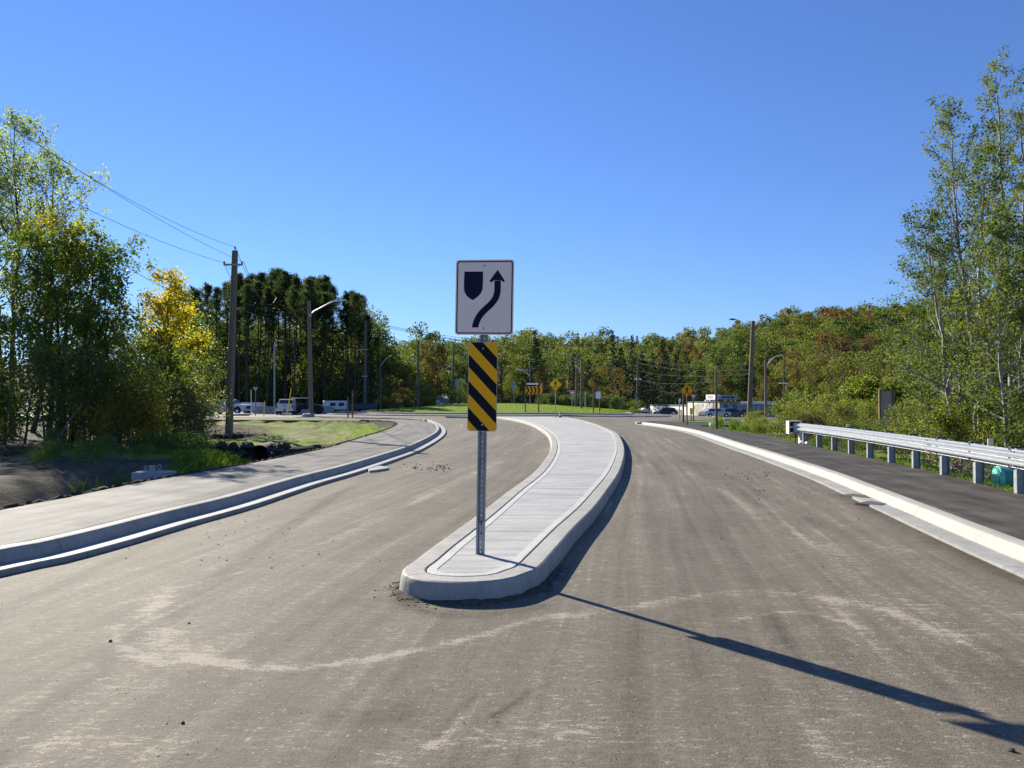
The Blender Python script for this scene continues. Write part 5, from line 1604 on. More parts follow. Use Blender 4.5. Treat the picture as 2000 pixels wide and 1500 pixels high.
def slab_on(name, side, px0, px1, y0, y1, mat, out=.04, t=.08, to_ground=False, back=None):
    a, b = on_face(px0, side), on_face(px1, side)
    za = at(px0, y0, a.y).z; zb = -4.0 if to_ground else at((px0 + px1) / 2, y1, (a.y + b.y) / 2).z
    zt = at((px0 + px1) / 2, y0, (a.y + b.y) / 2).z
    D = DL if side == 'L' else DR
    Nn = Vector((-.985, -.17, 0)) if side == 'L' else Vector((.17, -.985, 0))
    if back is None: p0, p1, q0, q1 = a + Nn * out, b + Nn * out, a + Nn * (out - t), b + Nn * (out - t)
    else: p0, p1, q0, q1 = a, b, a - Nn * back, b - Nn * back
    P = [p0, p1, q1, q0]
    vs = [Vector((p.x, p.y, z)) - B0_ for z in (zb, zt) for p in P]
    mb = MB(); mb.add(vs, [(3, 2, 1, 0), (4, 5, 6, 7)] + [(i, (i + 1) % 4, 4 + (i + 1) % 4, 4 + i) for i in range(4)])
    o = mb.build(name, mat, BD)
    import bmesh as _bm
    bm = _bm.new(); bm.from_mesh(o.data); _bm.ops.recalc_face_normals(bm, faces=bm.faces); bm.to_mesh(o.data); bm.free()
    return o
slab_on("wall", 'L', 1270, 1342, 791.3, 815, 'stucco', to_ground=True, back=12)
slab_on("wall", 'L', 1342, 1405, 784.6, 815, 'stucco', to_ground=True, back=11.5)
slab_on("wall", 'R', 1405, 1446, 784.8, 815, 'stucco', to_ground=True, back=9.5)
slab_on("wall", 'R', 1446, 1513, 790.5, 815, 'stucco', to_ground=True, back=9)
slab_on("roof_edge", 'L', 1270, 1341.5, 790.7, 791.8, 'roof_grey', .15, .3); slab_on("roof_edge", 'L', 1342, 1405, 784, 785, 'roof_grey', .15, .3)
slab_on("roof_edge", 'R', 1405.5, 1446, 784.2, 785, 'roof_grey', .15, .3); slab_on("roof_edge", 'R', 1446.5, 1513, 789.9, 790.9, 'roof_grey', .15, .3)
slab_on("door_surround", 'L', 1316, 1331.5, 800, 815, 'wood_post'); slab_on("garage_door", 'L', 1321.5, 1330.5, 801.5, 815, 'tan_board', .07)
slab_on("window", 'L', 1276, 1281.5, 804, 811, 'roof_grey'); slab_on("door", 'L', 1365, 1371, 806, 815, 'glass', .12)
slab_on("block_wall", 'L', 1354, 1393, 789, 816, 'stucco_old', .06)
slab_on("block_wall", 'R', 1407, 1441, 795, 816, 'stucco_old', .06)
slab_on("window", 'R', 1413.5, 1421, 789.5, 804, 'roof_grey', .10); slab_on("window", 'R', 1431, 1438.5, 789.5, 804, 'roof_grey', .10)
for px in (1385, 1393, 1398): slab_on("water_stain", 'L', px, px + 1.1, 785.4, 792, 'roof_grey', .09, .02)
for px in (1407.5, 1416, 1427): slab_on("water_stain", 'R', px, px + 1.1, 785.4, 791, 'roof_grey', .12, .02)
slab_on("window", 'R', 1449, 1467, 801, 809, 'glass'); slab_on("awning", 'R', 1448, 1472, 799.6, 801, 'roof_grey', .8, .8)
slab_on("doorway", 'R', 1480, 1507, 800, 816, 'tan_board'); slab_on("window", 'R', 1482, 1500, 804, 810, 'glass', .10); slab_on("fascia", 'R', 1468, 1501, 793, 798.6, 'blue_paint')
slab_on("sign_board", 'L', 1382, 1404.4, 770.8, 780.6, 'white', .3, .3); slab_on("sign_board", 'R', 1405, 1439, 771.3, 780.2, 'blue_paint', .3, .3)
for y_ in (774, 776.8): slab_on("sign_lettering", 'L', 1385, 1396, y_, y_ + .9, 'sign_navy', .33, .03)
for x0_, x1_ in ((1409, 1416), (1418, 1423), (1425, 1433)): slab_on("sign_lettering", 'R', x0_, x1_, 774.6, 777.4, 'sign_navy', .33, .03)
for px in (1385, 1390, 1399): slab_on("sign_support", 'L', px, px + 1, 780.6, 785, 'roof_grey', .2, .15)
for px in (1408, 1416, 1427, 1436): slab_on("sign_support", 'R', px, px + 1, 780.2, 785, 'roof_grey', .2, .15)
slab_on("roof_vent", 'L', 1366, 1371, 778.5, 785, 'galv_dull', -1.5, .8); slab_on("roof_vent", 'L', 1360, 1363, 781, 785, 'galv_dull', -1.5, .8)
for px in (1292, 1306): slab_on("roof_pipe", 'L', px, px + 3, 789.5, 791.5, 'black', -.3, .3)
# blue shed, grey roof house, white roof
def house(name, px0, px1, ytop, yeave, ybase, Y, depth, wallm, roofm, label, gable=False):
    a, b = at(px0, ybase, Y), at(px1, ybase, Y)
    ze, zt = at(px0, yeave, Y).z, at(px0, ytop, Y).z
    gz = min(gz_(a.x, Y), a.z) - .5
    r = empty(name, ((a.x + b.x) / 2, Y, gz), label, "building")
    w = b.x - a.x
    mb = MB(); mb.box((0, depth / 2, (ze - gz) / 2), (w, depth, ze - gz)); mb.build("wall", wallm, r)
    mb = MB(); e = .35; h0, h1 = ze - gz, zt - gz
    if gable:
        vs = [(-w / 2 - e, -e, h0 - .1), (w / 2 + e, -e, h0 - .1), (0, -e, h1), (-w / 2 - e, depth + e, h0 - .1), (w / 2 + e, depth + e, h0 - .1), (0, depth + e, h1)]
        mb.add(vs, [(0, 1, 2), (5, 4, 3), (0, 2, 5, 3), (1, 4, 5, 2), (0, 3, 4, 1)])
    else:
        vs = [(-w / 2 - e, -e, h0 - .05), (w / 2 + e, -e, h0 - .05), (w / 2 + e, depth + e, h0 - .05), (-w / 2 - e, depth + e, h0 - .05), (-w * .2, depth / 2, h1), (w * .3, depth / 2, h1)]
        mb.add(vs, [(0, 1, 5, 4), (1, 2, 5), (2, 3, 4, 5), (3, 0, 4), (3, 2, 1, 0)])
    mb.build("roof", roofm, r)
    return r, w
h_, w_ = house("shed", 1250, 1270, 797, 803, 812, 135, 4, 'blue_paint', 'white', "small pale blue shed with white gable beside the white building", True)
mb = MB(); mb.box((0, -.02, 1.6), (w_ * .5, .05, .9)); mb.build("window", 'glass', h_)
house("house", 842, 876, 773, 783.5, 790, 160, 9, 'stucco', 'roof_grey', "low house with grey hipped roof behind the lawn")
q = at(832, 784, 158); mb = MB(); mb.box((0, 0, 0), (5.5, .3, .35)); o = mb.build("white_rail", 'white', None, loc=q); tag(o, "long low white beam just past the grey-roofed house", "beam")
h_, w_ = house("boat_shelter", 1700, 1782, 783, 794, 815, 62, 4, 'white', 'white', "low white-roofed shelter glimpsed through the brush behind the brown frame")

# road stub kerb piece: broken asphalt lips in the gutters
def slab_piece(pix, z0, z1, mat, label, name="asphalt_lip"):
    mb = MB(); P = [gp(a, b, z1) for a, b in pix]; n = len(P)
    c = np.mean(P, axis=0)
    vs = [(x, y, z1 + random.uniform(-.006, .006)) for x, y in P] + [(x + (x - c[0]) * .04, y + (y - c[1]) * .04, z0) for x, y in P]
    fs = [tuple(range(n)), tuple(reversed(range(n, 2 * n)))] + [(i, n + i, n + (i + 1) % n, (i + 1) % n) for i in range(n)]
    area = sum(P[i][0] * P[(i + 1) % n][1] - P[(i + 1) % n][0] * P[i][1] for i in range(n))
    if area < 0: fs = [f[::-1] for f in fs]
    mb.add(vs, fs); o = mb.build(name, mat, None); return tag(o, label, "asphalt patch")
slab_piece([(1641, 966), (1668, 964), (1690, 967), (1700, 972), (1672, 971)], 0, .034, 'rubble', "small dark asphalt lip lying across the white gutter, the farther one")
slab_piece([(1671, 982), (1700, 978), (1730, 983), (1722, 987), (1698, 985)], 0, .036, 'rubble', "small dark asphalt lip lying across the white gutter, the nearer one")
slab_piece([(716, 913), (740, 909), (757, 911), (757, 914), (735, 918), (722, 919)], 0, .05, 'gutter', "pale plate over the gutter edge of the curved kerb", "gutter_plate")

# ------------------------------------------------------------------ pebbles on the road
def icorock(c, r):
    t = (1 + 5 ** .5) / 2
    v = np.array([(-1, t, 0), (1, t, 0), (-1, -t, 0), (1, -t, 0), (0, -1, t), (0, 1, t), (0, -1, -t), (0, 1, -t), (t, 0, -1), (t, 0, 1), (-t, 0, -1), (-t, 0, 1)]) / 1.9
    v = v * rng.uniform(.7, 1.2, (12, 1)) * r * np.array([1, 1, .65])
    return v + c
IF = np.array([(0, 11, 5), (0, 5, 1), (0, 1, 7), (0, 7, 10), (0, 10, 11), (1, 5, 9), (5, 11, 4), (11, 10, 2), (10, 7, 6), (7, 1, 8), (3, 9, 4), (3, 4, 2), (3, 2, 6), (3, 6, 8), (3, 8, 9), (4, 9, 5), (2, 4, 11), (6, 2, 10), (8, 6, 7), (9, 8, 1)])
VV, FF, n_ = [], [], 0
def scatter(cx, cy, sx, sy, n, r0, r1):
    global n_
    for k in range(n):
        px, py = rng.normal(cx, sx), rng.normal(cy, sy)
        if py < 826 or py > 1498: continue
        x, y = gp(px, py, 0)
        if y > 60 or x < lipL(y) + .1 or x > lipR(y) - .1: continue
        r = rng.uniform(r0, r1)
        VV.append(icorock(np.array([x, y, r * .3]), r)); FF.append(IF + n_); n_ += 12
scatter(800, 1290, 450, 120, 190, .0015, .005)
scatter(1400, 1290, 400, 120, 150, .0015, .0045)
scatter(300, 1180, 250, 90, 60, .002, .006)
scatter(845, 913, 25, 5, 70, .012, .03)
scatter(1470, 925, 40, 22, 110, .007, .02)
scatter(1550, 1000, 80, 50, 70, .005, .012)
scatter(480, 1040, 120, 40, 80, .005, .012)
for k in range(420):  # crumbs of asphalt pressed round the nose of the median
    t = rng.uniform(-1.15, 1.9); i_ = int(np.argmin(np.abs(s - (sn + t)))); p_ = offset(MED, -abs(rng.normal(0.02, .07)))[i_]
    r = rng.uniform(.003, .011)
    VV.append(icorock(np.array([p_[0] + rng.uniform(-.07, .07), p_[1] + rng.uniform(-.07, .07), r * .3]), r)); FF.append(IF + n_); n_ += 12
me = mesh_np("pebbles", np.vstack(VV), np.vstack(FF), smooth=False)
o = link_mesh("pebbles", me, 'rubble'); tag(o, 'small dark pebbles and asphalt crumbs strewn over the dusty road', 'pebbles', kind='stuff')
for px, py, r_, lab in ((215, 1253, .016, "dark pebble lying alone beside the pale dust arc"), (357, 1413, .013, "dark pebble below the dust arc, near the bottom edge"), (1975, 1467, .02, "brown stone on the road at the bottom corner past the sign's shadow"), (369, 1218, .012, "dark pebble inside the curve of the pale dust arc")):
    x, y = gp(px, py, 0)
    me = mesh_np("stone", icorock(np.array([0, 0, r_ * .4]), r_), IF); o = link_mesh("stone", me, 'rubble', loc=(x, y, 0)); tag(o, lab, "stone", "loose stones on the road")
# lumpy crust of asphalt squeezed up round the nose
t_ = np.linspace(-1.3, 1.9, 260)
Pn = np.array([[np.interp(sn + q, s, MED[:, 0]), np.interp(sn + q, s, MED[:, 1])] for q in t_])
rowsC = []
for o_, h_ in ((.01, .018), (-.02, .022), (-.045, .012), (-.07, .006), (-.10, -.006)):
    wv = (vnoise(Pn[:, 0] * 9 + o_ * 50, Pn[:, 1] * 9, 1.6) - .5)
    fade = smooth01((t_ + 1.3) / .5) * smooth01((1.9 - t_) / .6)
    rowsC.append(np.c_[offset(Pn, o_ * (0.4 + 1.2 * vnoise(Pn[:, 0], Pn[:, 1], 3.0)) + wv * .03), (h_ + wv * .03) * fade - .004 * (1 - fade)])
V = np.vstack(rowsC); n0_ = len(t_); F = []
for k in range(4):
    i = np.arange(n0_ - 1); F.append(np.stack([k * n0_ + i + 1, k * n0_ + i, (k + 1) * n0_ + i, (k + 1) * n0_ + i + 1], -1))
me = mesh_np("asphalt_crust", V, np.vstack(F)); o = link_mesh("asphalt_crust", me, 'rubble_dusty'); tag(o, 'rough asphalt crust squeezed up against the nose of the median', 'asphalt', kind='stuff')
# ------------------------------------------------------------------ foliage tools
def leaf_quads(C, size, rngl, up=0.0, aspect=.6, droop=0.0):
    """one diamond leaf (2 triangles, folded) per centre"""
    n = len(C)
    a = rngl.normal(size=(n, 3)); a[:, 2] = a[:, 2] * (1 - up) - droop
    a /= np.linalg.norm(a, axis=1)[:, None]
    b = rngl.normal(size=(n, 3)); b -= a * (a * b).sum(1)[:, None]; b /= np.linalg.norm(b, axis=1)[:, None]
    s_ = size * rngl.uniform(.65, 1.3, n)[:, None]
    nrm = np.cross(a, b)
    P0 = C; P2_ = C + a * s_; mid = C + a * s_ * .5
    P1 = mid + b * s_ * aspect * .5 + nrm * s_ * .08; P3 = mid - b * s_ * aspect * .5 + nrm * s_ * .08
    V = np.stack([P0, P1, P2_, P3], 1).reshape(-1, 3)
    F = np.arange(n * 4).reshape(n, 4)
    return V, F

def leaf_quads_n(C, N, size, rngl, aspect=.62, jit=.55):
    n = len(C)
    N = N + rngl.normal(0, jit, (n, 3)); N /= np.linalg.norm(N, axis=1)[:, None]
    a = rngl.normal(size=(n, 3)); a -= N * (a * N).sum(1)[:, None]; a /= np.linalg.norm(a, axis=1)[:, None]
    b = np.cross(N, a); s_ = size * rngl.uniform(.65, 1.3, n)[:, None]
    V = np.stack([C - a * s_ * .5, C + b * s_ * aspect * .5, C + a * s_ * .5, C - b * s_ * aspect * .5], 1).reshape(-1, 3)
    return V, np.arange(n * 4).reshape(n, 4)

def rot_about(d, ang, az, r_):
    d = Vector(d).normalized()
    p = d.orthogonal().normalized()
    q = Matrix.Rotation(az, 3, d) @ p
    return (d * math.cos(ang) + q * math.sin(ang)).normalized()

def grow(seed, H, R, cb=.25, n1=20, n2=6, n3=5, leaves=18, lsize=.09, stems=((0, 0, 0, 0, 1.0),), elev=(25, 60), trad=None, spread=.14, prof=None, curve=.25, fill=1.0, twig=.0, minr=.006, trunk_top=.96):
    """branching tree. stems: (x, y, lean_x, lean_y, height factor). Returns wood MB and leaf centres"""
    rr = random.Random(seed); rn = np.random.default_rng(seed)
    W = MB(); C = []; HT = []
    prof = prof or (lambda t: math.sin(math.pi * min(1, max(0, (t * .82 + .16)))) ** .8)
    for (sx, sy, lx, ly, hf) in stems:
        h = H * hf; tr = trad or h * .016
        pts = [Vector((sx, sy, -.3))]
        wx = wy = 0
        n = 11
        for k in range(n + 1):
            t = k / n
            wx += rr.uniform(-1, 1) * h * .010; wy += rr.uniform(-1, 1) * h * .010
            pts.append(Vector((sx + lx * h * t ** 1.2 + wx, sy + ly * h * t ** 1.2 + wy, h * t * trunk_top)))
        rad = [tr * 1.25] + [max(minr, tr * (1 - .88 * (k / n) ** .9)) for k in range(n + 1)]
        W.tube(pts, rad, 7, cap=False)
        def on_trunk(t):
            q = 1 + t * n; i = min(int(q), n); return pts[i].lerp(pts[i + 1], q - i) if i < len(pts) - 1 else pts[-1]
        m1 = max(3, int(n1 * hf))
        az = rr.uniform(0, 6.28)
        for i in range(m1):
            t = cb + (1 - cb) * ((i + rr.uniform(0, .9)) / m1) ** .9; t = min(t, .985)
            tt = (t - cb) / (1 - cb)
            az += 2.4 + rr.uniform(-.5, .5)
            e = math.radians(elev[0] + (elev[1] - elev[0]) * tt + rr.uniform(-9, 9))
            d = Vector((math.cos(az) * math.cos(e), math.sin(az) * math.cos(e), math.sin(e)))
            L1 = max(.25, R * prof(tt) * rr.uniform(.75, 1.15) * hf)
            p = on_trunk(t); q = [p.copy()]; dd = d.copy()
            r1 = max(minr, tr * (1 - .85 * t) * .45)
            k1 = 5
            for k in range(k1):
                dd = (dd + Vector((rr.uniform(-1, 1) * .13, rr.uniform(-1, 1) * .13, rr.uniform(-.3, 1) * curve * .35))).normalized()
                q.append(q[-1] + dd * L1 / k1)
            W.tube(q, [max(minr * .8, r1 * (1 - .8 * k / k1)) for k in range(k1 + 1)], 5, cap=False)
            m2 = max(2, int(n2 * min(1.3, L1 / max(.1, R) + .35)))
            for j in range(m2):
                s_ = .22 + .78 * (j + rr.uniform(0, .9)) / m2; s_ = min(s_, 1)
                u = s_ * k1; iu = min(int(u), k1 - 1); b0 = q[iu].lerp(q[iu + 1], u - iu)
                bd = (q[iu + 1] - q[iu]).normalized()
                d2 = rot_about(bd, math.radians(rr.uniform(28, 62)), rr.uniform(0, 6.28), rr)
                d2.z += .15; d2.normalize()
                L2 = L1 * .42 * (1.15 - .65 * s_) * rr.uniform(.7, 1.25) + .12
                q2 = [b0]; dk = d2
                for k in range(3):
                    dk = (dk + Vector((rr.uniform(-1, 1) * .2, rr.uniform(-1, 1) * .2, rr.uniform(-.2, .35)))).normalized()
                    q2.append(q2[-1] + dk * L2 / 3)
                W.tube(q2, [max(minr * .6, r1 * .35 * (1 - .25 * k)) for k in range(4)], 4, cap=False)
                for k in range(n3):
                    s3 = rr.uniform(.2, 1.0) * 3; i3 = min(int(s3), 2); c0_ = q2[i3].lerp(q2[i3 + 1], s3 - i3)
                    d3 = rot_about(dk, math.radians(rr.uniform(20, 75)), rr.uniform(0, 6.28), rr)
                    L3 = (twig or L2 * .4) * rr.uniform(.6, 1.2)
                    c1_ = c0_ + d3 * L3
                    if minr < .012: W.tube([c0_, c1_], [minr * .6, minr * .35], 3, cap=False)
                    if rr.random() > fill: continue
                    m3 = max(1, int(leaves * rr.uniform(.6, 1.3)))
                    tq = rn.uniform(.15, 1.1, m3)[:, None]
                    C.append(np.array(c0_)[None] * (1 - tq) + np.array(c1_)[None] * tq + rn.normal(0, spread, (m3, 3)))
    C = np.vstack(C) if C else np.zeros((0, 3))
    return W, C

def make_tree(name, loc, label, cat, W, C, size, wood, leafm, seed, group=None, tintf=None, rz=0.0, droop=.2, aspect=.6, scale=1.0, up=0.0, extra=None):
    r = empty(name, loc, label, cat, group, rz); r.scale = (scale,) * 3
    W.build("trunk", wood, r, smooth=True)
    rn = np.random.default_rng(seed + 77)
    V, F = leaf_quads(C, size, rn, aspect=aspect, droop=droop, up=up)
    t = rn.normal(.35, .2, len(C)) if tintf is None else tintf(C, rn)
    # neighbouring leaves share their tint, clump by clump
    me = mesh_np("crown", V, F, tint=np.clip(t, 0, 1))
    link_mesh("crown", me, leafm, r)
    return r

def clumpy(C, s=.8, seed=0):
    return vnoise(C[:, 0] + seed * 3.7 + C[:, 2] * .8, C[:, 1] + C[:, 2] * .9, s)

# ---- poplars behind the guardrail
def poplar(px, ptop, pbase, Y, R, seed, label, stems, hue=0.0, leaves=14, n1=26, wood='bark_pale', lean=0, cb=.16):
    b = at(px, pbase, Y); t = at(px, ptop, Y)
    gz = gz_(b.x, Y)
    H = t.z - gz
    W, C = grow(seed, H, R, cb=cb, n1=n1, n2=7, n3=5, leaves=leaves, lsize=.07, stems=stems, elev=(22, 66), trad=H * .0095, spread=.06, curve=.45, prof=lambda t: (1.0 - .72 * t) * (0.72 + .28 * math.sin(t * 3)), fill=.9, twig=.28, minr=.006)
    tf = lambda C, rn: .08 + .6 * clumpy(C, .5, seed) + rn.normal(0, .12, len(C)) + hue
    return make_tree("poplar_tree", (b.x, Y, gz), label, "tree", W, C, .066, wood, 'lf_poplar', seed, "poplars behind the guardrail", tf, droop=.4, aspect=.75)
poplar(1912, 212, 868, 20.5, 3.5, 101, "tall loose poplar with pale trunk and the outermost ascending twigs over the guardrail", ((0, 0, -.03, 0, 1.0), (-.45, .3, -.10, .02, .72), (.3, .4, .03, .02, .9)))
poplar(1990, 112, 868, 24, 3.4, 102, "tallest poplar, its thin yellowish top rising highest at the picture's edge", ((0, 0, -.015, 0, 1.0), (.5, .3, .02, .0, .9)), .25)
poplar(2075, 60, 868, 21, 3.0, 103, "poplar whose dense side reaches in from beyond the picture's edge", ((0, 0, -.03, 0, 1.0),), .1)
poplar(1858, 470, 868, 23, 1.7, 104, "smaller poplar in front of the hillside, leaning over the brush", ((0, 0, -.05, 0, 1.0), (.5, .3, .02, .02, .8)), .0, n1=20)
poplar(1965, 420, 868, 18.2, 1.9, 105, "young green poplar standing closest to the teal pipe", ((0, 0, -.02, 0, 1.0), (.4, .3, .05, .02, .85)), .0, n1=20)

# ---- left: maples, tall pale trees, thicket
def left_tree(name, px, ptop, pbase, Y, R, seed, label, mat, stems, lsize=.11, leaves=16, n1=20, wood='bark_dark', tf=None, elev=(20, 55), cb=.25, spread=.14, fill=.95, prof=None, n2=6, n3=5, trad=None, twig=.3, group=None, droop=.3):
    b = at(px, pbase, Y); t = at(px, ptop, Y); gz = gz_(b.x, Y); H = t.z - gz
    W, C = grow(seed, H, R, cb=cb, n1=n1, n2=n2, n3=n3, leaves=leaves, stems=stems, elev=elev, trad=trad or H * .014, spread=spread, curve=.3, fill=fill, twig=twig, prof=prof)
    tf = tf or (lambda C, rn: .1 + .5 * clumpy(C, .5, seed) + rn.normal(0, .1, len(C)))
    return make_tree(name, (b.x, Y, gz), label, "tree", W, C, lsize, wood, mat, seed, group, tf, droop=droop, aspect=.8)
round_prof = lambda t: (math.sin(math.pi * (.12 + .80 * t))) ** .7
left_tree("maple_tree", 126, 470, 900, 27, 2.6, 201, "dark green maple with forked trunk and yellowing outer leaves above the ditch", 'lf_maple', ((0, 0, -.05, 0, .95), (.1, .2, .12, .02, 1.0), (.25, -.1, .27, 0, .72)), lsize=.11, leaves=12, n1=18, cb=.3, prof=round_prof, spread=.10, fill=.85,
          tf=lambda C, rn: .20 + .35 * clumpy(C, .4, 1) + .40 * smooth01((C[:, 2] - 6.6) / 2.2) + rn.normal(0, .1, len(C)))
left_tree("maple_tree", 95, 430, 885, 31, 2.3, 202, "golden-topped maple just behind the dark forked one", 'lf_maple', ((0, 0, .0, 0, 1.0), (.5, .3, .1, 0, .85)), lsize=.115, leaves=12, n1=17, fill=.85, cb=.3, prof=round_prof, spread=.11,
          tf=lambda C, rn: .22 + .35 * clumpy(C, .5, 2) + .58 * smooth01((C[:, 2] - 5.6) / 3.0) + rn.normal(0, .12, len(C)))
left_tree("maple_tree", 322, 548, 870, 34, 1.75, 203, "bright yellow maple top next to the utility pole", 'lf_maple', ((0, 0, .0, 0, 1.0), (.4, .3, -.06, 0, .85)), lsize=.115, leaves=12, n1=17, fill=.85, cb=.2, prof=round_prof, spread=.11,
          tf=lambda C, rn: .12 + .40 * clumpy(C, .5, 3) + .75 * smooth01((C[:, 2] - 3.6) / 2.2) + rn.normal(0, .12, len(C)))
tall_prof = lambda t: min(1.0, (1 - t) * 2.2 + .28) * (.85 + .2 * math.sin(t * 5))
left_tree("silver_poplar", 28, 232, 880, 44, 5.0, 204, "tall airy silvery tree rising above the maples at the picture's edge", 'lf_pale', ((0, 0, .01, 0, 1.0), (.8, .3, .09, 0, .88), (-1, .3, -.08, 0, .9)), lsize=.15, leaves=12, n1=26, wood='bark_dark', elev=(28, 64), cb=.3, spread=.17, fill=.75, prof=tall_prof, trad=.17, twig=.5)
left_tree("silver_poplar", -70, 260, 880, 40, 4.2, 205, "airy silvery tree mostly cut off by the picture's edge", 'lf_pale', ((0, 0, .04, 0, 1.0),), lsize=.15, leaves=12, n1=22, elev=(28, 60), cb=.3, spread=.2, fill=.75, prof=tall_prof, trad=.17, twig=.5)
left_tree("birch_tree", 345, 560, 850, 47, 2.0, 206, "thin olive tree between yellow maple and pine grove", 'lf_brush', ((0, 0, .0, 0, 1.0),), lsize=.16, leaves=10, n1=18, cb=.15, fill=.8, wood='bark_grey')
thick = [(10, 660, 27, 1.9, 'lf_brush', "low olive tree at the picture's edge above the bare ditch slope"),
         (210, 600, 38, 2.6, 'lf_brush', "green tree behind the leaning stem of the forked maple"),
         (270, 640, 33, 2.1, 'lf_brush', "yellow-green small tree below the yellow maple's crown"),
         (165, 660, 33, 2.0, 'lf_brush', "yellow-green small tree framed by the forked trunk"),
         (300, 690, 40, 2.4, 'lf_brush', "sunlit small tree in front of the distant forest, by the pole"),
         (380, 640, 56, 2.8, 'lf_poplar', "dull green tree at the near foot of the pine grove"),
         (110, 700, 25, 1.7, 'lf_brush', "small leafy sapling right behind the forked maple's foot"),
         (235, 720, 27, 1.7, 'lf_brush', "small leafy sapling beside the dead leaning stem")]
for k, (px, pt, Y, R, mt, lab) in enumerate(thick):
    left_tree("small_tree", px, pt, 880, Y, R, 300 + k, lab, mt, ((0, 0, .0, 0, 1.0), (.5, .3, .12, 0, .85), (-.5, .2, -.12, 0, .8)), lsize=.11 if Y < 35 else .14, leaves=8, fill=.62, n1=13, cb=.06, wood='bark_grey', prof=round_prof, spread=.17, trad=.05, group="thicket trees left of the utility pole", n2=5)

# ---- bushes: several meshes reused
def bush_meshes(nv, seed, H, R, mat, lsize, leaves, n1=9, wood='bark_grey', spread=.12, n3=4):
    out = []
    for k in range(nv):
        st = tuple((random.uniform(-R * .5, R * .5), random.uniform(-R * .5, R * .5), random.uniform(-.25, .25), random.uniform(-.25, .25), random.uniform(.65, 1)) for _ in range(4))
        W, C = grow(seed + k, H, R * .75, cb=.08, n1=n1, n2=4, n3=n3, leaves=leaves, stems=st, elev=(20, 60), trad=.022, spread=spread, curve=.4, minr=.0055, twig=.18, prof=round_prof, trunk_top=.85)
        rn = np.random.default_rng(seed + k)
        V, F = leaf_quads(C, lsize, rn, droop=.2, aspect=.6)
        tint = np.clip(.05 + .6 * clumpy(C, 1.2, k) + rn.normal(0, .15, len(C)), 0, 1)
        W_ = MB(); W_.v, W_.f, W_.m, W_.n = W.v, W.f, W.m, W.n
        r = bpy.data.objects.new("bush_source", None)
        mw = bpy.data.meshes.new("stems"); mw.from_pydata(W.v, [], W.f); mw.materials.append(M[wood])
        ml = mesh_np("leaves", V, F, tint=tint); ml.materials.append(M[mat])
        out.append((mw, ml))
    return out
def put_bush(src, x, y, sc, label, cat, group, name="bush", rz=None, dz=0.0, zs=1.0):
    r = empty(name, (x, y, gz_(x, y) + dz), label, cat, group, random.uniform(0, 6.28) if rz is None else rz)
    r.scale = (sc, sc, sc * zs)
    for me_, nm in zip(src, ("stems", "leaves")):
        o = bpy.data.objects.new(nm, me_); COL.objects.link(o); o.parent = r
    return r
B_br = bush_meshes(4, 500, 2.4, 1.5, 'lf_brush', .085, 9)
B_gr = bush_meshes(3, 520, 2.4, 1.5, 'lf_poplar', .09, 9)
M['lf_golden'] = leaf_mat("golden_shrub_leaves", [(0.16, 0.14, 0.02), (0.30, 0.22, 0.025), (0.42, 0.24, 0.03)], .5)
M['lf_dusk'] = leaf_mat("dusty_purple_leaves", [(0.07, 0.06, 0.045), (0.12, 0.10, 0.06), (0.17, 0.15, 0.07)], .35)
B_go = bush_meshes(2, 540, 1.7, 1.4, 'lf_golden', .09, 9)
B_du = bush_meshes(2, 550, 2.2, 1.3, 'lf_dusk', .08, 8)
B_fi = bush_meshes(2, 560, 1.2, 1.1, 'lf_weed', .08, 6, n1=7)
# left thicket edge
EDGE = "shrubs along the wooded edge of the ditch"
nb = 0
adj = ["leafy", "dense", "loose", "low", "ragged", "bushy", "spreading", "tangled"]
for k in range(15):
    Y = random.uniform(17, 40); px = random.uniform(-60, 330)
    x = (px - 1000) / FPX * Y
    d = outL(Y) - x
    if d < 4.3 or (px > 255 and Y < 27): continue
    if Y < 25: continue
    iq = random.randrange(7); src = (B_br + B_gr)[iq]
    put_bush(src, x, Y, random.uniform(.75, 1.25), "%s shrub of the shaded thicket %s" % ("yellow-olive" if iq < 4 else "plain green", "at the picture's edge" if px < 60 else "beneath the forked maple" if px < 160 else "beside the dead leaning stem" if px < 240 else "below the yellow maple"), "shrub", EDGE)
for px, py, Y, sc, src, lab in ((225, 860, 25, 1.0, B_go[0], "golden-leaved shrub above the concrete chamber, nearer the maple"),
                                (272, 855, 26.5, 1.05, B_go[1], "golden-leaved shrub above the concrete chamber, nearer the utility pole"),
                                (330, 855, 30, 1.1, B_br[0], "pale olive shrub between the golden shrubs and the utility pole"),
                                (362, 845, 33, 1.25, B_du[0], "dusty purple-grey shrub leaning towards the utility pole"),
                                (338, 830, 34, 1.3, B_du[1], "taller dusty shrub behind the purple-grey one"),
                                (382, 870, 31, .8, B_du[0], "small dusty shrub at the crest of the grassy bank"),
                                (378, 800, 46, 1.2, B_br[2], "olive shrub at the tail of the side-on pickup"),
                                (355, 800, 50, 1.4, B_gr[1], "green shrub in front of the distant pine grove"),
                                (310, 815, 44, 1.4, B_gr[0], "green shrub deep behind the golden shrubs"),
                                (310, 880, 25.5, .6, B_fi[0], "low bright weed clump just behind the concrete chamber"),
                                (350, 885, 25, .6, B_fi[1], "low bright weed clump on the bank beside the chamber"),
                                (392, 888, 25, .55, B_fi[0], "low weed clump near the top of the grassy bank"),
                                (15, 880, 26, 1.0, B_gr[2], "dark shrub at the picture's edge above the shaded slope")):
    x = (px - 1000) / FPX * Y
    put_bush(src, x, Y, sc, lab, "shrub", EDGE)
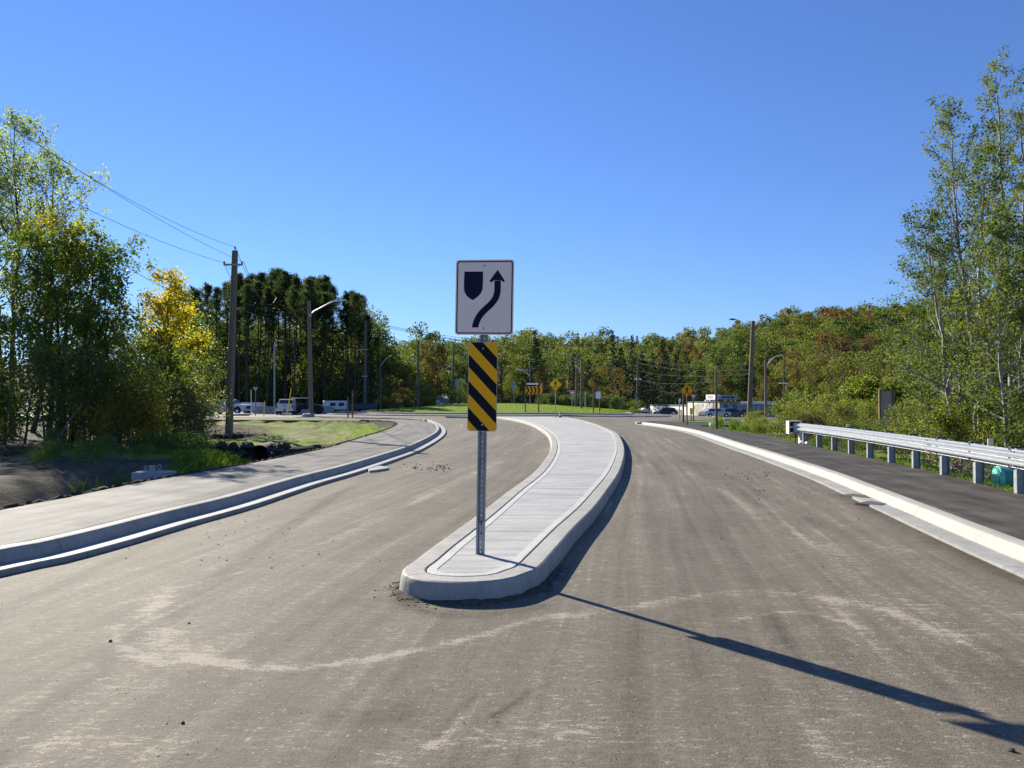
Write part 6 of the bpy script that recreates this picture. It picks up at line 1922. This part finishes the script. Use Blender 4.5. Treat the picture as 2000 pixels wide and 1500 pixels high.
for k in range(26):
    Y = random.uniform(13, 25); d = random.uniform(2.2, 7); x = outL(Y) - d
    if (d < 3 + (Y - 18) * .3 and Y > 18) or x / Y < -.62: continue
    put_bush((B_fi + B_gr[:1] + B_du[:1])[k % 4], x, Y, random.uniform(.22, .42), "low sparse weed clump on the shaded slope, %s" % ("at the picture's edge" if x / Y < -.60 else "below the forked maple" if x / Y < -.55 else "between maple and concrete chamber" if x / Y < -.50 else "beside the concrete chamber"), "weed", "weeds on the shaded slope", name="weed_clump")
# dead leaning stems in the shade
for k, P in enumerate(([(92, 925, 22), (118, 850, 22.5), (150, 800, 23.5), (163, 785, 24)], [(118, 900, 27), (150, 830, 27), (175, 790, 27.2), (255, 655, 27.5)])):
    mb = MB(); pts = [at(a, b, c) for a, b, c in P]; mb.tube(pts, [.035, .028, .02, .012], 6)
    o = mb.build("dead_stem", 'bark_grey' if k == 0 else 'bark_dark', None, smooth=True); tag(o, ["pale dead stem leaning across the dark maple trunk", "dark slanting stem rising behind the forked maple"][k], "dead stem")

# ---- brush belt behind the guardrail
BELT = "brush behind the guardrail"
for k in range(46):
    Y = random.uniform(15.5, 44); px = random.uniform(1560, 2080)
    x = (px - 1000) / FPX * Y
    e = x - outR(Y)
    if e < 1.7: continue
    if 1680 < px < 1790 and Y < 33: sc = random.uniform(.45, .6)
    else: sc = random.uniform(.6, 1.0)
    iq = random.randrange(11); src = (B_br + B_gr + B_br)[iq]
    put_bush(src, x, Y, sc, "%s shrub in the brush belt %s, %s" % ("plain green" if iq in (4, 5, 6) else "olive", "by the guardrail terminal" if px < 1650 else "round the brown frame" if px < 1790 else "between frame and poplars" if px < 1880 else "under the poplars", "near the rail" if Y < 26 else "farther back"), "shrub", BELT, zs=1.0 if sc > .6 else .9)
for k in range(26):
    Y = random.uniform(29, 46); e = random.uniform(.5, 5.5); x = outR(Y) + e
    put_bush(B_fi[k % 2] if k % 3 else B_br[k % 4], x, Y, random.uniform(.35, .6), "low %s weed clump on the ditch edge, %s" % ("bright" if k % 3 else "olive", "beside the guardrail terminal" if x / Y > .36 else "short of the terminal" if x / Y > .31 else "near the plain brown post"), "weed", "weeds on the ditch edge", name="weed_clump")
for k in range(16):
    Y = random.uniform(33, 50); px = 1545 + k * 10; x = (px - 1000) / FPX * Y
    if x - outR(Y) < 1.2: x = float(outR(Y)) + 1.2 + random.random()
    put_bush((B_br + B_du)[k % 6], x, Y, random.uniform(.6, 1.0), "%s ragged shrub past the guardrail terminal, %s" % ("olive" if k % 6 < 4 else "dusty", "next to the terminal" if k < 5 else "midway to the brown frame" if k < 11 else "near the brown frame"), "shrub", BELT)
mids = [(1690, 758, 60, 1.9, 'lf_brush', "yellow-green tree beside the brown panel frame"), (1765, 752, 55, 1.8, 'lf_poplar', "dark green tree on the pole side of the brown frame"), (1825, 715, 48, 2.0, 'lf_poplar', "green tree behind the thin pale pole"), (1558, 792, 62, 1.4, 'lf_poplar', "small green tree closest to the white building"), (1890, 640, 42, 2.4, 'lf_brush', "yellowish tree seen through the poplars' stems"), (1960, 600, 38, 2.4, 'lf_poplar', "green tree seen low between the poplar trunks")]
for k, (px, pt, Y, R, mt, lab) in enumerate(mids):
    left_tree("small_tree", px, pt, 850, Y, R, 400 + k, lab, mt, ((0, 0, .0, 0, 1.0), (.5, .3, .12, 0, .8), (-.5, .2, -.14, 0, .75)), lsize=.17, leaves=13, n1=12, cb=.04, wood='bark_grey', prof=round_prof, spread=.2, trad=.06, group="small trees behind the brush belt", n2=5)
# dry twigs pile behind the rail
W = MB()
for k in range(420):
    px = random.uniform(1790, 1935); Y = random.uniform(14.5, 19)
    x = (px - 1000) / FPX * Y
    if x - outR(Y) < .55: continue
    z = gz_(x, Y) + random.uniform(0, .35)
    a = random.uniform(0, 6.28); L_ = random.uniform(.3, 1.1); e = random.uniform(-.1, .7)
    p0 = Vector((x, Y, z)); d = Vector((math.cos(a) * math.cos(e), math.sin(a) * math.cos(e), math.sin(e)))
    W.tube([p0, p0 + d * L_ * .5 + Vector((0, 0, .04)), p0 + d * L_], [.008, .006, .003], 3, cap=False)
o = W.build("twig_pile", 'dry', None); tag(o, 'tangle of dry pale twigs behind the guardrail by the teal pipe', 'twigs', kind='stuff')

# ---- grass blades
def blades(name, X, Y, h, w, label, mat='grass', seed=1, lean=.5, tint=None, tint0=None):
    rn = np.random.default_rng(seed); n = len(X)
    Z = ground_z(X, Y)
    a = rn.uniform(0, 6.28, n); hh = h * rn.uniform(.5, 1.3, n); ww = w * rn.uniform(.7, 1.3, n)
    l = rn.normal(0, lean, n) * hh; b = rn.uniform(0, 6.28, n)
    B0 = np.stack([X - np.cos(a) * ww, Y - np.sin(a) * ww, Z - .01], -1); B1 = np.stack([X + np.cos(a) * ww, Y + np.sin(a) * ww, Z - .01], -1)
    Mi = np.stack([X + np.cos(b) * l * .4, Y + np.sin(b) * l * .4, Z + hh * .6], -1)
    Tp = np.stack([X + np.cos(b) * l, Y + np.sin(b) * l, Z + hh], -1)
    V = np.stack([B0, B1, Mi, Tp], 1).reshape(-1, 3)
    I = np.arange(n) * 4
    F = np.vstack([np.stack([I, I + 1, I + 2], -1), np.stack([I + 1, I + 3, I + 2], -1)])
    t = np.clip((.5 if tint0 is None else tint0) + rn.normal(0, .25, n), 0, 1); t = np.concatenate([t, t])
    me = mesh_np(name, V, F, tint=t)
    o = link_mesh(name, me, mat); return tag(o, label, "grass", kind='stuff')
def region(n, ylo, yhi, dlo, dhi, side='L', seed=0, power=1.0):
    rn = np.random.default_rng(seed)
    Y = ylo + (yhi - ylo) * rn.random(n) ** power; d = rn.uniform(dlo, dhi, n)
    X = outL(Y) - d if side == 'L' else outR(Y) + d
    return X, Y
X, Y = region(30000, 17.5, 29.6, .3, 6.5, seed=1)
k = (vnoise(X, Y, .9) + .25 * smooth01((Y - 18) / 3) > .42) & (outL(Y) - X < 1.2 + (Y - 17.5) * .55)
blades("ditch_grass", X[k], Y[k], .16, .006, "tufted green grass on the ditch bank before the culvert", seed=2, lean=.7)
X, Y = region(900, 16.2, 22, .5, 2.6, seed=5)
blades("ditch_reeds", X, Y, .34, .008, "tall bright green reeds round the concrete chamber", 'lf_weed', 3, .5)
X, Y = region(42000, 31, 62, .12, 13, seed=7, power=.8)
g1 = .16 + .9 * np.exp(-((outL(Y) - X) - .9) ** 2 / 5.) * smooth01((Y - 36) / 8) + .45 * np.exp(-(Y - 35) ** 2 / 14.)
k = (vnoise(X, Y, .8) * .7 + vnoise(X, Y, 3) * .5 < g1 + .1) & ~(((outL(Y) - X) < 1.4) & (Y > 48))
blades("hollow_grass", X[k], Y[k], .05, .012, "thin young grass sprouting over the bare hollow", seed=8, lean=.6, tint0=.75)
X, Y = region(26000, 9, 48, .12, 2.6, 'R', seed=9, power=1.4)
k = ~((Y > 11.5) & (Y < 17.5) & (X - outR(Y) > .5)); X, Y = X[k], Y[k]
blades("verge_grass", X, Y, .10, .006, "grass verge growing between guardrail posts and brush", seed=10, lean=.7, tint0=.3)
rn = np.random.default_rng(4)
X = rn.uniform(11.5, 30, 14000); Y = rn.uniform(54.5, 66, 14000); k = X > lipR(Y) + .5
blades("island_grass", X[k], Y[k], .07, .012, "short grass on the verge round the tall lamp pole", seed=11, tint0=.8)
th = rn.uniform(0, 6.28, 30000); rr_ = 18 * np.sqrt(rn.random(30000)); X = c0[0] + rr_ * np.cos(th); Y = c0[1] + rr_ * np.sin(th)
_gz = ground_z
LR = np.array([0, 1.5, 5, 9, 13, 16.5, 18.1]); LZ = np.array([1.26, 1.25, 1.18, .98, .68, .42, .24])
ground_z = lambda x, y: np.interp(np.hypot(np.asarray(x) - c0[0], np.asarray(y) - c0[1]), LR, LZ)
blades("lawn_grass", X, Y, .09, .025, "bright green lawn grass on the roundabout mound", seed=12, tint0=.8)
ground_z = _gz

# ---- pine grove
def pine_mesh(seed, H=23.0):
    rr = random.Random(seed); rn = np.random.default_rng(seed)
    W = MB(); n = 10; wx = 0; pts = [Vector((0, 0, -.5))]
    for k in range(n + 1):
        wx += rr.uniform(-.16, .16); pts.append(Vector((wx, rr.uniform(-.05, .05), H * k / n)))
    W.tube(pts, [.24] + [.22 * (1 - .75 * k / n) for k in range(n + 1)], 7, cap=False)
    C = []; cb_ = rr.uniform(.62, .73)
    for i in range(34):
        t = cb_ + (.99 - cb_) * (i / 34) ** .9
        az = i * 2.4 + rr.uniform(-.5, .5); u = (t - cb_) / (.99 - cb_)
        L_ = (2.1 * math.sin(math.pi * (.20 + .72 * u))) * rr.uniform(.35, 1.3)
        e = math.radians(-8 + 50 * u + rr.uniform(-10, 10))
        p = Vector((wx * t, 0, H * t)); d = Vector((math.cos(az) * math.cos(e), math.sin(az) * math.cos(e), math.sin(e)))
        q = [p, p + d * L_ * .5, p + d * L_ + Vector((0, 0, L_ * .15))]
        W.tube(q, [.05, .035, .015], 4, cap=False)
        for j in range(7):
            s_ = .35 + .65 * (j + rr.random()) / 7
            c = q[0].lerp(q[2], s_) + Vector((rr.gauss(0, .3), rr.gauss(0, .3), rr.gauss(.1, .18))) * (L_ * .4)
            m = 20
            C.append(np.array(c)[None] + rn.normal(0, 1, (m, 3)) * np.array([.22, .22, .16]))
    for i in range(7):  # sparse lower boughs
        t = rr.uniform(.42, cb_ + .02); az = rr.uniform(0, 6.28); d = Vector((math.cos(az), math.sin(az), rr.uniform(-.1, .25))); L_ = rr.uniform(.7, 1.9)
        W.tube([(wx * t, 0, H * t), Vector((wx * t, 0, H * t)) + d * L_], [.03, .012], 3, cap=False)
        for j in range(2):
            c = Vector((wx * t, 0, H * t)) + d * L_ * rr.uniform(.6, 1.05)
            C.append(np.array(c)[None] + rn.normal(0, 1, (14, 3)) * np.array([.24, .24, .14]))
    for i in range(16):  # dead stubs below the crown
        t = rr.uniform(.25, .6); az = rr.uniform(0, 6.28); d = Vector((math.cos(az), math.sin(az), rr.uniform(-.2, .3)))
        W.tube([(0, 0, H * t), Vector((0, 0, H * t)) + d * rr.uniform(.5, 1.6)], [.025, .01], 3, cap=False)
    C = np.vstack(C)
    V, F = leaf_quads(C, .34, rn, aspect=.30, up=-.0, droop=-.3)
    mt = bpy.data.meshes.new("trunk"); mt.from_pydata(W.v, [], W.f); mt.materials.append(M['bark_pine'])
    mc = mesh_np("crown", V, F, tint=np.clip(.15 + .7 * clumpy(C, .7, seed) + rn.normal(0, .12, len(C)), 0, 1)); mc.materials.append(M['lf_pine'])
    return mt, mc
PV = [pine_mesh(600 + k) for k in range(6)]
def top_line(px): return np.interp(px, [370, 400, 440, 480, 510, 545, 580, 620, 650, 680, 700, 725, 745], [570, 545, 545, 530, 527, 528, 540, 540, 548, 570, 575, 600, 660])
pos = []
rp = random.Random(3)
for k in range(3000):
    if len(pos) >= 46: break
    px = rp.uniform(372, 738); Y = rp.uniform(120, 150); x = (px - 1000) / FPX * Y
    if all((x - a) ** 2 + (Y - b) ** 2 > 2.1 ** 2 for a, b, _ in pos): pos.append((x, Y, px))
pos.sort(key=lambda p: p[1])
for x, Y, px in pos:
    H = at(px, top_line(px) + rp.uniform(-8, 34 if Y < 130 else 22), Y).z
    sc = H / 23.6
    me_t, me_c = rp.choice(PV)
    r = empty("pine_tree", (x, Y, 0), "bare-trunked pine %s, %s" % ("just behind the utility pole" if px < 470 else "between utility pole and street lamp" if px < 535 else "between street lamp and silver-armed lamp pole" if px < 610 else "just past the silver-armed lamp pole" if px < 665 else "at the grove's end by the grey pole", "in the front row" if Y < 128 else "in the middle of the grove" if Y < 140 else "deep in the grove"), "pine tree", "tall pines of the grove", rp.uniform(0, 6.28))
    r.scale = (sc * .95, sc * .95, sc)
    for me_, nm in ((me_t, "trunk"), (me_c, "crown")):
        o = bpy.data.objects.new(nm, me_); COL.objects.link(o); o.parent = r

# ---- far trees: a few crowns, many instances
def far_crown(seed, mat, kind='broad', nleaf=2600, ls=.42):
    rr = random.Random(seed); rn = np.random.default_rng(seed)
    C = []; T = []; NN = []
    W = MB()
    if kind == 'broad':
        H, R = 14.0, 5.2
        W.tube([(0, 0, -1), (0.1, 0, 5), (.2, 0, 10)], [.25, .18, .08], 5, cap=False)
        nb = 24
        for i in range(nb):
            t = rr.random(); u = t
            z = 3.6 + (H - 4.2) * u
            rad = R * (math.sin(math.pi * (.20 + .74 * u)) ** .75)
            a = rr.uniform(0, 6.28); q = rad * math.sqrt(rr.uniform(.25, 1)) * .8
            c = np.array([q * math.cos(a), q * math.sin(a), z])
            W.tube([(0, 0, z * .72), tuple(c)], [.06, .02], 3, cap=False)
            br = rr.uniform(1.1, 2.2)
            m = nleaf // nb
            d = rn.normal(size=(m, 3)); d /= np.linalg.norm(d, axis=1)[:, None]
            NN.append(d * np.array([1, 1, 1.2])); d = d * (rn.random(m) ** .22)[:, None]
            C.append(c + d * br * np.array([1, 1, .75])); T.append(np.full(m, rr.random()))
        cone = 0
    elif kind == 'shrubby':
        H, R = 6.0, 2.6
        for i in range(18):
            u = rr.random(); z = .6 + (H - 1.2) * u; rad = R * math.sin(math.pi * (.25 + .6 * u)); a = rr.uniform(0, 6.28); q = rad * rr.uniform(.3, .9)
            c = np.array([q * math.cos(a), q * math.sin(a), z]); m = nleaf // 18
            W.tube([(0, 0, 0), tuple(c)], [.05, .02], 3, cap=False)
            d = rn.normal(size=(m, 3)); d /= np.linalg.norm(d, axis=1)[:, None]; NN.append(d.copy()); d = d * (rn.random(m) ** .25)[:, None]
            C.append(c + d * rr.uniform(.6, 1.1)); T.append(np.full(m, rr.random()))
    else:
        H, R = 17.0, 4.6
        W.tube([(0, 0, -1), (0, 0, H)], [.3, .03], 5, cap=False)
        for i in range(60):
            u = (i + rr.random()) / 60; z = 1.2 + (H - 1.3) * u; L_ = R * (1 - u) ** .85 * rr.uniform(.7, 1.15) + .25; a = i * 2.4 + rr.uniform(-.4, .4)
            m = max(8, int(nleaf / 60 * (1.5 - u)))
            s_ = rn.uniform(.1, 1, m) ** .7
            d = np.array([math.cos(a), math.sin(a), 0])
            W.tube([(0, 0, z), (d[0] * L_, d[1] * L_, z - .15 * L_)], [.04, .015], 3, cap=False)
            P = d[None] * (s_ * L_)[:, None] + np.array([0, 0, z]) + rn.normal(0, 1, (m, 3)) * np.array([.35, .35, .16]); P[:, 2] -= .22 * (s_ * L_) ** 1.2 * .5
            C.append(P); T.append(np.full(m, rr.random())); NN.append(np.tile(np.array([d[0] * .5, d[1] * .5, 1.0]), (m, 1)))
    C = np.vstack(C); T = np.concatenate(T)
    V, F = leaf_quads_n(C, np.vstack(NN), ls, rn, aspect=.68)
    nf = len(F)
    Wv = np.array([tuple(v) for v in W.v]); Wf = np.array([f for f in W.f if len(f) == 4])
    V2 = np.vstack([V, Wv]); F2 = np.vstack([F, Wf + len(V)])
    tint = np.concatenate([np.clip(.1 + .65 * T * .9 + rn.normal(0, .14, nf), 0, 1), np.zeros(len(Wf))])
    me = mesh_np("tree", V2, F2, tint=tint, matidx=np.concatenate([np.zeros(nf), np.ones(len(Wf))]))
    me.materials.append(M[mat]); me.materials.append(M['bark_grey'])
    return me, H
FAR = {}
for nm, nv in (('far_green', 3), ('far_olive', 3), ('far_gold', 2), ('far_rust', 2), ('far_pale', 2)):
    FAR[nm] = [far_crown(700 + 10 * len(FAR) + k, nm, 'broad')[0] for k in range(nv)]
CON = [far_crown(800 + k, 'lf_spruce', 'conifer', 2600, .45)[0] for k in range(4)]
SHR = {nm: [far_crown(850 + k + 5 * j, nm, 'shrubby', 1500, .26)[0] for k in range(2)] for j, nm in enumerate(('far_green', 'far_olive', 'far_gold'))}
COLW = {'far_green': 'green', 'far_olive': 'olive', 'far_gold': 'golden', 'far_rust': 'rust-coloured', 'far_pale': 'pale grey-green'}
def put_far(me_, x, y, sc, zs, name, label, cat, group=None, dz=0):
    o = bpy.data.objects.new(name, me_); COL.objects.link(o)
    o.location = (x, y, gz_(x, y) + dz); o.rotation_euler = (0, 0, random.uniform(0, 6.28)); o.scale = (sc, sc, sc * zs)
    return tag(o, label, cat, group)
def where(px):
    return ("behind the lawn near the pine grove" if px < 860 else "behind the main sign and shrubs" if px < 1000 else "behind the chevron board" if px < 1090 else "behind the twin brown poles" if px < 1190 else
            "above the vine pole" if px < 1290 else "above the white building's low wing" if px < 1400 else "above the white building's roof sign" if px < 1500 else "above the guardrail terminal" if px < 1620 else "above the brown panel frame" if px < 1760 else "beyond the poplars")
# specific trees the photograph shows: (px, top, Y, width_px, kind, label)
spec = [
    (1068, 702, 165, 62, 'far_gold', "rounded golden-brown tree right above the yellow pedestrian sign"),
    (1195, 708, 160, 76, 'far_gold', "broad golden-brown tree between the twin poles and the vine pole"),
    (1160, 735, 158, 40, 'far_gold', "smaller golden-brown tree nearest the white panel sign"),
    (998, 722, 160, 36, 'far_olive', "small pale olive tree above the firs beside the chevron board"),
    (1413, 702, 190, 55, 'far_gold', "orange-topped round tree above the plain brown post"),
    (1333, 684, 215, 34, 'far_olive', "narrow pale olive tree standing alone before dark conifers"),
    (1392, 708, 185, 40, 'far_olive', "yellow-green conical tree beside the orange-topped one"),
    (1488, 738, 150, 44, 'far_gold', "brown-tinged tree behind the lamp pole with pale curved arm"),
    (1442, 760, 185, 40, 'far_olive', "yellow-green bush-like tree over the white building's roof"),
    (812, 706, 170, 58, 'far_olive', "rounded olive tree with street lamp arm before it"),
    (798, 735, 150, 46, 'far_gold', "tall yellow tree behind the lawn between two grey poles"),
    (765, 676, 200, 62, 'far_gold', "dark-topped brownish tree near the pines, breaking the skyline"),
    (905, 668, 230, 44, 'far_gold', "golden tree on the skyline next to the keep-right sign"),
    (845, 690, 210, 50, 'far_olive', "olive skyline tree between grey poles"),
    (1440, 660, 300, 48, 'far_rust', "rust-coloured crown on the hillside beside the tall lamp pole"),
    (1345, 664, 320, 36, 'far_rust', "dull reddish crown high on the hillside over the low wing"),
    (1640, 660, 260, 60, 'far_rust', "rust-edged crown on the hillside over the guardrail"),
    (1695, 648, 270, 38, 'far_rust', "orange crown high above the brown panel frame"),
    (1745, 662, 250, 44, 'far_rust', "orange crown beside the thin pale pole"),
    (1788, 668, 240, 60, 'far_rust', "reddish crown right behind the thin pale pole"),
    (1775, 700, 235, 36, 'far_gold', "bright golden crown low behind the thin pale pole"),
    (1355, 676, 290, 46, 'far_gold', "yellow band of foliage on the hillside above the dark conifers"),
    (1660, 606, 420, 50, 'far_pale', "airy pale skyline tree over the brown frame"),
    (1740, 603, 420, 60, 'far_pale', "airy pale skyline tree next to the poplars"),
    (1800, 606, 420, 60, 'far_pale', "airy pale skyline tree half hidden by poplar twigs"),
    (720, 640, 128, 40, 'lf_pine', "feathery pine with drooping boughs at the edge of the grove"),
    (1545, 745, 130, 36, 'far_green', "green tree beside the slim pole with pale crossarm"),
    (1585, 690, 170, 60, 'far_olive', "broad yellow-green tree above the guardrail terminal"),
    (1625, 700, 150, 60, 'far_olive', "broad olive tree standing before the rust-edged crown"),
    (1700, 700, 160, 60, 'far_olive', "bright olive tree behind the brown panel frame"),
]
for px, pt, Y, wpx, kd, lab in spec:
    x = (px - 1000) / FPX * Y; gz = gz_(x, Y)
    H = at(px, pt, Y).z - gz; w = wpx / FPX * Y
    if kd == 'lf_pine':
        me_ = CON[0]; sc = w / 9.2; zs = H / 17.5 / sc
    else:
        me_ = random.choice(FAR[kd]); sc = w / 10.4; zs = H / 14.6 / sc
    if zs > 1.9:  # far off tree standing on lower ground: lengthen width a little
        sc *= 1.0
    put_far(me_, x, Y, sc, zs, "broadleaf_tree" if kd != 'lf_pine' else "pine_tree", lab, "tree" if kd != 'lf_pine' else "pine tree", None)
cons = [(1045, 644, 185, 42, "dark pointed spruce breaking the skyline above the keep-right sign's side"), (1197, 646, 210, 40, "dark round-topped pine on the skyline above the twin poles"), (1235, 654, 215, 40, "dark skyline conifer above the vine pole"),
        (1295, 658, 200, 44, "large dark conifer in the shaded stand, tallest of it"), (1320, 690, 190, 40, "dark conifer behind the narrow pale olive tree"), (1275, 690, 185, 44, "dark conifer over the blue shed"), (1250, 720, 170, 40, "dark conifer right behind the vine pole"), (1330, 725, 178, 44, "dark conifer over the white building's low wing"), (1300, 730, 172, 44, "dark conifer directly behind the low wing"), (1365, 735, 180, 40, "dark conifer behind the amber pedestrian sign"), (1220, 700, 190, 40, "dark drooping conifer beside the broad golden tree"),
        (1120, 690, 185, 40, "dark conifer rising between the twin poles' lamp arms"), (1150, 700, 188, 40, "green drooping conifer just past the twin poles"), (1098, 740, 170, 36, "dark conifer behind the yellow pedestrian sign"), (1690, 690, 200, 40, "dark conifer in the hillside's lower edge beyond the frame"), (1560, 740, 180, 40, "dark conifer behind the guardrail terminal"),
        (880, 757, 150, 24, "small dark fir beside the grey-roofed house"), (893, 765, 148, 18, "smaller dark fir close to the hazard marker"), (1004, 766, 140, 20, "small dark fir at the lawn's far edge by the chevron board"), (980, 770, 141, 26, "round dark fir just behind the hazard marker's edge"), (1022, 752, 138, 16, "slim grey-green fir directly behind the chevron post")]
for k, (px, pt, Y, wpx, lab) in enumerate(cons):
    x = (px - 1000) / FPX * Y; gz = gz_(x, Y); H = at(px, pt, Y).z - gz; w = wpx / FPX * Y
    sc = w / 8.4
    put_far(CON[k % 4], x, Y, sc, H / 17 / sc, "conifer_tree", lab, "conifer")
# vine-wrapped bush on the vine pole, hedge behind the lawn
x = (1240 - 1000) / FPX * 116
r = put_far(SHR['far_olive'][0], x, 116, .42, 1.15, "vine_bush", "yellow-green climbing vine wrapped round the foot of the grey pole", "vine", None)
for k in range(24):
    px = 1058 + k * 8.2; Y = 132 + random.uniform(-2, 2)
    x = (px - 1000) / FPX * Y
    put_far(SHR['far_green'][k % 2], x, Y, .62, random.uniform(.75, .95), "hedge_shrub", "dark green shrub of the tall hedge behind the lawn's right half", "shrub", "hedge behind the lawn")
for k in range(46):
    px = 690 + random.random() * 250; Y = random.uniform(128, 150); x = (px - 1000) / FPX * Y
    nm = random.choice(['far_green', 'far_olive', 'far_olive', 'far_gold'])
    if 838 < px < 882 : continue
    put_far(random.choice(SHR[nm]), x, Y, random.uniform(.5, .95), 1.0, "bush", "%s bush at the forest edge behind the lawn" % COLW[nm], "bush", COLW[nm] + " bushes behind the lawn")
for k in range(70):
    px = 380 + random.random() * 350; Y = random.uniform(134, 160); x = (px - 1000) / FPX * Y
    nm = random.choice(['far_green', 'far_olive', 'far_olive'])
    put_far(random.choice(SHR[nm]), x, Y, random.uniform(.7, 1.5), random.uniform(.9, 1.6), "bush", "%s understorey bush among the pine trunks, %s" % (COLW[nm], "behind the pickups" if px < 570 else "behind the roller machine" if px < 650 else "behind the small camper"), "bush", COLW[nm] + " bushes among the pine trunks")
for k in range(60):
    px = 330 + random.random() * 420; Y = random.uniform(152, 200); x = (px - 1000) / FPX * Y
    nm = random.choice(['far_green', 'far_olive'])
    put_far(random.choice(FAR[nm]), x, Y, random.uniform(1.0, 1.3), random.uniform(1.05, 1.25), "broadleaf_tree", "%s tree seen between the pine trunks, %s" % (COLW[nm], "next to the utility pole" if px < 450 else "above the pickups" if px < 570 else "above the roller machine" if px < 650 else "above the small camper"), "tree", COLW[nm] + " trees behind the pines")
# wooded hill: the nearest rows as single trees, the far mass as one
cand = []
rh = random.Random(9)
for gy_ in np.arange(172, 445, 9.5):
    for gx_ in np.arange(-95, 420, 9.2):
        x = gx_ + rh.uniform(-3, 3); y = gy_ + rh.uniform(-3, 3)
        px = 1000 + x / y * FPX
        if px < 690 or px > 2080: continue
        if y < 202 and 1080 < px < 1530: continue
        cand.append((y, x, px))
cand.sort()
def species(px, y, x=0):
    u = float(np.clip(.5 * rh.random() + .5 * (float(vnoise(x, y, .045)) - .5) * 1.5 + .5 * (.5 + .6 * (rh.random() - .5)), 0, 1))
    dark = 1210 < px < 1370 and y < 260
    if dark and u < .7: return 'con'
    if 930 < px < 1400 and u < .24: return 'con'
    if u < .12: return 'con'
    if u < .42: return 'far_green'
    if u < .66: return 'far_olive'
    if u < .78: return 'far_gold'
    if u < .84: return 'far_rust' if px > 1300 else 'far_gold'
    return 'far_pale' if y > 330 else 'far_green'
MV, MF, MT = {}, {}, {}
cnt = 0
for y, x, px in cand:
    sp = species(px, y, x)
    sc = rh.uniform(.80, 1.45)
    if y > 300: sc *= .9
    me_ = rh.choice(CON) if sp == 'con' else rh.choice(FAR[sp])
    if sp == 'con': sc *= .8
    if px < 760: sc *= .8
    zs = rh.uniform(.85, 1.15)
    if cnt < 285:
        w_ = where(px)
        if sp == 'con': put_far(me_, x, y, sc, zs, "conifer_tree", "dark conifer in the wooded hillside " + w_, "conifer", "conifers " + w_)
        else: put_far(me_, x, y, sc, zs, "broadleaf_tree", "%s broadleaf tree in the wooded hillside %s" % (COLW[sp], w_), "tree", "%s trees %s" % (COLW[sp], w_))
        cnt += 1
    else:
        key = 'con' if sp == 'con' else sp
        MV.setdefault(key, []).append((me_, x, y, gz_(x, y), sc, zs, rh.uniform(0, 6.28)))
tot = 0
HV, HF, HT, HM = [], [], [], []
keys = list(MV.keys())
off = 0
cache = {}
for ki, key in enumerate(keys):
    for me_, x, y, z, sc, zs, a in MV[key]:
        if me_.name not in cache:
            v = np.zeros(len(me_.vertices) * 3, dtype=np.float32); me_.vertices.foreach_get('co', v)
            li = np.zeros(len(me_.loops), dtype=np.int32); me_.loops.foreach_get('vertex_index', li)
            tt = np.zeros(len(me_.polygons), dtype=np.float32); me_.attributes['tint'].data.foreach_get('value', tt)
            F = li.reshape(-1, 4); mi = np.zeros(len(F), dtype=np.int32); me_.polygons.foreach_get('material_index', mi); F = F[mi == 0]; tt = tt[mi == 0]
            # every second leaf, a little larger, is enough at this distance
            cache[me_.name] = (v.reshape(-1, 3), F, tt)
        v, F, tt = cache[me_.name]
        F = F[::3]; tt_ = tt[::3]
        q = v[F.ravel()].reshape(-1, 4, 3)
        ce = q.mean(1, keepdims=True); q = ce + (q - ce) * 1.75
        q = q.reshape(-1, 3) * np.array([sc, sc, sc * zs])
        c_, s_ = math.cos(a), math.sin(a)
        q = np.stack([q[:, 0] * c_ - q[:, 1] * s_ + x, q[:, 0] * s_ + q[:, 1] * c_ + y, q[:, 2] + z], -1)
        HV.append(q); HF.append(np.arange(len(q)).reshape(-1, 4) + off); off += len(q)
        HT.append(tt_); HM.append(np.full(len(F), ki))
print("far mass quads", off // 4, "singles", cnt, "cand", len(cand))
me = mesh_np("hill_forest", np.vstack(HV), np.vstack(HF), tint=np.concatenate(HT), matidx=np.concatenate(HM))
o = link_mesh("hill_forest", me, ['lf_spruce' if k == 'con' else k for k in keys]); tag(o, 'autumn forest covering the upper hillside up to the skyline', 'forest', kind='stuff')

# field stones at the lawn's far edge
for k in range(22):
    px = 862 + k * 8 + random.uniform(-3, 3); 
    if 935 < px < 962: continue
    Y = 123.5 + random.uniform(-1, 1); q = at(px, 788.5, Y)
    r_ = random.uniform(.3, .6)
    me = mesh_np("boulder", icorock(np.array([0, 0, 0]), r_), IF); o = link_mesh("boulder", me, 'rock', loc=(q.x, Y, q.z - .15)); tag(o, "weathered boulder in the stone row on the far side of the lawn", "boulder", "boulder row behind the lawn")
